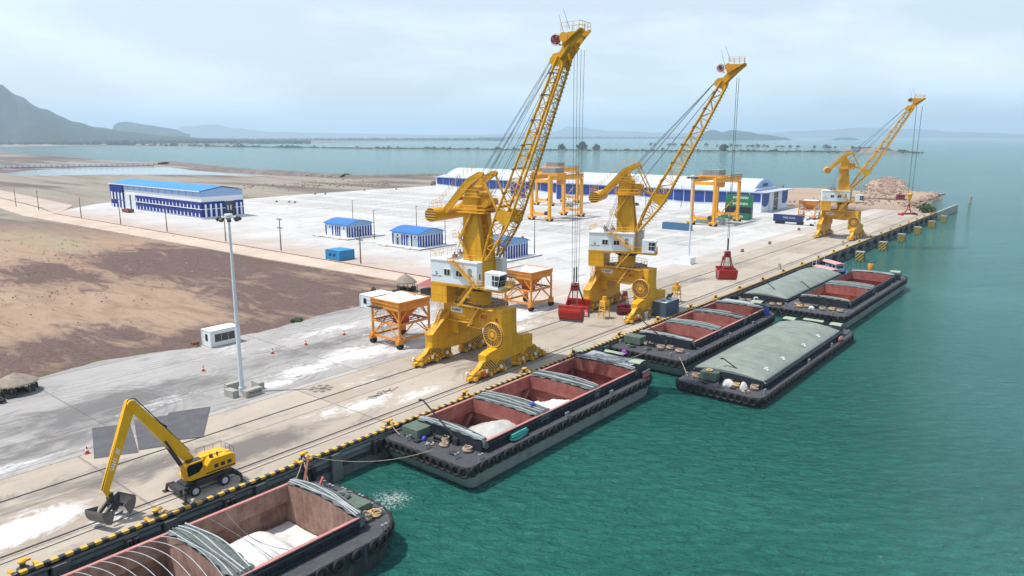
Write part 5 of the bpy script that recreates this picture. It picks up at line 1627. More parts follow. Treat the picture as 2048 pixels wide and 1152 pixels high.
# ================================================================ PORTAL CRANES
def crane(label, cx, azd, endr, endz, far=False):
    root = thing('portal_crane', label, 'crane', (cx, 79.2, 0), 0, 'yellow luffing portal cranes on the quay rails')
    Y = M['yellow']; Y2 = M['yellow2']
    # ---------- portal (x along the rails, y across)
    gy = 5.95
    portal = MB()
    # box girder across the rails with legs
    portal.box(-1.75, 1.75, -6.2, 6.8, 6.7, 10.0)
    portal.build('portal_girder', Y, root)
    for s_, nm in ((-1, 'seaward'), (1, 'landward')):
        yo, yi = (s_ * 6.25, s_ * 2.9) if s_ < 0 else (s_ * 6.85, s_ * 3.6)
        mb = MB()
        # side leg: upright with arms flaring to both ends, rounded shoulders
        def arc(x0, z0, x1, z1, n=6):
            r = []
            for i in range(n + 1):
                t = PI / 2 * i / n
                r.append((x0 + (x1 - x0) * (1 - math.cos(t)), z0 + (z1 - z0) * math.sin(t)))
            return r
        up = [(1.75, 6.72), (1.75, 6.0)] + arc(1.75, 6.0, 3.4, 5.05)[1:] + [(5.9, 4.7), (5.9, 2.7), (4.6, 2.4), (1.6, 1.95)]
        if s_ < 0:
            dn = [(-1.6, 1.95), (-4.6, 2.2), (-5.9, 2.4), (-5.9, 3.5), (-4.6, 3.9), (-2.6, 4.1), (-1.75, 5.0), (-1.75, 6.72)]
        else:
            dn = [(-1.6, 1.95), (-4.6, 2.4), (-6.2, 2.7), (-6.2, 4.9), (-2.6, 7.6), (-1.76, 8.2), (-1.76, 6.72)]
            up = [(1.76, 6.72), (1.76, 8.2), (2.6, 7.6), (6.2, 4.9), (6.2, 2.7), (4.6, 2.4), (1.6, 1.95)]
        poly = up + dn
        wth = (-0.0, 1.25)
        a, c = (s_ * 6.27, s_ * 6.27 - s_ * 1.5)
        if s_ > 0: a, c = 6.82, 5.2
        mb.prism(poly, lambda u, v, w_: (u, w_, v), min(a, c), max(a, c))
        if s_ < 0:
            mb.box(-1.72, 1.72, -4.8, -2.9, 3.2, 6.7)
        else:
            mb.box(-1.72, 1.72, 3.6, 5.2, 4.6, 6.7)
        mb.build('portal_leg', Y, root)
        # travel bogies under each end of the leg
        yr = s_ * 5.95
        for e_ in (-1, 1):
            bg_ = MB()
            x0 = e_ * 5.3
            bg_.bar((e_ * 3.2, yr, 2.3), (e_ * 3.2, yr, 1.2), 0.9, 0.9)
            bg_.prism([(e_ * 1.4, 0.95), (e_ * 8.6, 0.75), (e_ * 9.0, 1.2), (e_ * 7.4, 1.9), (e_ * 6.5, 2.75), (e_ * 4.5, 2.7), (e_ * 3.4, 2.0), (e_ * 1.4, 1.8)], lambda u, v, w_, yr=yr: (u, yr + w_, v), -0.42, 0.42)
            b_ = bg_.build('travel_bogie', Y, root)
            hz_ = MB()
            for q in (-1, 1):
                yy = yr + q * 0.46
                hz_.prism([(e_ * 3.6, 1.0), (e_ * 5.6, 0.95), (e_ * 6.2, 2.65), (e_ * 4.6, 2.65), (e_ * 3.6, 1.95)], lambda u, v, w_: (u, w_, v), min(yy, yy + q * 0.03), max(yy, yy + q * 0.03))
                hz_.prism([(e_ * 6.0, 0.9), (e_ * 8.5, 0.8), (e_ * 8.7, 1.2), (e_ * 7.3, 1.85), (e_ * 6.6, 2.45)], lambda u, v, w_: (u, w_, v), min(yy, yy + q * 0.03), max(yy, yy + q * 0.03))
                hz_.prism([(e_ * 1.5, 1.0), (e_ * 3.4, 1.0), (e_ * 3.3, 1.85), (e_ * 1.5, 1.75)], lambda u, v, w_: (u, w_, v), min(yy, yy + q * 0.03), max(yy, yy + q * 0.03))
            hz_.build('stripe_panel', M['hazard'], b_)
            tk = MB()
            for q, xx in enumerate((1.9, 3.6, 5.3, 7.0, 8.7)):
                tk.bar((e_ * (xx - 0.75), yr, 0.62), (e_ * (xx + 0.75), yr, 0.62), 0.7, 0.5)
                tk.bar((e_ * xx, yr, 0.6), (e_ * xx, yr, 1.15), 0.5, 0.5)
                if q % 2 == 0:
                    tk.box(min(e_ * xx - 0.25, e_ * xx + 0.25), max(e_ * xx - 0.25, e_ * xx + 0.25), yr + 0.3, yr + 0.95, 0.35, 0.85)
                    tk.box(min(e_ * xx - 0.25, e_ * xx + 0.25), max(e_ * xx - 0.25, e_ * xx + 0.25), yr - 1.05, yr - 0.3, 0.35, 0.85)
            tk.box(min(e_ * 9.3, e_ * 9.75), max(e_ * 9.3, e_ * 9.75), yr - 0.3, yr + 0.3, 0.35, 0.8)
            rq = random.Random(int(cx) + int(s_ * 3 + e_ * 7))
            for q in range(16):
                xx = rq.uniform(1.6, 9.0) * e_; yy = yr + rq.choice((-1, 1)) * rq.uniform(0.5, 0.8); zz = rq.uniform(0.3, 1.5); s2 = rq.uniform(0.12, 0.3)
                tk.box(xx - s2, xx + s2, yy - 0.14, yy + 0.14, zz, zz + s2 * 1.6)
            tk.rail([(e_ * 6.6, yr - 0.9, 0.75), (e_ * 9.6, yr - 0.9, 0.35)], 0.95, 0.8); tk.rail([(e_ * 6.6, yr + 0.9, 0.75), (e_ * 9.6, yr + 0.9, 0.35)], 0.95, 0.8)
            tk.build('wheel_truck', Y2, b_)
            for xx in (1.5, 2.4, 3.2, 4.1, 4.9, 5.8, 6.6, 7.5, 8.3, 9.2):
                mb = MB(); mb.tube((e_ * xx, yr - 0.16, 0.37), (e_ * xx, yr + 0.16, 0.37), 0.32, 12); mb.build('wheel', M['dark'], b_, True)
            for xx, yy in ((2.7, 0.75), (5.9, 0.72), (8.9, 0.7), (6.0, -0.75), (2.6, -0.8)):
                mb = MB(); mb.box(min(e_ * xx, e_ * (xx + 0.4)), max(e_ * xx, e_ * (xx + 0.4)), yr + yy - 0.16, yr + yy + 0.16, 1.0, 1.5)
                mb.build('motor_cover', M['cwhite'], b_)
            if e_ < 0 and s_ < 0:
                mb = MB(); mb.tube((-7.2, yr - 0.9, 0.85), (-6.7, yr - 0.9, 0.85), 0.34, 8); mb.build('red_valve', M['red'], b_)
    # cable reel on the seaward leg, facing the camera side
    rl = MB()
    rc = (-2.95, -5.15, 6.1)
    rl.torus(rc, (1, 0, 0), 1.95, 0.10, 28, 5); rl.torus((rc[0] + 0.4, rc[1], rc[2]), (1, 0, 0), 1.95, 0.10, 28, 5)
    rl.torus(rc, (1, 0, 0), 0.85, 0.08, 20, 5)
    for k in range(26):
        a = 2 * PI * k / 26
        d = Vector((0, math.cos(a), math.sin(a)))
        rl.bar(Vector(rc) + d * 0.3, Vector(rc) + d * 2.0, 0.06, 0.06, up=(1, 0, 0)); rl.bar(Vector((rc[0] + 0.4, rc[1], rc[2])) + d * 0.3, Vector((rc[0] + 0.4, rc[1], rc[2])) + d * 2.0, 0.06, 0.06, up=(1, 0, 0))
    rl.tube((rc[0] - 0.15, rc[1], rc[2]), (-1.7, rc[1], rc[2]), 0.35, 12)
    ro = rl.build('cable_reel', Y2, root)
    mb = MB(); mb.tube((rc[0] + 0.08, rc[1], rc[2]), (rc[0] + 0.32, rc[1], rc[2]), 1.86, 24); mb.build('wound_cable', M['reelin'], ro, True)
    # walkways on the near face and up to the deck
    wk = MB()
    wk.box(-2.75, -1.77, 0.6, 6.2, 7.05, 7.12); wk.rail([(-2.7, 6.2, 7.12), (-2.7, 0.6, 7.12)], 1.05, 1.3)
    wk.box(-2.75, -1.77, -2.4, 0.6, 6.6, 6.67); wk.rail([(-2.7, 0.6, 6.67), (-2.7, -2.6, 6.67)], 1.05, 1.3)
    wk.stair((-2.3, 0.4, 6.7), (-2.3, -1.9, 9.9), (1, 0, 0), 0.7)
    wk.box(-2.9, -1.77, -4.9, -1.9, 9.85, 9.95)
    wk.build('access_walkway', Y2, root)
    st = MB()
    st.stair((-5.4, 6.0, 4.95), (-2.6, 6.6, 8.3), (0, 1, 0), 0.7); st.box(-6.6, -5.2, 5.3, 6.7, 4.92, 5.0); st.rail([(-6.6, 5.3, 5.0), (-6.6, 6.7, 5.0), (-5.2, 6.7, 5.0)], 1.05, 1.0)
    st.box(-2.7, -1.8, 6.0, 7.3, 8.3, 8.38); st.rail([(-2.7, 6.2, 8.38), (-2.7, 7.3, 8.38), (-1.2, 7.3, 8.38)], 1.05, 1.0)
    st.build('leg_stair', Y2, root)
    # round deck
    dk = MB()
    n = 12
    pts = [(max(-2.9, 4.4 * math.cos(2 * PI * k / n + 0.26)), 4.4 * math.sin(2 * PI * k / n + 0.26)) for k in range(n)]
    dk.prism(pts, lambda u, v, w_: (u, v, w_), 10.02, 10.14)
    do = dk.build('round_deck', M['grating'], root)
    mb = MB(); mb.rail([(x, y, 10.14) for x, y in pts], 1.1, 1.3, closed=True)
    for x, y in pts: mb.bar((x, y, 10.0), (x * 0.5, y * 0.5, 8.9), 0.12, 0.16)
    for i in range(n):
        a_, c_ = pts[i], pts[(i + 1) % n]; mb.bar((a_[0], a_[1], 10.02), (c_[0], c_[1], 10.02), 0.10, 0.24)
    mb.build('deck_railing', Y2, do)
    mb = MB(); mb.lathe((0, 0, 10.0), [(1.85, 0), (1.85, 2.35), (2.0, 2.45)], 28); mb.build('pedestal', Y, root, True)
    mb = MB(); mb.lathe((0, 0, 12.4), [(2.1, 0), (2.25, 0.1), (2.25, 0.62), (2.1, 0.72)], 28); mb.build('slewing_ring', M['dark'], root, True)
    mb = MB(); mb.box(-1.83, -1.76, 2.4, 5.0, 8.3, 9.1); sg = mb.build('name_plate', M['ltext'], root)
    text('SANY', 0.62, M['dtext'], sg, (-1.86, 3.45, 8.7), (0, -1, 0), (0, 0, 1), 0.01, bold=0.015)
    mb = MB(); mb.torus((-1.86, 4.6, 8.72), (1, 0, 0), 0.17, 0.05, 12, 4); mb.build('emblem', M['dtext'], sg)
    text('45T', 0.95, M['rtext'], root, (-1.78, -2.3, 8.3), (0, -1, 0), (0, 0, 1), 0.015, bold=0.02)
    for yy in (-5.0, ):
        mb = MB(); mb.box(-1.79, -1.76, yy - 0.15, yy + 0.15, 8.0, 8.5); mb.build('warning_sign', M['rtext'], root)
    # ---------- slewing part: r along the boom, l to its left
    az = R(azd)
    RX = Matrix.Rotation(az, 4, 'Z')
    # slewing parts hang on the root, their geometry turned by the slew angle
    def SM(): return MB(RX)
    def mid(v): return RX @ Vector(v)
    mb = SM()
    mb.box(-7.6, 4.6, -3.55, 3.45, 13.15, 13.55)
    mb.prism([(3.0, -3.55), (6.6, -3.9), (6.6, -1.2), (4.6, 3.45), (3.0, 3.45)], lambda u, v, w_: (u, v, w_), 13.1, 13.56)
    for q in range(6):
        mb.bar((-7.0 + q * 1.3, -3.3, 13.0), (-7.0 + q * 1.3, 3.3, 13.0), 0.14, 0.34)
    mb.box(-3.8, 3.6, -1.6, 1.6, 12.95, 13.2)
    sf = mb.build('slewing_frame', Y, root)
    mb = SM(); mb.box(-7.55, -4.3, -3.5, 3.4, 10.15, 13.16); mb.build('ballast_box', Y, root)
    # machine house
    mb = SM()
    mb.box(-7.5, 1.8, -3.5, -2.05, 13.56, 17.2); mb.box(-7.5, -2.3, -2.05, 2.05, 13.56, 17.2); mb.box(-7.5, 3.0, 2.05, 3.4, 13.56, 17.2)
    hs = mb.build('machine_house', M['white'], root)
    mb = SM(); mb.box(-7.62, 1.92, -3.62, -1.95, 17.2, 17.36); mb.box(-7.62, -2.2, -1.95, 1.95, 17.2, 17.36); mb.box(-7.62, 3.12, 1.95, 3.52, 17.2, 17.36); mb.build('house_roof', M['bwhite'], hs)
    mb = SM(); mb.rail([(1.8, -3.5, 17.36), (-7.5, -3.5, 17.36), (-7.5, 3.4, 17.36), (2.9, 3.4, 17.36)], 1.15, 1.2)
    mb.build('roof_railing', Y2, hs)
    mb = SM()
    for (x, y) in ((-4.8, -1.2), (-3.6, 0.4), (-5.6, 1.4)): mb.box(x, x + 0.7, y, y + 0.6, 17.36, 17.9); mb.tube((x + 0.3, y + 0.3, 17.9), (x + 0.3, y + 0.3, 18.35), 0.14, 6)
    mb.build('roof_vents', M['grey'], hs)
    for (a, z0, z1) in ((-4.65, 14.9, 15.85), (-2.25, 14.9, 15.75)):
        mb = SM(); mb.box(a, a + 1.15, -3.56, -3.5, z0, z1); wo = mb.build('window', M['glass'], hs)
        mb = SM()
        mb.box(a - 0.07, a + 1.22, -3.62, -3.51, z1, z1 + 0.09); mb.box(a - 0.06, a, -3.6, -3.51, z0, z1); mb.box(a + 1.15, a + 1.21, -3.6, -3.51, z0, z1); mb.box(a + 0.54, a + 0.61, -3.6, -3.565, z0, z1)
        mb.build('window_frame', M['white'], wo)
    for z0 in (15.0, 15.75):
        mb = SM(); mb.box(0.1, 0.75, -3.56, -3.5, z0, z0 + 0.58); mb.build('louvre', M['grey'], hs)
    mb = SM(); mb.box(1.8, 1.86, -3.2, -2.3, 13.7, 15.8); dr = mb.build('door', M['cwhite'], hs)
    mb = SM(); mb.box(1.86, 1.88, -2.95, -2.65, 14.6, 15.5); mb.build('door_window', M['glass'], dr)
    o_ = mid((-6.35, -3.53, 15.0)); xd = RX.to_3x3() @ Vector((1, 0, 0))
    mb = SM(); mb.box(-6.5, -6.05, -3.53, -3.5, 14.85, 14.93); mb.box(-6.35, -6.1, -3.53, -3.5, 15.02, 15.1); mb.box(-6.5, -6.2, -3.53, -3.5, 15.2, 15.28); mb.box(-6.17, -6.05, -3.53, -3.5, 14.93, 15.05); mb.build('port_emblem', M['dtext'], hs)
    text('KAMPOT PORT', 0.30, M['dtext'], hs, mid((-6.2, -3.52, 14.55)), xd, (0, 0, 1), 0.01)
    mb = SM()
    mb.stair((1.9, -3.95, 13.6), (-2.8, -3.95, 17.4), (0, 1, 0), 0.7); mb.box(-3.8, -2.6, -4.35, -3.5, 17.35, 17.42)
    mb.build('house_stair', Y2, root)
    mb = SM(); mb.stair((-1.5, -4.0, 10.15), (1.3, -4.0, 13.5), (0, 1, 0), 0.7); mb.box(1.2, 2.4, -4.4, -3.5, 13.5, 13.57); mb.rail([(1.3, -4.35, 13.57), (3.0, -4.0, 13.57), (3.4, -3.9, 13.57)], 1.05, 0.8)
    mb.build('deck_stair', Y2, root)
    mb = SM(); mb.rail([(3.3, -3.5, 13.56), (3.3, -2.0, 13.56)], 1.05, 0.8); mb.rail([(4.5, 3.3, 13.56), (6.4, -1.0, 13.56)], 1.05, 0.9); mb.rail([(6.5, -1.2, 13.56), (6.5, -3.7, 13.56)], 1.05, 0.9)
    mb.build('frame_railing', Y2, root)
    # driver's cab
    mb = SM()
    mb.prism([(3.7, 13.9), (6.1, 13.85), (6.5, 15.9), (6.2, 16.15), (3.7, 16.2)], lambda u, v, w_: (u, w_, v), -4.1, -2.0)
    mb.box(3.7, 6.3, -4.2, -1.9, 13.56, 13.86)
    cb = mb.build('operator_cab', M['cwhite'], root)
    mb = SM()
    mb.prism([(5.1, 14.2), (6.12, 14.15), (6.38, 15.75), (5.1, 15.8)], lambda u, v, w_: (u, w_, v), -4.14, -4.1)
    mb.build('side_window', M['glass'], cb)
    mb = SM()
    for z0, z1 in ((13.98, 14.85), (14.95, 15.8)):
        fx = lambda z: 6.12 + (z - 13.85) / (15.9 - 13.85) * 0.4
        mb.prism([(fx(z0), z0), (fx(z0) + 0.04, z0), (fx(z1) + 0.04, z1), (fx(z1), z1)], lambda u, v, w_: (u, w_, v), -4.0, -2.1)
    mb.build('front_window', M['glass'], cb)
    mb = SM(); mb.box(5.55, 5.62, -4.18, -4.14, 14.15, 15.8); mb.box(5.1, 6.3, -4.18, -4.14, 14.95, 15.02); mb.build('window_frame', M['cwhite'], cb)
    # column: lower box, two raking legs, head
    mb = SM(); mb.box(-2.0, 1.7, -1.9, 1.9, 13.56, 18.2); mb.build('column_base', Y, root)
    for s_ in (-1, 1):
        mb = SM()
        mb.prism([(-2.1, 18.2), (1.7, 18.2), (0.75, 25.5), (0.9, 27.6), (-1.9, 27.6), (-1.95, 24)], lambda u, v, w_: (u, w_, v), s_ * 1.9 if s_ < 0 else 0.85, -0.85 if s_ < 0 else 1.9)
        mb.build('column_leg', Y, root)
    mb = SM()
    mb.box(-1.88, 0.85, -0.85, 0.85, 25.6, 27.58)
    mb.box(-2.3, 2.4, -1.95, 1.95, 25.4, 25.65)
    mb.prism([(-1.8, 27.3), (1.6, 27.3), (2.5, 27.0), (2.5, 26.3), (1.4, 25.6), (-1.8, 25.6)], lambda u, v, w_: (u, w_, v), -1.2, -0.9); mb.prism([(-1.8, 27.3), (1.6, 27.3), (2.5, 27.0), (2.5, 26.3), (1.4, 25.6), (-1.8, 25.6)], lambda u, v, w_: (u, w_, v), 0.9, 1.2)
    mb.build('column_head', Y, root)
    for z0 in (20.2, 22.6):
        mb = SM(); mb.box(-1.5, 0.7, -0.85, 0.85, z0, z0 + 0.45); mb.build('column_tie', Y, root)
    for y0_ in (-1.75, 1.45):
        mb = SM(); mb.prism([(-1.8, 27.6), (0.9, 27.6), (-0.3, 29.5), (-1.1, 29.5)], lambda u, v, w_: (u, w_, v), y0_, y0_ + 0.3); mb.build('head_bracket', Y, root)
    mb = SM()
    mb.tube((2.3, -1.1, 26.8), (2.3, 1.1, 26.8), 0.62, 14); mb.tube((-0.6, -1.2, 28.7), (-0.6, 1.2, 28.7), 0.55, 14); mb.tube((0.5, -1.2, 27.9), (0.5, 1.2, 27.9), 0.5, 14)
    mb.build('rope_sheave', Y2, root)
    mb = SM()
    ring = [(-2.6, -2.9, 25.2), (2.7, -2.9, 25.2), (2.7, 2.9, 25.2), (-2.6, 2.9, 25.2)]
    mb.box(-2.6, 2.7, -2.9, -1.9, 25.1, 25.2); mb.box(-2.6, 2.7, 1.9, 2.9, 25.1, 25.2); mb.box(1.0, 2.7, -1.9, 1.9, 25.1, 25.2); mb.rail(ring, 1.1, 1.1, closed=True)
    ring = [(-2.3, -2.3, 27.6), (1.6, -2.3, 27.6), (1.6, 2.3, 27.6), (-2.3, 2.3, 27.6)]
    mb.box(-2.3, 1.6, -2.3, -1.9, 27.55, 27.62); mb.box(-2.3, 1.6, 1.9, 2.3, 27.55, 27.62); mb.rail(ring, 1.1, 1.1, closed=True)
    mb.build('head_walkway', Y2, root)
    mb = SM()
    mb.stair((-0.2, -2.35, 17.4), (-2.3, -2.35, 21.0), (0, 1, 0), 0.6); mb.box(-3.4, -2.1, -2.7, -1.9, 21.0, 21.07); mb.rail([(-3.4, -2.7, 21.07), (-3.4, -1.9, 21.07)], 1.05, 0.8); mb.rail([(-3.4, -2.7, 21.07), (-2.3, -2.7, 21.07)], 1.05, 0.8)
    mb.stair((-2.2, -2.35, 21.1), (0.2, -2.35, 25.1), (0, 1, 0), 0.6)
    mb.build('column_stair', Y2, root)
    # balance lever with cylinder counterweight
    for s_ in (-1, 1):
        mb = SM()
        pr_ = [(-5.9, 23.9), (-5.3, 23.7), (-1.6, 27.0), (-0.2, 28.0), (0.9, 29.8), (2.0, 30.9), (2.15, 31.5), (1.6, 31.75), (0.9, 31.5), (-2.4, 29.6), (-3.4, 28.3), (-5.9, 25.4)]
        pr_ = [(-7.0, 24.4), (-5.8, 24.1), (-3.2, 26.6), (-1.5, 28.2), (-0.2, 29.5), (1.6, 30.7), (2.05, 31.2), (1.75, 31.6), (1.2, 31.55), (-1.1, 30.4), (-2.4, 29.1), (-5.6, 25.6), (-6.6, 25.2)]
        mb.prism(pr_, lambda u, v, w_: (u, w_, v), s_ * 1.95 - 0.17, s_ * 1.95 + 0.17)
        mb.tube((1.7, s_ * 1.95 - 0.3, 31.15), (1.7, s_ * 1.95 + 0.3, 31.15), 0.42, 12)
        mb.build('balance_lever', Y, root)
        mb = SM(); mb.bar((1.7, s_ * 1.95, 31.15), (4.7, s_ * 1.7, 25.2), 0.22, 0.26); mb.build('lever_rod', Y2, root)
    mb = SM(); mb.tube((1.5, -1.8, 31.0), (1.5, 1.8, 31.0), 0.12, 6); mb.box(-3.3, -2.7, -1.8, 1.8, 26.9, 27.5); mb.build('lever_tie', Y, root)
    mb = SM(); mb.tube((-6.4, -4.6, 24.6), (-6.4, 4.4, 24.6), 1.12, 28); cw = mb.build('counterweight', Y, root, True)
    for l0, l1 in ((-4.66, -4.6), (4.4, 4.46)):
        mb = SM(); mb.tube((-6.4, l0, 24.6), (-6.4, l1, 24.6), 1.10, 28); mb.build('striped_end', M['hazardz'], cw)
    mb = SM()
    mb.rail([(-7.2, -3.2, 25.6), (-6.0, -2.6, 26.2), (-2.9, -2.5, 29.3), (-1.3, -2.5, 30.8), (1.0, -2.5, 31.7)], 1.1, 0.9)
    mb.rail([(-7.6, -3.4, 25.2), (-7.6, 3.2, 25.2)], 1.1, 1.2)
    mb.build('lever_railing', Y2, root)
    # ---------- boom
    F = Vector((2.2, 0, 17.7)); E_ = Vector((endr, 0, endz)); D = (E_ - F); Lb = D.length; D.normalize()
    N = Vector((-D.z, 0, D.x))            # towards the rear / upper side
    lo = [(0, -0.25), (0.10, -1.0), (0.22, -1.75), (0.40, -1.55), (0.65, -1.25), (1, -0.75)]
    hi = [(0, 0.25), (0.10, 0.75), (0.22, 0.95), (0.40, 0.80), (0.65, 0.70), (1, 0.55)]
    wd = [(0, 2.0), (0.22, 1.7), (0.6, 1.3), (1, 0.95)]
    def ip(t, tb):
        for (a, va), (c, vc) in zip(tb[:-1], tb[1:]):
            if t <= c: return va + (vc - va) * (t - a) / (c - a)
        return tb[-1][1]
    def BP(t, top, s_):
        return F + D * (Lb * t) + N * ip(t, hi if top else lo) + Vector((0, s_ * ip(t, wd), 0))
    np_ = 17
    ts = [i / np_ for i in range(np_ + 1)]
    bm = SM()
    for top in (0, 1):
        for s_ in (-1, 1):
            for i in range(np_): bm.tube(BP(ts[i], top, s_), BP(ts[i + 1], top, s_), 0.19, 6)
    for i in range(1, np_ + 1):
        t = ts[i]; t0 = ts[i - 1]
        for s_ in (-1, 1):
            bm.tube(BP(t, 0, s_), BP(t, 1, s_), 0.08, 5, caps=False)
            if i % 2: bm.tube(BP(t0, 0, s_), BP(t, 1, s_), 0.07, 5, caps=False)
            else: bm.tube(BP(t0, 1, s_), BP(t, 0, s_), 0.07, 5, caps=False)
        for top in (0, 1):
            bm.tube(BP(t, top, -1), BP(t, top, 1), 0.07, 5, caps=False)
            if i % 2: bm.tube(BP(t0, top, -1), BP(t, top, 1), 0.06, 5, caps=False)
            else: bm.tube(BP(t0, top, 1), BP(t, top, -1), 0.06, 5, caps=False)
    bo = bm.build('boom', Y, root)
    # gusset frame where lever rods and rack meet the boom
    mb = SM()
    for s_ in (-1, 1):
        a = [BP(0.20, 0, s_), BP(0.28, 0, s_), BP(0.25, 1, s_), BP(0.21, 1, s_)]
        sh = Vector((0, s_ * 0.12, 0))
        mb._add([p for p in a] + [p + sh for p in a], [(0, 1, 2, 3), (7, 6, 5, 4), (0, 4, 5, 1), (1, 5, 6, 2), (2, 6, 7, 3), (3, 7, 4, 0)])
    mb.bar(BP(0.20, 1, -1), BP(0.20, 1, 1), 0.5, 0.4); mb.bar(BP(0.27, 1, -1), BP(0.27, 1, 1), 0.4, 0.4); mb.bar(BP(0.24, 0, -1), BP(0.24, 0, 1), 0.5, 0.6)
    mb.build('boom_gusset', Y, bo)
    mb = SM()
    a = BP(0.02, 0, 1); lad = []
    for i in range(0, np_): mb.ladder(BP(ts[i], 0, 0.55) + N * 0.25, BP(ts[i + 1], 0, 0.55) + N * 0.25, (0, 1, 0), 0.55, 0.4, 0.035)
    for i in range(0, np_ * 3):
        t = i / (np_ * 3.0); c = BP(t, 0, 0.55) - N * 0.18
        mb.torus(c, D, 0.42, 0.03, 8, 3)
    mb.build('boom_ladder', M['dark'], bo)
    mb = SM()
    for t in (0.34, 0.46, 0.58, 0.70, 0.82, 0.92):
        c = BP(t, 1, -1); mb.box(c.x - 0.35, c.x + 0.35, c.y - 0.3, c.y + 0.05, c.z, c.z + 0.08); mb.box(c.x - 0.15, c.x + 0.15, c.y - 0.2, c.y + 2 * ip(t, wd), c.z + 0.12, c.z + 0.22)
    mb.build('boom_rollers', M['dark'], bo)
    mb = SM(); mb.bar((2.2, 0, 26.2), (5.6, 0, 25.0), 0.3, 0.42); mb.build('luffing_rack', Y2, root)
    # head
    hd = SM()
    def H2(u, v): p = E_ + D * u + N * v; return (p.x, p.z)
    hp = [(-1.3, -0.75), (-1.4, 0.7), (-0.9, 1.45), (-0.1, 1.5), (0.6, 0.55), (1.6, 0.35), (2.3, 0.95), (3.0, 0.95), (3.6, 0.2), (4.1, -0.9), (4.8, -1.9), (4.55, -2.15), (3.2, -1.6), (2.0, -1.2), (0.8, -0.8)]
    pl_ = [H2(*q) for q in hp]
    for s_ in (-1, 1):
        hd.prism(pl_, lambda u, v, w_: (u, w_, v), s_ * 0.85 - 0.07, s_ * 0.85 + 0.07)
    for q, v, r_ in ((-0.8, 0.95, 0.5), (2.7, 0.75, 0.5)):
        x_, z_ = H2(q, v); hd.tube((x_, -1.0, z_), (x_, 1.0, z_), r_ + 0.15, 14)
    for q, v in ((1.2, -0.6), (2.4, -0.9), (3.6, -1.5), (0.2, 0.1)):
        x_, z_ = H2(q, v); hd.box(x_ - 0.2, x_ + 0.2, -0.85, 0.85, z_ - 0.15, z_ + 0.15)
    ho = hd.build('boom_head', Y, root)
    mb = SM()
    for u0, v0, u1, v1 in ((-0.3, -0.3, 1.9, -0.9), (1.6, 0.2, 4.7, -1.7)):
        p = E_ + D * u0 + N * v0; q = E_ + D * u1 + N * v1
        mb.bar((p.x, -1.35, p.z), (q.x, -1.35, q.z), 0.9, 0.10); mb.bar((p.x, 1.35, p.z), (q.x, 1.35, q.z), 0.9, 0.10)
    p = E_ + D * 3.3 + N * 1.0; q = E_ + D * 4.6 - N * 1.6
    mb.rail([(p.x, -1.7, p.z), (q.x, -1.7, q.z), (q.x, 1.7, q.z), (p.x, 1.7, p.z)], 1.1, 0.9)
    mb.build('head_walkway', Y2, ho)
    p = E_ + D * 1.9 + N * 1.9
    mb = SM(); mb.torus((p.x, -0.9, p.z), (0, 1, 0), 0.58, 0.09, 20, 5); mb.torus((p.x, -0.5, p.z), (0, 1, 0), 0.58, 0.10, 20, 5); mb.tube((p.x, -0.9, p.z), (p.x, -0.5, p.z), 0.42, 16); mb.build('cable_drum', M['dred'], ho, True)
    mb = SM(); mb.torus((p.x, -0.7, p.z), (0, 1, 0), 0.82, 0.035, 20, 4)
    mb.bar((p.x, -0.7, p.z), ((E_ + D * 1.4 + N * 0.8).x, -0.7, (E_ + D * 1.4 + N * 0.8).z), 0.2, 0.2); mb.build('drum_guard', Y2, ho)
    for u0, hgt in ((2.2, 3.6), (3.9, 2.8)):
        p = E_ + D * u0 + N * 1.0
        mb = SM(); mb.tube((p.x, 0.5, p.z), (p.x - 1.1, 0.5, p.z + hgt), 0.05, 5, 0.02); mb.build('antenna', M['wire'], ho)
    # luffing and hoist ropes
    ha = E_ + D * (-0.8) + N * 1.5; hb = E_ + D * 2.6 + N * 1.3
    for k, (a_, l_, b__) in enumerate((((-0.6, 29.2), -0.9, ha), ((-0.6, 29.2), -0.5, ha), ((-0.2, 29.3), 0.5, ha), ((-0.2, 29.3), 0.9, ha), ((0.6, 28.5), -0.6, ha + D * 0.2), ((0.6, 28.5), 0.6, ha + D * 0.2), ((2.2, 27.5), -0.4, ha - N * 0.9), ((2.2, 27.5), 0.4, ha - N * 0.9))):
        mb = SM(); mb.tube((a_[0], l_, a_[1]), (b__.x, l_ * 0.8, b__.z), 0.035, 4, caps=False); mb.build('boom_rope', M['wire'], root)
    for k, (r0, l0) in enumerate(((-4.3, -0.8), (-3.9, 0.8), (-4.8, 0.2))):
        mb = SM(); mb.tube((r0, l0, 17.6), (-0.9 - 0.2 * k, l0 * 0.8, 28.5), 0.035, 4, caps=False); mb.build('hoist_rope', M['wire'], root)
    drop = E_ + D * 1.8 - N * 1.9
    return root, RX, drop
M['grating'] = paint('grey_grating', (0.20, 0.19, 0.17), 0.8, 0.2, 1.5, (0.3, 0.25, 0.18), 0.4, streak=False)

def ropes_down(root, RX, drop, zt, n, dl, dr=0.25, r=0.035, swing=(0, 0)):
    for k in range(n):
        l_ = dl * (-1 if k % 2 else 1); rr = dr * (-1 if k < n / 2 else 1)
        mb = MB(RX); mb.tube((drop.x + rr, l_, drop.z), (drop.x + rr * 0.6 + swing[0], l_ * 0.8 + swing[1], zt), r, 4, caps=False)
        mb.build('hoist_rope', M['wire'], root)
CR = []
C1_, RX1, d1 = crane('nearest yellow portal crane, holding an open red grab over the barge', 88.0, -83.0, 15.0, 48.0)
C2_, RX2, d2 = crane('middle yellow portal crane, its closed red grab hanging to the right', 134.5, -69.3, 17.9, 47.3)
C3_, RX3, d3 = crane('farthest yellow portal crane with the red container spreader', 289.0, -70.0, 19.3, 46.8)

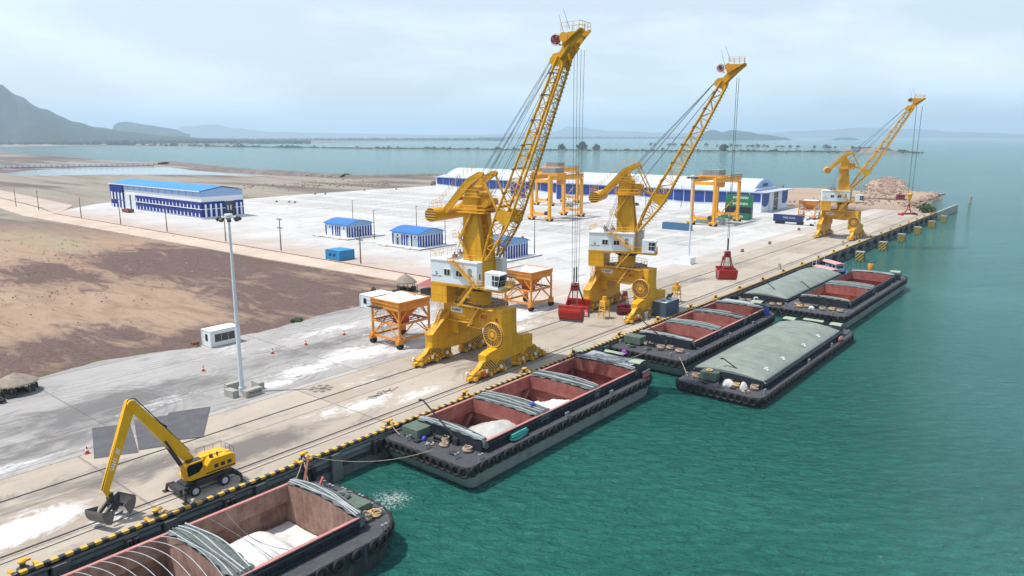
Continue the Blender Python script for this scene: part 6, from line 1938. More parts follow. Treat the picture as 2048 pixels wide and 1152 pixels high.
# grabs
def grab(label, cx, az, drop, ztop, opened, sc=1.0, face=0.0):
    opened = float(opened)
    ca, sa = math.cos(R(az)), math.sin(R(az))
    wx, wy = cx + drop.x * ca, 79.2 + drop.x * sa
    t = thing('grab_bucket', label, 'grab', (wx, wy, ztop), R(face))
    mb = MB(); mb.tube((0, -0.55, 0.3), (0, 0.55, 0.3), 0.42, 12); mb.box(-0.5, 0.5, -0.6, 0.6, -0.45, 0.05); mb.build('sheave_head', M['dred'], t)
    op = 1.55 * opened
    zb = -3.6 if opened > 0.5 else -3.3
    for s_ in (-1, 1):
        for q in (-1, 1):
            mb = MB(); mb.bar((s_ * 0.35, q * 0.5, -0.2), (s_ * (op * 0.8 + 1.05), q * 1.0, zb + 0.4), 0.15, 0.2); mb.build('grab_arm', M['dred'], t)
        # shell: quarter-round scoop
        sh = MB()
        n = 8
        ang0 = 0.50 * opened
        def P_(a, r_, y):
            x = s_ * (r_ * math.sin(a)); z = -r_ * math.cos(a)
            ca2, sa2 = math.cos(ang0 * s_), math.sin(ang0 * s_)
            X_ = x * ca2 - z * sa2 * 1.0; Z_ = x * sa2 + z * ca2
            return (X_ + s_ * (op * 0.55), y, Z_ + zb + 0.5)
        wy_ = 1.75
        pr = [P_(a * 1.45 / n, 1.95, 0) for a in range(n + 1)]
        for i in range(n):
            a, c = pr[i], pr[i + 1]
            sh.quad((a[0], -wy_, a[2]), (c[0], -wy_, c[2]), (c[0], wy_, c[2]), (a[0], wy_, a[2]))
            a2 = P_(i * 1.45 / n, 1.87, 0); c2 = P_((i + 1) * 1.45 / n, 1.87, 0)
            sh.quad((a2[0], -wy_, a2[2]), (c2[0], -wy_, c2[2]), (c2[0], wy_, c2[2]), (a2[0], wy_, a2[2]))
        hub = P_(0, 0.15, 0)
        for y in (-wy_, wy_):
            sh.poly([(hub[0], y, hub[2])] + [(p[0], y, p[2]) for p in pr])
            sh.poly([(hub[0], y * 0.97, hub[2])] + [(p[0], y * 0.97, p[2]) for p in pr])
        e1 = P_(1.45, 1.95, 0); sh.bar((e1[0], -wy_, e1[2]), (e1[0], wy_, e1[2]), 0.25, 0.25)
        so_ = sh.build('bucket_shell', M['red'], t)
        lp = MB(); e0 = P_(0.0, 1.98, 0); e2 = P_(0.22, 1.98, 0)
        lp.bar((e0[0], -wy_, e0[2]), (e0[0], wy_, e0[2]), 0.2, 0.16); lp.bar((e2[0], -wy_, e2[2]), (e2[0], wy_, e2[2]), 0.3, 0.08)
        for y in (-wy_ - 0.02, wy_ + 0.02): lp.bar((P_(0, 0.4, 0)[0], y, P_(0, 0.4, 0)[2]), (e0[0], y, e0[2]), 0.25, 0.10)
        lp.build('worn_lip', M['grey'], so_)
    mb = MB(); mb.tube((0, -1.8, zb + 0.5), (0, 1.8, zb + 0.5), 0.18, 8); mb.box(-0.35, 0.35, -0.7, 0.7, zb + 0.1, zb + 0.85); mb.build('hinge_beam', M['dred'], t)
    for q in (-0.3, 0.0, 0.3):
        mb = MB(); mb.tube((0, q, -0.3), (0, q, zb + 0.7), 0.04, 4); mb.build('closing_rope', M['wire'], t)
    t.scale = (sc, sc, sc)
    return t
grab('open red clamshell grab hanging from the nearest crane', 88.0, -83.0, d1, 14.6, 1.0, 1.0, 18)
grab('closed red clamshell grab hanging from the middle crane', 134.5, -69.3, d2, 13.4, 0.35, 1.05, 33)
ropes_down(C1_, RX1, d1, 14.9, 4, 0.5, 0.55); ropes_down(C2_, RX2, d2, 13.8, 4, 0.3, 0.2)
for C_, RX_, d_, z_ in ((C1_, RX1, d1, 15.4), (C2_, RX2, d2, 14.4)):
    for q in (-0.4, 0.4):
        mb = MB(RX_); mb.tube((d_.x, q, z_), (d_.x, q, z_ + 2.3), 0.11, 6); mb.build('rope_swivel', M['dark'], C_)
# hook block and spreader on crane 3
ropes_down(C3_, RX3, d3, 17.0, 6, 0.45, 0.9, 0.04)
wx, wy = 289 + d3.x * math.cos(R(-70)), 79.2 + d3.x * math.sin(R(-70))
t = thing('hook_block', 'yellow hook block above the red spreader of the farthest crane', 'hook block', (wx, wy, 14.2))
mb = MB(); mb.box(-0.9, 0.9, -0.5, 0.5, 0.8, 2.6); mb.tube((-0.5, -0.6, 2.2), (-0.5, 0.6, 2.2), 0.6, 12); mb.tube((0.5, -0.6, 2.2), (0.5, 0.6, 2.2), 0.6, 12); mb.build('sheave_box', M['yellow'], t)
mb = MB(); mb.box(-0.35, 0.35, -0.35, 0.35, -0.2, 0.9); mb.torus((0, 0, -0.6), (0, 1, 0), 0.42, 0.14, 14, 6); mb.build('hook', M['yellow2'], t)
t = thing('container_spreader', 'red container spreader frame hanging from the yellow hook block', 'spreader', (wx, wy, 9.2), R(-38))
mb = MB(); mb.box(-3.1, 3.1, -0.35, 0.35, 0, 0.6)
mb.build('main_beam', M['red'], t)
for s_ in (-1, 1):
    mb = MB(); mb.box(min(s_ * 2.75, s_ * 3.2), max(s_ * 2.75, s_ * 3.2), -1.2, 1.2, -0.25, 0.45); mb.build('end_beam', M['red'], t)
    mb = MB(); mb.bar((s_ * 1.1, 0, 0.6), (s_ * 0.15, 0, 3.4), 0.22, 0.22); mb.bar((s_ * 2.6, 0, 0.6), (s_ * 0.9, 0, 1.3), 0.18, 0.18); mb.build('sling_arm', M['red'], t)
mb = MB(); mb.box(-0.75, 0.75, -0.12, 0.12, 1.7, 1.95); mb.tube((0, -0.2, 3.4), (0, 0.2, 3.4), 0.4, 10); mb.tube((0, 0, 3.6), (0, 0, 5.0), 0.12, 6); mb.build('top_link', M['red'], t)
# spare grab under the middle crane, yellow frame, dark tank
t = grab('dark crimson spare grab standing on the quay under the middle crane', 126.9, 0, Vector((0, 0, 0)), 4.3, 0, 0.9, 30)
t.location = (132.5, 78.2, 4.3)
for i in (0, 1):
    pass
for ch in t.children:
    if ch.name.startswith('bucket_shell'): ch.data.materials[0] = M['dred']
# ================================================================ REST OF THE TERMINAL
def stand(label, x, y, rz=0):
    t = thing('hopper_frame', label, 'frame', (x, y, 0), rz)
    for sx in (-1, 1):
        for sy in (-1, 1):
            mb = MB(); mb.bar((sx * 0.9, sy * 0.8, 0), (sx * 0.7, sy * 0.6, 3.0), 0.14, 0.14); mb.build('leg', M['yellow2'], t)
    mb = MB(); mb.box(-0.95, 0.95, -0.8, 0.8, 1.7, 1.85); mb.box(-0.8, 0.8, -0.65, 0.65, 2.6, 3.7); mb.tube((0, 0, 3.7), (0, 0, 4.6), 0.45, 10); mb.rail([(-0.9, -0.8, 3.0), (0.9, -0.8, 3.0)], 1.0, 0.9); mb.build('housing', M['yellow2'], t)
    return t
stand('small yellow work stand between the legs of the middle crane', 126.5, 79.5)
stand('small yellow work stand beyond the far leg of the middle crane', 150.0, 75.2)
t = thing('water_tank', 'square dark blue steel tank standing at the quay edge by the middle crane', 'tank', (138.0, 71.2, 0), R(0))
mb = MB(); mb.prism([(-3.2, -1.5), (2.6, -1.5), (3.4, 0.6), (3.4, 1.6), (-3.2, 1.6)], lambda u, v, w_: (u, v, w_), 0.0, 3.1); mb.build('tank_body', paint('tank_blue', (0.06, 0.09, 0.14), 0.5, 0.12, 0.8, (0.12, 0.13, 0.14), 0.4), t)
mb = MB(); mb.prism([(-3.1, -1.4), (2.5, -1.4), (3.3, 0.6), (3.3, 1.5), (-3.1, 1.5)], lambda u, v, w_: (u, v, w_), 3.1, 3.16); mb.build('tank_lid', M['galv'], t)
for xx, yy in ((-1.6, 0), (0.2, -0.3)):
    mb = MB(); mb.torus((xx, yy, 3.2), (0, 0, 1), 0.45, 0.06, 14, 4); mb.build('hatch', M['dark'], t)
for xx in (0.9, 2.3):
    mb = MB(); mb.bar((xx, 0.6, 3.16), (xx + 0.9, 0.4, 4.0), 0.5, 0.12); mb.build('open_lid', M['dark'], t)
for x, l in ((130.9, 'grey concrete meter post beside the nearest crane rail, by the middle crane'), (207.0, 'grey meter post beside the rail, between middle and farthest crane'), (267.5, 'grey meter post beside the rail, nearest the farthest crane')):
    mb = MB(); mb.box(x - 0.35, x + 0.35, 72.2 - 0.3, 72.2 + 0.3, 0, 1.6); mb.box(x - 0.6, x + 0.6, 71.7, 72.7, 0, 0.25)
    tag(mb.build('meter_post', M['conc']), l, 'post')

# ---- hoppers
def hopper(label, x, y, load, rz=0.0):
    t = thing('mobile_hopper', label, 'hopper', (x, y, 0), rz, 'orange travelling hoppers')
    H_ = M['horange']
    hx, hy = 3.6, 3.6
    for sx in (-1, 1):
        for sy in (-1, 1):
            mb = MB(); mb.tube((sx * hx, sy * hy, 1.3), (sx * hx, sy * hy, 7.0), 0.24, 10); mb.build('leg', H_, t, True)
            wb = MB(); wb.box(sx * hx - 0.45, sx * hx + 0.45, sy * hy - 0.4, sy * hy + 0.4, 0.9, 1.9); wb.tube((sx * hx - 0.75, sy * hy, 1.2), (sx * hx - 0.3, sy * hy, 1.2), 0.42, 10); wo = wb.build('wheel_housing', H_, t)
            for q in (-0.3, 0.3):
                mb = MB(); mb.tube((sx * hx + q - 0.17, sy * hy, 0.52), (sx * hx + q + 0.17, sy * hy, 0.52), 0.52, 16); mb.build('tyre', M['black'], wo, True)
    mb = MB()
    for s_ in (-1, 1):
        mb.bar((s_ * hx, -hy, 1.5), (s_ * hx, hy, 1.5), 0.3, 0.38) if s_ < 0 else None
        mb.bar((-hx, s_ * hy, 1.5), (hx, s_ * hy, 1.5), 0.3, 0.38)
        mb.bar((s_ * hx, -hy, 4.3), (s_ * hx, hy, 4.3), 0.28, 0.34); mb.bar((-hx, s_ * hy, 4.3), (hx, s_ * hy, 4.3), 0.28, 0.34)
        mb.bar((s_ * hx, -hy, 7.0), (s_ * hx, hy, 7.0), 0.34, 0.44); mb.bar((-hx, s_ * hy, 7.0), (hx, s_ * hy, 7.0), 0.34, 0.44)
        for a in (-1, 1):
            mb.bar((s_ * hx, a * hy, 1.7), (s_ * hx, a * 0.3, 4.15), 0.16, 0.18); mb.bar((a * hx, s_ * hy, 1.7), (a * 0.3, s_ * hy, 4.15), 0.16, 0.18)
            mb.bar((s_ * hx, a * hy, 4.5), (s_ * hx, a * 1.6, 6.8), 0.16, 0.18); mb.bar((a * hx, s_ * hy, 4.5), (a * 1.6, s_ * hy, 6.8), 0.16, 0.18)
    mb.build('frame', H_, t)
    mb = MB()
    for q in range(7): mb.bar((-hx, -hy + 0.5 + q * 1.1, 4.35), (hx, -hy + 0.5 + q * 1.1, 4.35), 0.35, 0.06)
    mb.rail([(hx, hy, 4.4), (hx, -1.0, 4.4)], 1.1, 1.0); mb.rail([(-hx, hy, 4.4), (0, hy, 4.4)], 1.1, 1.0)
    mb.build('platform', M['brown'], t)
    # funnel and box
    mb = MB()
    a_, b_, zt, zm, zl = 2.9, 0.95, 7.2, 8.5, 4.6
    for i in range(4):
        c = [(-1, -1), (1, -1), (1, 1), (-1, 1)]
        p, q = c[i], c[(i + 1) % 4]
        mb.quad((p[0] * a_, p[1] * a_, zt), (q[0] * a_, q[1] * a_, zt), (q[0] * b_, q[1] * b_, zl), (p[0] * b_, p[1] * b_, zl))
        for k in range(1, 6):
            s_ = k / 6.0; u = (p[0] + (q[0] - p[0]) * s_, p[1] + (q[1] - p[1]) * s_)
            mb.bar((u[0] * (a_ + 0.05), u[1] * (a_ + 0.05), zt), (u[0] * (b_ + 0.05), u[1] * (b_ + 0.05), zl), 0.08, 0.14)
    mb.build('funnel', H_, t)
    mb = MB()
    for i in range(4):
        p, q = c[i], c[(i + 1) % 4]
        mb.quad((p[0] * 3.7, p[1] * 3.7, 7.15), (q[0] * 3.7, q[1] * 3.7, 7.15), (q[0] * 3.85, q[1] * 3.85, 8.35), (p[0] * 3.85, p[1] * 3.85, 8.35))
        mb.quad((p[0] * 3.6, p[1] * 3.6, 7.15), (q[0] * 3.6, q[1] * 3.6, 7.15), (q[0] * 3.75, q[1] * 3.75, 8.35), (p[0] * 3.75, p[1] * 3.75, 8.35))
        mb.bar((p[0] * 3.82, p[1] * 3.82, 8.35), (q[0] * 3.82, q[1] * 3.82, 8.35), 0.22, 0.16); mb.bar((p[0] * 3.84, p[1] * 3.84, 7.75), (q[0] * 3.84, q[1] * 3.84, 7.75), 0.12, 0.12)
    mb.build('hopper_box', H_, t)
    mb = MB(); mb.box(-1.05, 1.05, -1.05, 1.05, 3.7, 5.6); mb.build('chute_box', M['red'], t)
    mb = MB(); mb.ladder((-1.5, 3.4, 0.3), (-1.5, 3.4, 4.3), (1, 0, 0), 0.5); mb.build('ladder', M['dark'], t)
    mb = MB(); mb.box(-hx - 1.4, -hx, 0.5, 3.4, 6.95, 7.05); mb.rail([(-hx - 1.4, 0.5, 7.05), (-hx - 1.4, 3.4, 7.05)], 1.1, 1.0); mb.build('side_walkway', M['dark'], t)
    mb = MB()
    for i in range(4):
        p, q = c[i], c[(i + 1) % 4]
        mb.quad((p[0] * 3.58, p[1] * 3.58, 8.3), (q[0] * 3.58, q[1] * 3.58, 8.3), (q[0] * 0.9, q[1] * 0.9, 5.2), (p[0] * 0.9, p[1] * 0.9, 5.2))
    mb.build('inner_lining', M['galv'], t)
    h = MB()
    h.grid(20, 20, lambda u, v: (-3.6 + 7.2 * u, -3.6 + 7.2 * v, load(u * 2 - 1, v * 2 - 1) + 0.25 * fbm(u * 6, v * 6, 3)))
    o = h.build('cargo_heap', M['salt'], None, True); o.location = (x, y, 0); o.rotation_euler = (0, 0, rz)
    return t, o
t, o = hopper('near orange hopper heaped high with white cargo, beside the nearest crane', 87.9, 98.7, lambda u, v: 8.15 + 1.25 * max(0, 1 - (u * u + v * v) ** 0.6) - (1.0 if u > 0.4 and v < -0.1 else 0))
tag(o, 'snow white cargo heaped above the rim of the near hopper', 'cargo heap')
t, o = hopper('orange hopper with sunken grey white load, behind the nearest crane', 125.4, 98.6, lambda u, v: 6.7 + 1.1 * max(0, u) + 0.6 * abs(v))
tag(o, 'grey white cargo low in the hopper behind the nearest crane', 'cargo heap')
t, o = hopper('distant orange hopper behind the white truck and farthest crane', 346.0, 109.0, lambda u, v: 7.6 + 0.9 * max(0, 1 - u * u - v * v))
tag(o, 'pale cargo mound in the distant hopper behind the farthest crane', 'cargo heap')

# ---- material handler
ex = thing('material_handler', 'yellow wheeled material handler with long arm and open clamshell bucket', 'excavator', (35.6, 72.2, 0), PI)
# local x points towards the bucket (world -X); local y is world -Y
mb = MB(); mb.box(-2.9, 2.5, -0.9, 0.9, 0.75, 1.35); mb.box(-1.6, 1.4, -1.2, 1.2, 1.2, 1.55); mb.box(1.6, 3.3, -1.15, 1.15, 0.7, 1.15); mb.build('chassis', M['dark'], ex)
for xx in (-1.55, 1.75):
    for s_ in (-1, 1):
        mb = MB(); mb.tube((xx, s_ * 0.85, 0.58), (xx, s_ * 1.45, 0.58), 0.58, 20); w_ = mb.build('wheel', M['black'], ex, True)
        mb = MB(); mb.tube((xx, s_ * 1.46, 0.58), (xx, s_ * 1.49, 0.58), 0.32, 16); mb.torus((xx, s_ * 1.48, 0.58), (0, 1, 0), 0.31, 0.04, 16, 5); mb.build('rim', M['ctext'], w_, True)
for xx, e_ in ((-2.8, -1), (2.8, 1)):
    for s_ in (-1, 1):
        mb = MB(); mb.bar((xx, s_ * 0.7, 0.95), (xx + e_ * 0.3, s_ * 1.9, 0.85), 0.28, 0.32); mb.bar((xx + e_ * 0.3, s_ * 1.85, 0.95), (xx + e_ * 0.4, s_ * 2.1, 0.12), 0.22, 0.22); mb.cbox((xx + e_ * 0.42, s_ * 2.15, 0.07), (0.55, 0.55, 0.12)); mb.bar((xx, s_ * 0.9, 1.35), (xx + e_ * 0.3, s_ * 1.7, 1.0), 0.12, 0.12); mb.build('outrigger', M['dark'], ex)
mb = MB(); mb.lathe((0, 0, 1.5), [(0.95, 0), (0.95, 0.28)], 20); mb.build('slewing_ring', M['dark'], ex)
mb = MB()
mb.prism([(-3.0, 1.95), (0.6, 1.8), (0.6, 2.5), (0.1, 3.0), (-0.3, 3.45), (-2.6, 3.4), (-3.05, 3.1)], lambda u, v, w_: (u, w_, v), -1.35, 1.35)
mb.box(-3.0, 2.2, -1.3, 1.3, 1.78, 1.95)
mb.box(-0.6, 0.5, -0.35, 0.35, 2.2, 3.55)
ub = mb.build('upper_body', M['excy'], ex)
bv = ub.modifiers.new('soft_edges', 'BEVEL'); bv.width = 0.10; bv.segments = 2
for q in range(3):
    mb = MB(); mb.box(-2.5 + q * 0.75, -2.05 + q * 0.75, 1.35, 1.38, 2.35, 2.75); mb.build('side_grille', M['dark'], ub)
mb = MB(); mb.box(-2.0, -1.0, -0.5, 0.4, 3.42, 3.55); mb.box(-2.7, -2.3, 0.3, 0.8, 3.4, 3.52); mb.build('engine_hood', M['excy'], ub)
mb = MB(); mb.tube((-1.2, 0.9, 3.4), (-1.2, 0.9, 3.85), 0.10, 8); mb.tube((-0.5, 0.9, 3.4), (-0.5, 0.9, 3.8), 0.2, 8); mb.build('exhaust', M['dark'], ub)
mb = MB()
mb.prism([(0.55, 1.95), (2.5, 1.95), (2.6, 3.35), (2.3, 3.75), (0.55, 3.8)], lambda u, v, w_: (u, w_, v), 0.35, 1.4)
cb = mb.build('operator_cab', M['excy'], ex)
bv = cb.modifiers.new('soft_edges', 'BEVEL'); bv.width = 0.06; bv.segments = 2
mb = MB(); mb.rail([(-2.9, 1.3, 3.4), (-2.9, -1.3, 3.4), (0.0, -1.3, 3.4)], 0.55, 0.9, 0.025, mid=False); mb.build('handrail', M['dark'], ub)
mb = MB(); mb.box(-2.95, 0.4, 1.36, 1.385, 1.98, 2.12); mb.build('body_stripe', M['dark'], ub)
mb = MB(); mb.box(0.7, 2.2, 0.5, 1.25, 3.8, 3.86); mb.build('roof_window', M['glass'], cb)
mb = MB(); mb.prism([(0.75, 3.0), (1.2, 2.55), (2.35, 2.4), (2.45, 3.35), (2.2, 3.62), (0.75, 3.62)], lambda u, v, w_: (u, w_, v), 1.4, 1.43); mb.build('side_window', M['glass'], cb)
mb = MB()
for q in range(8): mb.box(2.52, 2.62, 0.40 + q * 0.125, 0.43 + q * 0.125, 2.0, 3.5)
for q in range(9): mb.box(2.52, 2.62, 0.38, 1.38, 2.05 + q * 0.17, 2.08 + q * 0.17)
mb.build('front_guard', M['excy'], cb)
# boom: plane y = -0.1
hip = (1.0, 3.0); el = (6.7, 11.35); wr = (9.6, 2.75)
def plate(name, p, q, hw1, hm, hw2, w_, mt, par, tm=0.35):
    p = Vector(p); q = Vector(q); d = (q - p); n_ = Vector((-d.y, d.x)).normalized(); d_ = d
    m_ = p + d * tm
    poly = [p + n_ * hw1, m_ + n_ * hm, q + n_ * hw2, q - n_ * hw2, m_ - n_ * hm, p - n_ * hw1]
    mb = MB(); mb.prism([(v.x, v.y) for v in poly], lambda u, v, w2: (u, w2, v), -w_ / 2, w_ / 2)
    return mb
mb = plate('b', hip, el, 0.38, 0.60, 0.44, 0.72, None, ex, 0.3); bo = mb.build('boom', M['excy'], ex)
bv = bo.modifiers.new('soft_edges', 'BEVEL'); bv.width = 0.05; bv.segments = 2
mb = MB(); mb.tube((el[0], -0.42, el[1]), (el[0], 0.42, el[1]), 0.42, 16); mb.build('elbow_pin', M['excy'], bo, True)
mb = plate('s', el, (9.9, 3.4), 0.50, 0.46, 0.30, 0.54, None, ex, 0.25); mb.bar((9.85, 0, 3.5), (9.5, 0, 2.6), 0.45, 0.5, 0.4, 0.4, up=(1, 0, 0)); st = mb.build('stick', M['excy'], ex)
mb = MB(); mb.tube((2.2, 0.42, 3.0), (3.9, 0.42, 6.6), 0.13, 8); mb.tube((2.2, -0.42, 3.0), (3.9, -0.42, 6.6), 0.13, 8); mb.tube((3.4, 0, 7.9), (6.3, 0, 10.7), 0.11, 8)
mb.build('hydraulic_ram', M['dark'], bo)
mb = MB()
off = Vector((-0.62, 0.42)) * 0.9
pts = [(hip[0] + (el[0] - hip[0]) * t - 0.50, 0.1, hip[1] + (el[1] - hip[1]) * t + 0.40) for t in (0.15, 0.3, 0.45, 0.6, 0.75, 0.9)] + [(6.3, 0.1, 11.85), (6.9, 0.1, 11.85), (7.2, 0.1, 11.2)]
mb.path(pts, 0.05, 5)
sp = [(7.2 + (10.2 - 7.2) * t, 0.1, 11.2 + (3.6 - 11.2) * t) for t in [i / 8 for i in range(9)]]
mb.path(sp, 0.05, 5)
mb.build('hydraulic_hose', M['dark'], bo)
xd = Vector((9.9 - el[0], 0, 3.4 - el[1])).normalized(); mid_ = Vector((el[0], 0, el[1])) + xd * 5.9
yd = Vector((xd.z, 0, -xd.x))
# the side seen from the sea is local +y
text('SANY', 0.52, M['ltext'], st, (mid_.x, 0.285, mid_.z), -xd, -yd if (-xd).cross(-yd).y > 0 else yd, 0.01, bold=0.012)
mb = MB()
for k in range(3):
    c = Vector((el[0], 0, el[1])) + xd * (4.5 + 0.16 * k)
    a = c - yd * 0.22 - xd * 0.2; b2 = c + yd * 0.22 + xd * 0.15
    mb.bar((a.x, 0.28, a.z), (b2.x, 0.28, b2.z), 0.02, 0.07, up=(1, 0, 0.5))
mb.build('stripe_mark', M['ltext'], st)
# clamshell bucket hanging from the stick, its own thing
gb = thing('clamshell_bucket', 'worn dark steel clamshell bucket standing open on white powder', 'bucket', (35.6 - 9.5, 72.2, 2.75), R(200))
gb.scale = (1.08, 1.3, 1.05)
mb = MB(); mb.box(-0.2, 0.2, -0.2, 0.2, -0.7, 0.25); mb.tube((0, 0, -0.7), (0, 0, -1.15), 0.3, 10); mb.build('rotator', M['dark'], gb)
for s_ in (-1, 1):
    sh = MB(); n = 7; wy_ = 0.85
    def Q(a, r_):
        x = s_ * r_ * math.sin(a + 0.42); z = -r_ * math.cos(a + 0.42)
        return (x + s_ * 0.38, z - 0.95)
    pr = [Q(a * 1.35 / n, 1.45) for a in range(n + 1)]
    for i in range(n):
        a, c = pr[i], pr[i + 1]; sh.quad((a[0], -wy_, a[1]), (c[0], -wy_, c[1]), (c[0], wy_, c[1]), (a[0], wy_, a[1]))
        a, c = Q(i * 1.35 / n, 1.40), Q((i + 1) * 1.35 / n, 1.40); sh.quad((a[0], -wy_, a[1]), (c[0], -wy_, c[1]), (c[0], wy_, c[1]), (a[0], wy_, a[1]))
    hb_ = Q(0, 0.1)
    for y in (-wy_, wy_): sh.poly([(hb_[0], y, hb_[1])] + [(p[0], y, p[1]) for p in pr])
    sh.build('bucket_shell', M['wsteel'] if 'wsteel' in M else M.setdefault('wsteel', paint('worn_steel', (0.16, 0.155, 0.16), 0.45, 0.2, 0.8, (0.22, 0.17, 0.14), 0.4, metal=0.4)), gb)
    mb = MB(); mb.bar((0, -0.3, -0.7), (s_ * 0.9, -0.3, -1.3), 0.16, 0.3); mb.bar((0, 0.3, -0.7), (s_ * 0.9, 0.3, -1.3), 0.16, 0.3); mb.build('bucket_arm', M['dark'], gb)

# ---- steel plates on the ground
pm = paint('ground_steel_plate', (0.085, 0.083, 0.09), 0.7, 0.2, 0.5, (0.20, 0.18, 0.165), 0.5, metal=0.0, streak=False)
for k, (pts, l) in enumerate((([(30.9, 88.8), (35.0, 86.5), (38.4, 96.6), (34.6, 98.9)], 'dark steel plate on the apron, left of three, partly behind the handler arm'),
                              ([(35.3, 87.2), (38.4, 85.6), (43.0, 95.6), (39.2, 97.3)], 'dark steel plate on the apron, middle of three behind the handler arm'),
                              ([(38.2, 87.6), (42.2, 84.9), (48.2, 94.2), (43.4, 96.4)], 'dark steel plate on the apron, right of three, tip near the landward rail'))):
    mb = MB(); mb.prism(pts, lambda u, v, w_: (u, v, w_), 0.01 + k * 0.03, 0.035 + k * 0.03)
    tag(mb.build('steel_plate', pm), l, 'steel plate', 'steel plates lying on the apron')
t = thing('steel_plate', 'thin dark steel sheet lying between the legs of the farthest crane', 'steel plate', (286, 79.5, 0))
mb = MB(); mb.box(-2.5, 2.5, -3.6, 2.2, 0.01, 0.05); mb.build('plate', pm, t)

# ---- floodlight masts
def mast(label, x, y, h, blocks=True, r=0.42):
    t = thing('floodlight_mast', label, 'light mast', (x, y, 0), 0, None)
    mb = MB(); mb.tube((0, 0, 0), (0, 0, h * 0.5), r, 12, r * 0.75); mb.tube((0, 0, h * 0.5), (0, 0, h), r * 0.72, 12, r * 0.45); mb.tube((0, 0, 0), (0, 0, 0.8), r * 1.35, 12); mb.build('pole', M['galv'], t, True)
    mb = MB(); mb.torus((0, 0, h - 0.3), (0, 0, 1), 0.9, 0.06, 16, 5); mb.lathe((0, 0, h - 0.2), [(0.5, 0), (0.6, 0.15), (0.5, 0.3)], 12)
    for k in range(4):
        a = k * PI / 2 + 0.3; mb.tube((0, 0, h - 0.3), (1.35 * math.cos(a), 1.35 * math.sin(a), h - 0.3), 0.05, 5)
    mb.build('head_ring', M['galv'], t)
    for k in range(8):
        a = k * PI / 4 + 0.3; d = Vector((math.cos(a), math.sin(a), 0))
        p = d * 1.3 + Vector((0, 0, h - 0.45))
        mb = MB(); mb.bar(p - d * 0.05, p + d * 0.32 - Vector((0, 0, 0.30)), 0.55, 0.42, up=(0, 0, 1)); mb.build('floodlight', M['dark'], t)
    return t
mast('tall pale steel floodlight mast on the apron, standing in concrete blocks', 54.4, 96.4, 26.2, r=0.35)
mast('slim pale floodlight mast on a white plinth in the yard', 199.5, 96.5, 25.8, r=0.30)
for k, (x, y, rz, sx, sy, l) in enumerate(((52.4, 95.8, 0.1, 1.0, 2.0, 'concrete ballast block nearest the camera at the apron mast foot'), (54.6, 93.9, 0.05, 2.7, 1.0, 'concrete ballast block with painted letters on the sea side of the mast'),
                                           (54.4, 98.6, 0.0, 2.6, 0.9, 'concrete ballast block on the landward side of the apron mast'), (56.9, 96.2, -0.05, 0.9, 2.2, 'concrete ballast block on the far side of the apron mast'))):
    t = thing('ballast_block', l, 'concrete block', (x, y, 0), rz, 'concrete blocks round the apron mast')
    mb = MB(); mb.box(-sx / 2, sx / 2, -sy / 2, sy / 2, 0, 1.05); mb.build('block', M['conc'], t)
    if k == 1: text('PWWB', 0.62, M['dtext'], t, (0.15, -sy / 2 - 0.01, 0.55), (1, 0, 0), (0, 0, 1), 0.008, bold=0.01)
t = thing('mast_plinth', 'square white plinth block at the foot of the yard mast', 'plinth', (199.0, 96.6, 0))
mb = MB(); mb.box(-1.7, 1.7, -1.7, 1.7, 0, 2.0); mb.box(-2.6, -1.7, -2.2, 2.6, 0, 0.12); mb.build('block', M['bwhite'], t)

# ---- cabins and huts
def cabin(label, x0, x1, y0, y1, h, wallm, roofm, wins, name='site_cabin'):
    t = thing(name, label, 'cabin', ((x0 + x1) / 2, (y0 + y1) / 2, 0), 0)
    a, b_ = (x1 - x0) / 2, (y1 - y0) / 2
    mb = MB(); mb.box(-a, a, -b_, b_, 0.08, h); mb.box(-a + 0.1, a - 0.1, -b_ + 0.1, b_ - 0.1, 0, 0.08); mb.build('cabin_wall', wallm, t)
    mb = MB(); mb.box(-a - 0.06, a + 0.06, -b_ - 0.06, b_ + 0.06, h, h + 0.14); mb.build('cabin_roof', roofm, t)
    for sx in (-1, 1):
        for sy in (-1, 1):
            mb = MB(); mb.box(sx * a - 0.09, sx * a + 0.09, sy * b_ - 0.09, sy * b_ + 0.09, 0.0, h); mb.build('corner_post', wallm, t)
    for (face, p, q, z0, z1, mt) in wins:
        mb = MB()
        if face == 'y': mb.box(p - (x0 + x1) / 2, q - (x0 + x1) / 2, -b_ - 0.05, -b_, z0, z1)
        else: mb.box(-a - 0.05, -a, p - (y0 + y1) / 2, q - (y0 + y1) / 2, z0, z1)
        mb.build('window' if mt is M['glass'] else 'door', mt, t)
    return t
cabin('long white container office with three dark panes at the apron edge', 63.4, 69.0, 121.6, 124.6, 2.9, M['cwhite'], M['bwhite'], [('y', 64.2, 65.4, 0.9, 2.3, M['glass']), ('y', 65.5, 66.7, 0.9, 2.3, M['glass']), ('y', 66.8, 68.0, 0.9, 2.3, M['glass']), ('x', 122.6, 123.4, 1.1, 2.3, M['glass'])])
cabin('pale blue white container office half hidden by the near hopper', 101.0, 107.0, 122.0, 126.6, 2.8, M['white'], M['bwhite'], [('y', 102.6, 104.6, 0.9, 2.2, M['glass']), ('x', 124.5, 125.4, 1.0, 2.2, M['glass']), ('y', 101.4, 102.2, 0.1, 2.1, M['cwhite'])])
bb = paint('cabin_blue', (0.01, 0.22, 0.45), 0.5, 0.1, 0.5)
cabin('bright blue metal cabin beside the road', 136.0, 141.6, 179.4, 186.0, 2.9, bb, bb, [('x', 183.4, 184.4, 1.2, 2.0, M['navy']), ('x', 181.4, 182.4, 1.2, 2.0, M['navy'])])
thm = paint('thatch', (0.27, 0.23, 0.18), 0.95, 0.2, 1.5, (0.12, 0.1, 0.08), 0.5)
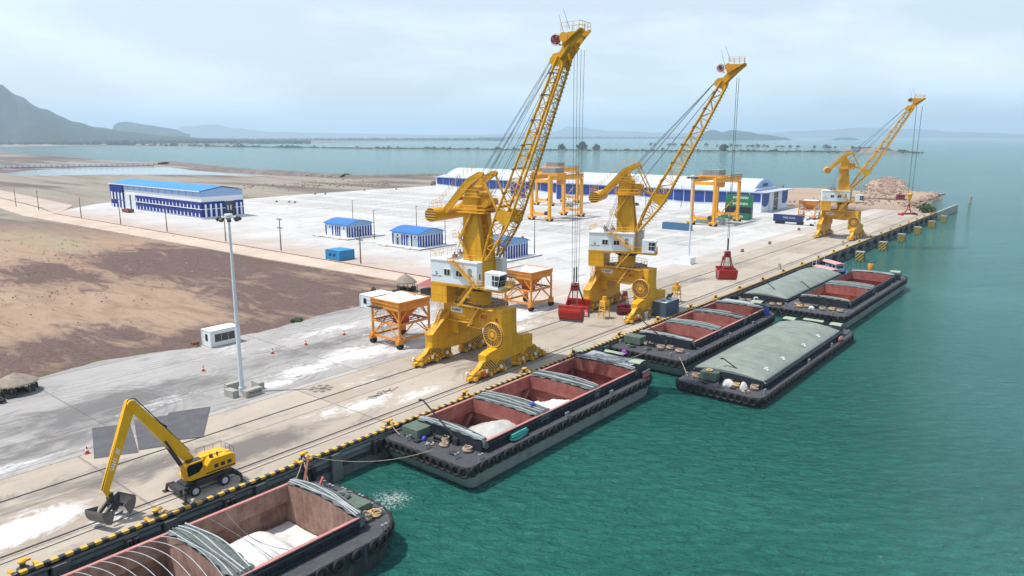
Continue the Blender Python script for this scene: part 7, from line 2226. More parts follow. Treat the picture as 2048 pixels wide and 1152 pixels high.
def hut(label, x, y, r, h, rnd_=True):
    t = thing('thatched_hut', label, 'hut', (x, y, 0))
    mb = MB(); n = 14
    prof = [(r * 1.0, h * 0.52), (r * 0.98, h * 0.58), (r * 0.55, h * 0.82), (0.12, h * 1.02)]
    mb.lathe((0, 0, 0), prof, n)
    for k in range(26):
        a = 2 * PI * k / 26; mb.bar((math.cos(a) * r * 1.03, math.sin(a) * r * 1.03, h * 0.50), (0.05 * math.cos(a), 0.05 * math.sin(a), h * 1.04), 0.14, 0.05)
    mb.build('thatch_roof', thm, t)
    for k in range(6):
        a = 2 * PI * k / 6; mb = MB(); mb.tube((math.cos(a) * r * 0.8, math.sin(a) * r * 0.8, 0), (math.cos(a) * r * 0.8, math.sin(a) * r * 0.8, h * 0.6), 0.09, 6); mb.build('post', M['wood'], t)
    rr = random.Random(int(x)); mb = MB()
    for k in range(16):
        a = rr.uniform(0, 6.3); d = rr.uniform(0.1, r * 0.95); s_ = rr.uniform(0.25, 0.6)
        mb.box(math.cos(a) * d - s_, math.cos(a) * d + s_, math.sin(a) * d - s_, math.sin(a) * d + s_, 0, rr.uniform(0.4, 1.2))
    mb.build('stored_goods', M['dark'], t)
hut('round thatched shelter over dark clutter, at the left edge of the apron', 33.2, 122.0, 2.9, 2.9)
hut('small thatched hut at the dirt edge behind the near hopper', 119.0, 131.5, 2.7, 4.2)
t = thing('clutter_pile', 'low dark heap of tyres and scrap left of the round thatched shelter', 'scrap heap', (28.8, 119.6, 0))
rr = random.Random(5)
for k in range(9):
    mb = MB(); mb.torus((rr.uniform(-1.8, 1.8), rr.uniform(-1.2, 1.2), 0.2 + rr.uniform(0, 0.4)), (rr.uniform(-.3, .3), rr.uniform(-.3, .3), 1), 0.42, 0.16, 12, 6); mb.build('scrap_tyre', M['black'], t, True)
t = thing('wheelbarrow', 'rusty handcart standing left of the long white office', 'cart', (62.0, 124.6, 0))
mb = MB(); mb.prism([(-0.5, 0.4), (0.5, 0.4), (0.7, 0.9), (-0.6, 0.9)], lambda u, v, w_: (u, w_, v), -0.35, 0.35); mb.build('tray', M['brown'], t)
mb = MB(); mb.torus((0.6, 0, 0.25), (0, 1, 0), 0.2, 0.06, 12, 5); mb.build('wheel', M['black'], t); mb = MB(); mb.bar((0, 0.3, 0.5), (-1.2, 0.3, 0.7), 0.05); mb.bar((0, -0.3, 0.5), (-1.2, -0.3, 0.7), 0.05); mb.build('handle', M['wood'], t)
t = thing('canopy_tent', 'open shelter with faded maroon hipped roof behind the near hopper', 'tent', (121.5, 122.2, 0))
mb = MB()
a_, b_ = 4.6, 3.4
R_ = [(-a_, -b_, 2.6), (a_, -b_, 2.6), (a_, b_, 2.6), (-a_, b_, 2.6), (-1.8, 0, 4.7), (1.8, 0, 4.7)]
mb._add(R_, [(0, 1, 5, 4), (2, 3, 4, 5), (3, 0, 4), (1, 2, 5)]); mb.build('tent_roof', paint('faded_maroon', (0.30, 0.075, 0.09), 0.7, 0.1, 0.8, (0.4, 0.2, 0.2), 0.3), t)
mb = MB()
for sx in (-1, 0, 1):
    for sy in (-1, 1): mb.tube((sx * 4.4, sy * 3.2, 0), (sx * 4.4, sy * 3.2, 2.6), 0.08, 6)
mb.build('tent_frame', M['dark'], t)
mb = MB(); mb.box(-4, 4, -2.6, 2.6, 0, 1.7); mb.build('stored_goods', M['dark'], t)
c0 = None
for (x, y, l) in ((55.8, 110.2, 'first red cone of the apron row, left of the mast'), (68.4, 110.2, 'second red cone of the apron row, right of the mast'), (75.3, 110.3, 'third red cone of the apron row, between mast and near hopper'), (84.0, 110.5, 'red cone closest to the near hopper'), (31.0, 91.0, 'red cone beside the left steel plate')):
    lb = 'small ' + l
    if c0 is None:
        c0 = thing('traffic_cone', lb, 'cone', (x, y, 0), 0, 'red traffic cones on the apron')
        mb = MB(); mb.lathe((0, 0, 0.05), [(0.24, 0), (0.05, 0.85)], 10); mb.build('cone', M['red'], c0, True)
        mb = MB(); mb.box(-0.3, 0.3, -0.3, 0.3, 0.01, 0.06); mb.build('base', M['red'], c0)
        mb = MB(); mb.lathe((0, 0, 0.4), [(0.19, 0), (0.15, 0.2)], 10); mb.build('reflective_band', M['ltext'], c0)
    else: dup(c0, (x, y, 0), label=lb)

# ---- power poles along the road, yard lamps
def pole(label, x, y, h, arms=False):
    t = thing('utility_pole', label, 'power pole', (x, y, 0), 0, 'concrete power poles along the road')
    mb = MB(); mb.bar((0, 0, 0), (0, 0, h), 0.34, 0.34, 0.2, 0.2); mb.build('pole', M['wood'], t)
    if arms:
        for z in ((h - 0.4), (h - 3.2)):
            mb = MB(); mb.bar((0, -1.5, z), (0, 1.5, z), 0.14, 0.14); mb.build('cross_arm', M['dark'], t)
            for q in (-1.4, -0.7, 0.7, 1.4):
                mb = MB(); mb.tube((0, q, z), (0, q, z + 0.4), 0.09, 6); mb.build('insulator', M['dark'], t)
    else:
        mb = MB(); mb.bar((0, -0.7, h - 0.5), (0, 0.7, h - 0.5), 0.10, 0.10); mb.build('cross_arm', M['dark'], t)
    return t
PL = [(136.0, 456, 9.5, 'leftmost of the road row, by the picture edge'), (136.2, 424, 10.0, 'second from the left in the road row'), (136.2, 371, 9.5, 'third from the left in the road row'), (136.4, 330, 9.5, 'in front of the left end of the striped workshop'), (136.9, 289.5, 9.3, 'in front of the middle of the striped workshop'),
      (136.8, 245.5, 9.2, 'right of the workshop, behind the mast head')]
for x, y, h, l in PL: pole('plain slim power pole, ' + l, x, y, h)
pole('power pole with double cross arms between workshop and blue cabin', 137.1, 211.6, 10.6, True)
pole('power pole with double cross arms right of the blue cabin', 137.5, 171.3, 10.2, True)
mb = MB(); mb.box(136.0, 139.4, 168.5, 173.5, 0.0, 0.1)
def lamp(label, x, y, h):
    t = thing('street_lamp', label, 'lamp post', (x, y, 0), 0, 'slim dark lamp posts in the yard')
    mb = MB(); mb.tube((0, 0, 0), (0, 0, h), 0.16, 8, 0.09); mb.build('pole', M['dark'], t)
    mb = MB(); mb.box(-0.15, 0.15, -0.95, 0.15, h, h + 0.12); mb.build('lamp_head', M['dark'], t)
for x, y, h, l in ((190, 240.5, 11.2, 'behind the left small blue roofed building'), (174.8, 209.3, 10.4, 'right of the left small blue roofed building'), (190.5, 203.5, 11.2, 'behind the middle small blue roofed building'),
                   (178.0, 176.1, 10.8, 'just right of the middle small blue roofed building'), (181.5, 140.3, 10.8, 'right of the small building behind the nearest crane'), (396.0, 364, 14.0, 'at the left end of the long warehouse'), (356.0, 340, 13.0, 'before the warehouse, first from its left end'),
                   (356.0, 250, 13.0, 'before the warehouse, near the tall blue doors'), (356.0, 199, 13.0, 'before the warehouse wall, left of the middle crane jib'), (356.0, 178, 13.0, 'before the warehouse wall, right of the middle crane jib'), (356.0, 151, 13.0, 'before the warehouse near its right end')):
    lamp('slim dark lamp post ' + l, x, y, h)

# ---- striped workshop on the left
wk = thing('workshop_building', 'long navy and white striped workshop with bright blue roof', 'building', (168, 320, 0))
YL = 93.0; WD = 20.5; HE = 12.4
mb = MB(); mb.box(0, WD, 0, YL, 0, HE); mb.prism([(0, HE), (WD, HE), (WD * 0.5, HE + 1.7)], lambda u, v, w_: (u, w_, v), 0.0, YL); mb.box(-1.2, WD + 1, -1.2, YL + 1, 0, 0.25); mb.build('wall', M['bwhite'], wk)
mb = MB()
for s_ in (0, 1):
    x0, x1 = (-0.9, WD * 0.5) if s_ == 0 else (WD * 0.5, WD + 0.9)
    z0, z1 = (HE - 0.05, HE + 1.85) if s_ == 0 else (HE + 1.85, HE - 0.05)
    mb.grid(1, 44, lambda u, v, x0=x0, x1=x1, z0=z0, z1=z1: (x0 + (x1 - x0) * u, -0.7 + (YL + 1.4) * v, z0 + (z1 - z0) * u + 0.05))
    mb.grid(1, 44, lambda u, v, x0=x0, x1=x1, z0=z0, z1=z1: (x0 + (x1 - x0) * u, -0.7 + (YL + 1.4) * v, z0 + (z1 - z0) * u + 0.28))
mb.box(-1.0, -0.85, -0.7, YL + 0.7, HE - 0.1, HE + 0.25)
mb.build('roof', M['rblue'], wk)
mb = MB(); mb.box(-1.12, -1.0, -0.7, YL + 0.7, HE - 0.1, HE + 0.22); mb.build('gutter', M['bwhite'], wk)
# pale band under the eaves, white band, navy field with white pilasters on the long side
mb = MB(); mb.box(-0.12, 0, 0, YL - 13, HE - 2.4, HE - 0.2); mb.prism([(0, HE - 2.4), (WD, HE - 2.4), (WD, HE), (WD * 0.5, HE + 1.6), (0, HE)], lambda u, v, w_: (u, w_, v), -0.12, 0.0); mb.build('upper_cladding', M['pale'], wk)
k = 0.0
for q in range(1, 12):
    mb = MB(); mb.box(-0.18, -0.12, q * (YL - 13) / 12.0 - 0.1, q * (YL - 13) / 12.0 + 0.1, HE - 2.4, HE - 0.3); mb.build('cladding_joint', M['navy'], wk)
mb = MB(); mb.box(-0.5, 0, 0, YL - 28, 0.9, 7.6); mb.box(-0.5, 0, -0.4, 0, 0.9, 7.6); mb.box(0, 11.0, -0.4, 0, 0.9, 7.6); mb.box(15.8, WD, -0.4, 0, 0.9, 7.6); mb.build('navy_panel', M['navy'], wk)
ns = 19
for q in range(ns):
    yy = 1.6 + q * (YL - 31.0) / (ns - 1)
    mb = MB(); mb.box(-0.66, -0.5, yy - 0.36, yy + 0.36, 4.65, 6.2); mb.build('white_pilaster', M['bwhite'], wk)
    mb = MB(); mb.box(-0.66, -0.5, yy - 0.36, yy + 0.36, 0.9, 2.5); mb.build('white_pilaster', M['bwhite'], wk)
    for z0, z1 in ((6.45, 7.3), (2.75, 3.6)):
        mb = MB(); mb.box(-0.54, -0.5, yy - 0.42, yy + 0.42, z0, z1); mb.build('window', M['glass'], wk)
mb = MB(); mb.box(-0.8, 0, -0.6, YL - 28, 4.35, 4.62); mb.box(0, 11.0, -0.7, 0, 4.35, 4.6); mb.box(15.8, WD, -0.7, 0, 4.35, 4.6); mb.build('ledge', M['bwhite'], wk)
for xx in (1.6, 4.1, 6.6, 9.1, 17.0, 19.2):
    mb = MB(); mb.box(xx - 0.45, xx + 0.45, -0.52, -0.4, 0.9, 6.6); mb.build('white_pilaster', M['bwhite'], wk)
mb = MB(); mb.box(11.1, 15.7, -0.25, 0.0, 0, 7.4); d_ = mb.build('end_door', M['dark'], wk)
for xx in (12.3, 13.8):
    mb = MB(); mb.box(xx, xx + 0.5, -0.32, -0.25, 3.4, 5.6); mb.build('door_light', M['bwhite'], d_)
# recessed grey doors and office end
mb = MB(); mb.box(-0.3, 0, YL - 27.5, YL - 15.2, 0.3, 8.0); d_ = mb.build('sliding_door', M['galv'], wk)
mb = MB(); mb.box(-0.36, -0.3, YL - 22.6, YL - 21.0, 0.4, 7.4); mb.build('door_gap', M['glass'], d_)
mb = MB(); mb.box(-1.0, 0, YL - 14.5, YL, 8.6, HE - 0.4); mb.build('sign_board', M['navy'], wk)
mb = MB(); mb.box(-0.8, 0, YL - 14.5, YL, 0.2, 4.2); mb.box(-0.8, 0, YL - 14.5, YL, 4.7, 8.3); mb.build('office_front', M['navy'], wk)
for q in range(4):
    yy = YL - 13.6 + q * 3.9
    mb = MB(); mb.box(-1.0, -0.8, yy - 0.7, yy + 0.7, 4.7, 8.3); mb.build('white_pilaster', M['bwhite'], wk)
    mb = MB(); mb.box(-1.0, -0.8, yy - 0.7, yy + 0.7, 0.2, 2.2 if q > 1 else 4.2); mb.build('white_pilaster', M['bwhite'], wk)
t = thing('rusty_skip', 'low rust brown skip in front of the workshop doors', 'skip', (160.5, 378.5, 0))
mb = MB(); mb.prism([(-3.0, 0.1), (3.0, 0.1), (3.6, 1.6), (-3.6, 1.6)], lambda u, v, w_: (w_, u, v), -1.5, 1.5); mb.build('bin', M['brown'], t)
mb = MB(); mb.box(-1.6, 1.6, -3.7, 3.7, 1.6, 1.72); mb.build('rim', M['brown'], t)

# ---- three small substations
def small(label, x, y, first, words, slab_th=0.5):
    t = thing('substation_building', label, 'building', (x, y, 0), 0, 'small striped buildings with curved blue roofs')
    w_, d_, h = 11.0, 13.6, 3.9
    mb = MB(); mb.box(-2.6, w_ + 4, -2.6, d_ + 4.4, 0, slab_th); mb.build('base_slab', M['conc'] if False else M['bwhite'], t)
    mb = MB(); mb.box(-2.66, -2.6, -2.6, d_ + 4.4, 0, slab_th - 0.08); mb.box(-2.6, w_ + 4, -2.66, -2.6, 0, slab_th - 0.08); mb.build('slab_edge', M['conc'], t)
    b0_ = slab_th
    mb = MB(); mb.box(0, w_, 0, d_, b0_, b0_ + h); mb.build('wall', M['bwhite'], t)
    pf = [(0, b0_ + h - 0.0)] + [(w_ * i / 12.0, b0_ + h + 0.9 + 1.15 * math.sin(PI * i / 12.0)) for i in range(13)] + [(w_, b0_ + h)]
    mb = MB(); mb.prism(pf, lambda u, v, q: (u, q, v), -0.05, d_ + 0.05); mb.build('gable_band', M['pale2'], t)
    mb = MB()
    top = [(-0.7, b0_ + h + 0.72)] + [(w_ * i / 12.0, b0_ + h + 0.98 + 1.2 * math.sin(PI * i / 12.0)) for i in range(13)] + [(w_ + 0.7, b0_ + h + 0.72)]
    low = [(u, v - 0.14) for u, v in reversed(top)]
    mb.prism(top + low, lambda u, v, q: (u, q, v), -0.6, d_ + 0.6); mb.build('roof', M['rblue2'], t)
    text(words, 0.8, M['ctext'], t, (w_ / 2, -0.07, b0_ + h + 1.15), (1, 0, 0), (0, 0, 1), 0.01)
    for q in range(9):
        xx = 0.45 + q * (w_ - 0.9) / 8.0
        mb = MB(); mb.box(xx - 0.32, xx + 0.32, -0.12, 0, b0_, b0_ + h - 0.1); mb.build('navy_stripe', M['navy'], t)
    if first:
        st_ = (d_ - 0.4, d_ - 6.0 + 1.6, d_ - 6.2, d_ - 7.4, d_ - 8.6, 0.5)
        doors = ((d_ - 4.2, d_ - 1.4), (1.2, 3.9))
        mt_d = M['galv']
    else:
        st_ = (d_ - 0.4, d_ - 5.0, d_ - 6.2, d_ - 7.4, 3.9, 0.5)
        doors = ((d_ - 4.3, d_ - 1.2), (5.0, 6.0), (1.2, 3.3))
        mt_d = M['greendoor']
    for yy in st_:
        mb = MB(); mb.box(-0.12, 0, yy - 0.32, yy + 0.32, b0_, b0_ + h - 0.1); mb.build('navy_stripe', M['navy'], t)
    for k, (a, c) in enumerate(doors):
        mb = MB(); mb.box(-0.08, 0, a, c, b0_, b0_ + 2.7); dd = mb.build('door', mt_d, t)
        mb = MB(); mb.box(-0.1, 0, (a + c) / 2 - 0.3, (a + c) / 2 + 0.3, b0_ + 3.0, b0_ + 3.6); mb.build('window', M['navy'], t)
        if not first and k == 0:
            mb = MB(); mb.box(-0.12, -0.08, (a + c) / 2 - 0.5, (a + c) / 2 + 0.4, b0_, b0_ + 2.5); mb.build('open_doorway', M['glass'], dd)
    mb = MB()
    for yy in (d_ + 1.0, 3.0): mb.prism([(-3.8, 0), (-2.62, 0), (-2.62, slab_th)], lambda u, v, q: (u, q, v), yy - 1.4, yy + 1.4)
    mb.build('ramp', M['conc'], t)
    return t
M['pale2'] = paint('gable_pale_blue', (0.22, 0.38, 0.62), 0.6, 0.05, 0.3, (0.4, 0.5, 0.6), 0.3)
M['greendoor'] = paint('pale_green_door', (0.32, 0.42, 0.38), 0.6, 0.08, 0.3)
small('left small striped building with curved blue roof and two grey shutters', 168.6, 216.4, True, 'TR 06')
small('middle small striped building with curved blue roof and pale green doors', 168.2, 178.4, False, 'TR 0204')
small('small striped building with curved blue roof, partly behind the nearest crane', 168.2, 141.2, True, 'TR')

# ---- long arched warehouse
wh = thing('warehouse', 'very long blue and white warehouse with arched white roof', 'warehouse', (358, 136, 0))
WL = 226.0; WW = 36.0; WHh = 9.6
mb = MB(); mb.box(0, WW, 0, WL, 0, WHh); mb.build('wall', M['bwhite'], wh)
# lower aisle roofs and central vault
mb = MB(); mb.box(-0.9, WW + 1.5, -2.6, WL + 1, WHh, WHh + 0.35)
mb.prism([(-0.9, WHh + 0.35), (5.0, WHh + 1.6), (WW - 6, WHh + 1.6), (WW + 1.5, WHh + 0.35)], lambda u, v, w_: (u, w_, v), 4.0, WL - 2)
mb.build('aisle_roof', M['whroof2'] if 'whroof2' in M else M.setdefault('whroof2', paint('aisle_roof_grey', (0.42, 0.47, 0.56), 0.5, 0.05, 0.2)), wh)
mb = MB()
nn = 18
def vault(i): 
    t = i / nn; return (4.5 + 28.0 * t, WHh + 1.3 + 5.6 * math.sin(PI * (0.06 + 0.88 * t)) - 1.0)
pv = [vault(i) for i in range(nn + 1)]
mb.prism([(pv[0][0], WHh + 0.3)] + pv + [(pv[-1][0], WHh + 0.3)], lambda u, v, w_: (u, w_, v), 6.0, WL - 5)
mb.build('vault_roof', M['whroof'] if 'whroof' in M else M.setdefault('whroof', paint('vault_white', (0.50, 0.55, 0.62), 0.5, 0.04, 0.15, (0.5, 0.52, 0.55), 0.2)), wh, True)
mb = MB(); mb.prism([(pv[0][0], WHh + 0.36)] + [(4.5 + (p[0] - 4.5), p[1] - 0.35) for p in pv] + [(pv[-1][0], WHh + 0.36)], lambda u, v, w_: (u, w_, v), 5.7, 6.0); g_ = mb.build('gable', M['pale'], wh)
for q in range(4):
    mb = MB(); mb.box(15.2 + q * 1.8, 16.6 + q * 1.8, 5.6, 5.7, WHh + 2.2, WHh + 3.7); mb.build('window', M['glass'], g_)
# blue cladding with scalloped lower edge: bays along the long face
nb = 38
for q in range(nb):
    y0 = 0.6 + q * (WL - 1.2) / nb; y1 = y0 + (WL - 1.2) / nb - 0.55
    tt = (q + 0.5) / nb
    def low(y):
        u = (y / WL)
        s_ = 4.3 + 0.85 * math.cos(u * 2 * PI * 3.0)
        return s_
    doors = q in (20, 25, 26)
    mb = MB()
    if doors: mb.box(-0.25, 0, y0, y1, 0.2, WHh - 0.9)
    else: mb.prism([(y0, WHh - 0.35), (y1, WHh - 0.35), (y1, low(y1)), ((y0 + y1) / 2, low((y0 + y1) / 2)), (y0, low(y0))], lambda u, v, w_: (w_, u, v), -0.25, 0.0)
    mb.build('blue_panel' if not doors else 'tall_door', M['navy2'] if 'navy2' in M else M.setdefault('navy2', paint('warehouse_blue', (0.008, 0.045, 0.26), 0.5, 0.12, 0.1, (0.02, 0.05, 0.2), 0.4)), wh)
vents = MB()
for q in range(130):
    yy = 1.5 + q * (WL - 3) / 130.0
    if (q // 5) % 2 == 0 or True:
        if low(yy) > 4.0: vents.box(-0.06, 0, yy, yy + 0.45, 2.0, 2.9)
vents.build('vent_slots', M['galv'], wh)
# right-hand end: doors between rounded blue panels, projecting canopy
mb = MB()
for (a, c) in ((0.3, 9.0), (27.0, WW - 0.3)):
    m_ = (a + c) / 2; rr_ = (c - a) / 2
    mb.prism([(a, WHh - 0.2), (c, WHh - 0.2), (c, 5.0)] + [(m_ + rr_ * math.cos(R(k * 15)), 5.0 - 2.4 * math.sin(R(k * 15))) for k in range(1, 12)] + [(a, 5.0)], lambda u, v, w_: (u, w_, v), -0.2, 0.0)
mb.build('blue_end_panel', M['navy2'], wh)
mb = MB(); mb.box(9.3, 15.0, -0.45, 0.0, 0, WHh - 0.2); mb.box(21.5, 26.6, -0.45, 0.0, 0, WHh - 0.2); mb.build('sliding_door', M['galv'], wh)
mb = MB(); mb.box(15.1, 21.4, -0.12, 0.0, 0, WHh - 0.2); o_ = mb.build('door_opening', M['glass'], wh)
mb = MB(); mb.box(15.1, 21.4, -0.2, -0.12, 5.6, 5.8); mb.build('cross_bar', M['galv'], o_)

# ---- rubber-tyred gantry cranes
def rtg(label, x, y, trolley=0.35):
    """x,y = near corner leg; span along x, wheelbase along y"""
    t = thing('gantry_crane', label, 'gantry crane', (x, y, 0), 0, 'orange container gantry cranes in the yard')
    O = M['orange']; S_, B_ = 24.8, 10.0
    for xx in (0, S_):
        for yy in (0, B_):
            mb = MB(); mb.bar((xx, yy, 1.5), (xx, yy, 17.8), 1.0, 1.3, 1.1, 1.5); mb.build('leg', O, t)
            mb = MB(); mb.box(xx - 1.6, xx + 1.6, yy - 1.5, yy + 1.5, 0.9, 1.7); wo = mb.build('wheel_frame', O, t)
            for q in (-1.2, 1.2):
                mb = MB(); mb.tube((xx - 0.3, yy + q, 0.65), (xx + 0.3, yy + q, 0.65), 0.65, 14); mb.build('tyre', M['black'], wo, True)
        mb = MB(); mb.bar((xx, 0.5, 3.0), (xx, B_ - 0.5, 3.0), 0.8, 1.1); t2 = MB(); t2.bar((xx, 0.5, 17.6), (xx, B_ - 0.5, 17.6), 0.9, 1.4); t2.build('top_beam', O, t)
        for yy, e_ in ((0, 1), (B_, -1)): mb.bar((xx, yy + e_ * 0.4, 5.0), (xx, yy + e_ * 1.6, 3.3), 0.7, 0.6)
        mb.build('sill_beam', O, t)
    for yy in (0, B_):
        mb = MB(); mb.box(-0.8, S_ + 0.8, yy - 0.6, yy + 0.6, 18.0, 20.0); mb.build('main_girder', O, t)
    mb = MB()
    for yy in (-0.9, B_ + 0.9):
        mb.box(-0.8, S_ + 0.8, yy - 0.35, yy + 0.35, 19.9, 20.0); mb.rail([(-0.8, yy, 20.0), (S_ + 0.8, yy, 20.0)], 1.1, 1.8)
    mb.build('walkway', O, t)
    tx = S_ * trolley
    mb = MB(); mb.box(tx - 3.6, tx + 3.6, -0.2, B_ + 0.2, 20.1, 20.7); mb.build('trolley', O, t)
    mb = MB(); mb.box(tx - 3.3, tx + 3.3, 1.0, B_ - 1.5, 20.7, 23.0); mb.build('trolley_house', M['grey'], t)
    mb = MB(); mb.box(tx + 1.0, tx + 3.2, 1.0, 3.4, 15.6, 17.8); cbn = mb.build('operator_cab', M['horange'], t)
    for k in range(11):
        x0 = tx + 3.8 + k * (S_ - tx - 3.6) / 11.0
        mb = MB(); mb.torus((x0, -1.2, 20.3), (0, 1, 0), 0.55, 0.09, 10, 4); mb.build('festoon_loop', M['black'], t)
    mb = MB(); mb.stair((S_, B_ - 2.6, 3.6), (S_, 2.6, 9.0), (1, 0, 0), 0.7, False); mb.build('stair', O, t)
    mb = MB(); mb.tube((-0.9, 1.5, 3.4), (0.9, 1.5, 3.4), 0.9, 12); mb.build('cable_reel', M['dark'], t)
    return t
rtg('orange gantry crane standing between nearest and middle portal crane', 262.0, 194.3, 0.35)
rtg('orange gantry crane straddling the stacked green containers', 290.5, 130.2, 0.35)
rtg('far orange gantry crane glimpsed behind the one beside the nearest crane', 321.0, 237.0, 0.4)

# ---- containers
def contm(name, c):
    b = NB(name)
    x, y, z = b.xyz(b.obj())
    rib = b.m('ABSOLUTE', b.m('SINE', b.m('MULTIPLY', b.m('ADD', x, y), 11.0)))
    g = b.noise(b.obj(), 1.2, 6, 0.65)
    cc = b.mix(b.m('MULTIPLY', b.step(g, 0.45, 0.7), 0.35), c, tuple(q * 0.5 + 0.05 for q in c))
    cc = b.mix(b.m('MULTIPLY', b.step(rib, 0.25, 0.0), 0.35), cc, tuple(q * 0.4 for q in c))
    b.bump(rib, 0.5, 0.04)
    return b.done(cc, 0.5)
CMT = {'green': contm('container_green', (0.01, 0.20, 0.085)), 'dark': contm('container_navy', (0.014, 0.018, 0.04)), 'blue': contm('container_blue', (0.05, 0.14, 0.27)), 'grey': contm('container_grey', (0.20, 0.27, 0.25)), 'navy': contm('container_deep_navy', (0.015, 0.03, 0.13))}
def container(label, x, y, z, col, words=None, wm='ltext', L_=12.2, h=2.7, grp='shipping containers', wsz=1.35, align=0.0):
    """long side along y, side facing -x carries the name"""
    t = thing('shipping_container', label, 'container', (x, y, z), 0, grp)
    mb = MB(); mb.box(0.06, 2.38, 0.06, L_ - 0.06, 0.1, h - 0.1); mb.build('container_wall', CMT[col], t)
    mb = MB()
    for xx in (0, 2.44):
        for yy in (0, L_): mb.box(xx - 0.08 if xx else 0, xx if xx else 0.08, (yy - 0.08) if yy else 0, yy if yy else 0.08, 0, h)
        mb.box(xx - 0.08 if xx else 0, xx if xx else 0.08, 0, L_, 0, 0.14); mb.box(xx - 0.08 if xx else 0, xx if xx else 0.08, 0, L_, h - 0.12, h)
    mb.box(0, 2.44, 0, 0.08, h - 0.12, h); mb.box(0, 2.44, 0, 0.08, 0, 0.14)
    mb.build('corner_frame', CMT[col], t)
    mb = MB(); mb.box(0.12, 1.2, -0.02, 0.06, 0.16, h - 0.14); dr = mb.build('door', CMT[col], t)
    mb = MB(); mb.box(1.24, 2.32, -0.02, 0.06, 0.16, h - 0.14); dr = mb.build('door', CMT[col], t)
    mb = MB()
    for q in (0.5, 0.95, 1.5, 1.95): mb.tube((q, -0.05, 0.2), (q, -0.05, h - 0.2), 0.03, 5)
    mb.build('lock_rod', M['galv'], t)
    if words: text(words, wsz, M[wm], t, (-0.02, L_ / 2 - align, h * 0.52), (0, -1, 0), (0, 0, 1), 0.01, bold=0.03)
    return t
sx, sy = 324.5, 127.9
container('bottom green container of the stack, set forward under three others', sx - 3.0, sy + 0.6, 0, 'green', 'EVERGREEN', wsz=1.3, align=1.0)
container('green container on the ground behind the front green one', sx, sy, 0, 'green')
container('dark navy container second from the ground in the stack', sx, sy, 2.72, 'dark', 'EVER', 'navy', wsz=1.0)
container('green lettered container third from the ground in the stack', sx, sy, 5.44, 'green', 'EVERGREEN', align=1.0)
container('topmost green lettered container of the stack', sx, sy, 8.16, 'green', 'EVERGREEN', align=1.0)
container('dull blue container on the ground left of the yard mast', 269.6, 130.6, 0, 'blue', L_=12.2)
container('pale grey container under the gantry crane with the green stack', 297.2, 129.0, 0, 'grey', 'TRS', wsz=0.8, align=3.6, L_=12.2)
# ---- container truck (along y, cab towards the sea)
tr = thing('container_truck', 'white truck with a deep navy lettered container on its trailer', 'truck', (317.0, 98.5, 0), 0)
mb = MB(); mb.box(0.1, 2.34, 4.2, 16.4, 1.3, 4.0); cn = mb.build('container', CMT['navy'], tr)
text('TMIZ DUAL', 1.05, M['ctext'], cn, (0.08, 9.6, 2.8), (0, -1, 0), (0, 0, 1), 0.01, bold=0.02)
mb = MB(); mb.box(0.5, 0.8, -0.8, 16.3, 0.95, 1.28); mb.box(1.6, 1.9, -0.8, 16.3, 0.95, 1.28); mb.build('chassis', M['dark'], tr)
for yy in (0.3, 4.6, 5.9, 12.4, 13.7, 15.0):
    for xx in (0.1, 1.95):
        mb = MB(); mb.tube((xx, yy, 0.52), (xx + 0.4, yy, 0.52), 0.52, 14); mb.build('wheel', M['black'], tr, True)
mb = MB(); mb.prism([(1.9, 0.9), (1.9, 3.1), (1.5, 3.5), (0.7, 3.4), (0.2, 2.3), (-2.0, 1.95), (-2.2, 0.8), (-0.5, 0.7)], lambda u, v, w_: (w_, u + 1.2, v), 0.15, 2.3); cb = mb.build('cab', M['cwhite'], tr)
mb = MB(); mb.prism([(1.2, 2.3), (1.1, 3.1), (0.75, 3.1), (0.35, 2.35)], lambda u, v, w_: (w_, u + 1.2, v), 0.11, 0.15); mb.build('side_window', M['glass'], cb)
mb = MB(); mb.prism([(0.68, 3.3), (0.22, 2.36), (0.14, 2.36), (0.60, 3.32)], lambda u, v, w_: (w_, u + 1.2, v), 0.3, 2.15); mb.build('windscreen', M['glass'], cb)
for xx in (0.35, 1.75):
    mb = MB(); mb.box(xx, xx + 0.35, -1.03, -0.98, 1.1, 1.4); mb.build('headlight', M['ctext'], cb)
# ---- parked cars
def car(label, x, y, rz, mt):
    t = thing('parked_car', label, 'car', (x, y, 0), rz)
    mb = MB(); mb.prism([(-2.2, 0.35), (2.2, 0.35), (2.25, 0.8), (1.3, 0.98), (0.6, 1.5), (-1.4, 1.52), (-2.1, 1.0), (-2.25, 0.8)], lambda u, v, w_: (u, w_, v), -0.9, 0.9); b_ = mb.build('body', mt, t)
    mb = MB(); mb.prism([(1.1, 0.98), (0.55, 1.42), (-1.3, 1.44), (-1.85, 1.02)], lambda u, v, w_: (u, w_, v), -0.92, 0.92); mb.build('window', M['glass'], b_)
    for xx in (-1.4, 1.4):
        for yy in (-0.8, 0.8):
            mb = MB(); mb.tube((xx, yy - 0.12, 0.33), (xx, yy + 0.12, 0.33), 0.33, 12); mb.build('wheel', M['black'], t, True)
car('black pickup car parked before the warehouse, left of the middle crane jib', 352.0, 203.5, R(95), M['dark'])
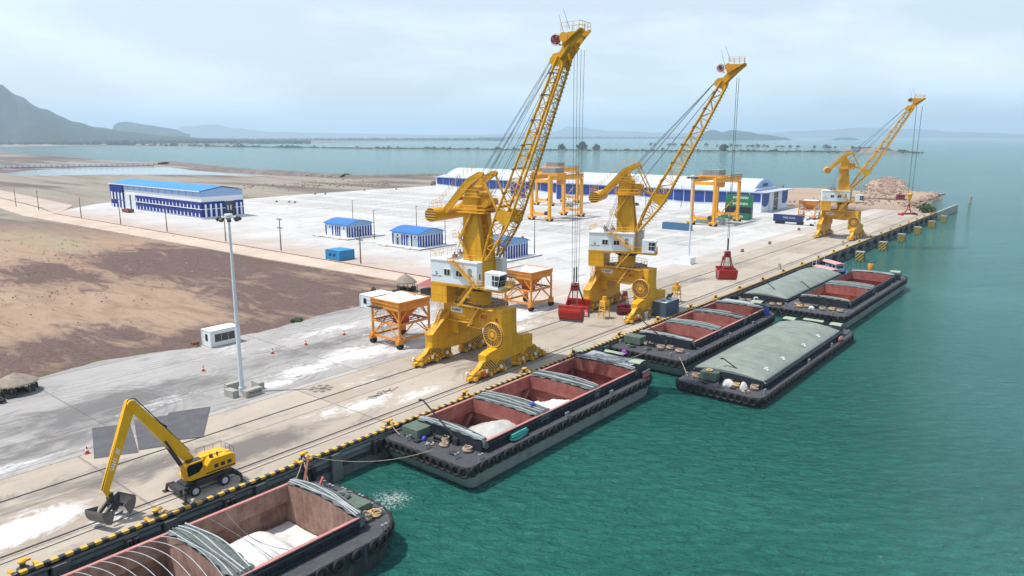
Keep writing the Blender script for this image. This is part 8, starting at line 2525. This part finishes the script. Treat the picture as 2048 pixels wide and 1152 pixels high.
car('dark blue grey car parked left of the near gantry crane', 322.0, 226.0, R(100), M['grey'])
t = thing('covered_truck', 'brown and grey lorry parked at the left end of the warehouse', 'lorry', (398, 403, 0), R(100))
mb = MB(); mb.box(-6, 1.5, -1.3, 1.3, 0.9, 3.4); mb.build('cargo_body', M['brown'], t)
mb = MB(); mb.prism([(1.8, 0.6), (4.6, 0.6), (4.8, 1.6), (3.9, 2.0), (3.4, 3.2), (1.8, 3.2)], lambda u, v, w_: (u, w_, v), -1.2, 1.2); mb.build('cab', M['grey'], t)
for xx in (-4.5, -3, 3.2):
    mb = MB(); mb.tube((xx, -1.2, 0.5), (xx, 1.2, 0.5), 0.5, 12); mb.build('wheel', M['black'], t, True)
# small stoppers and marker posts scattered over the yard
rp = [(254, 92.6), (231, 93.0), (300, 98.0), (288, 402.0), (293, 398), (240, 372), (243, 364), (244, 360), (210, 168), (352, 396), (330, 404), (213, 91.5)]
s0 = None
for x, y in rp:
    if s0 is None:
        s0 = thing('yard_stopper', 'small brown wheel stopper standing on the yard concrete', 'stopper', (x, y, 0), 0, 'small wheel stoppers scattered over the yard')
        mb = MB(); mb.prism([(-0.5, 0), (0.5, 0), (0.35, 0.8), (0.0, 1.0)], lambda u, v, w_: (u, w_, v), -0.4, 0.4); mb.build('wedge', M['brown'], s0)
        mb = MB(); mb.box(-0.7, 0.7, -0.5, 0.5, 0, 0.08); mb.build('foot_plate', M['dark'], s0)
    else: dup(s0, (x, y, 0))
# loose cable tangle on the deck
mb = MB(); rr = random.Random(4); p = Vector((66, 79.8, 0.04)); pts = []
for i in range(70):
    a = i * 0.55 + rr.uniform(-0.5, 0.5); pts.append((64.5 + i * 0.075 + math.cos(a) * (0.7 + 0.5 * math.sin(i * 1.7)), 79.6 + i * 0.01 + math.sin(a) * (0.5 + 0.4 * math.sin(i * 0.9)), 0.03))
mb.path(pts, 0.02, 4)
tag(mb.build('loose_cable', M['dark']), 'thin dark cable tangled on the powdery quay between the rails', 'cable')
haze()
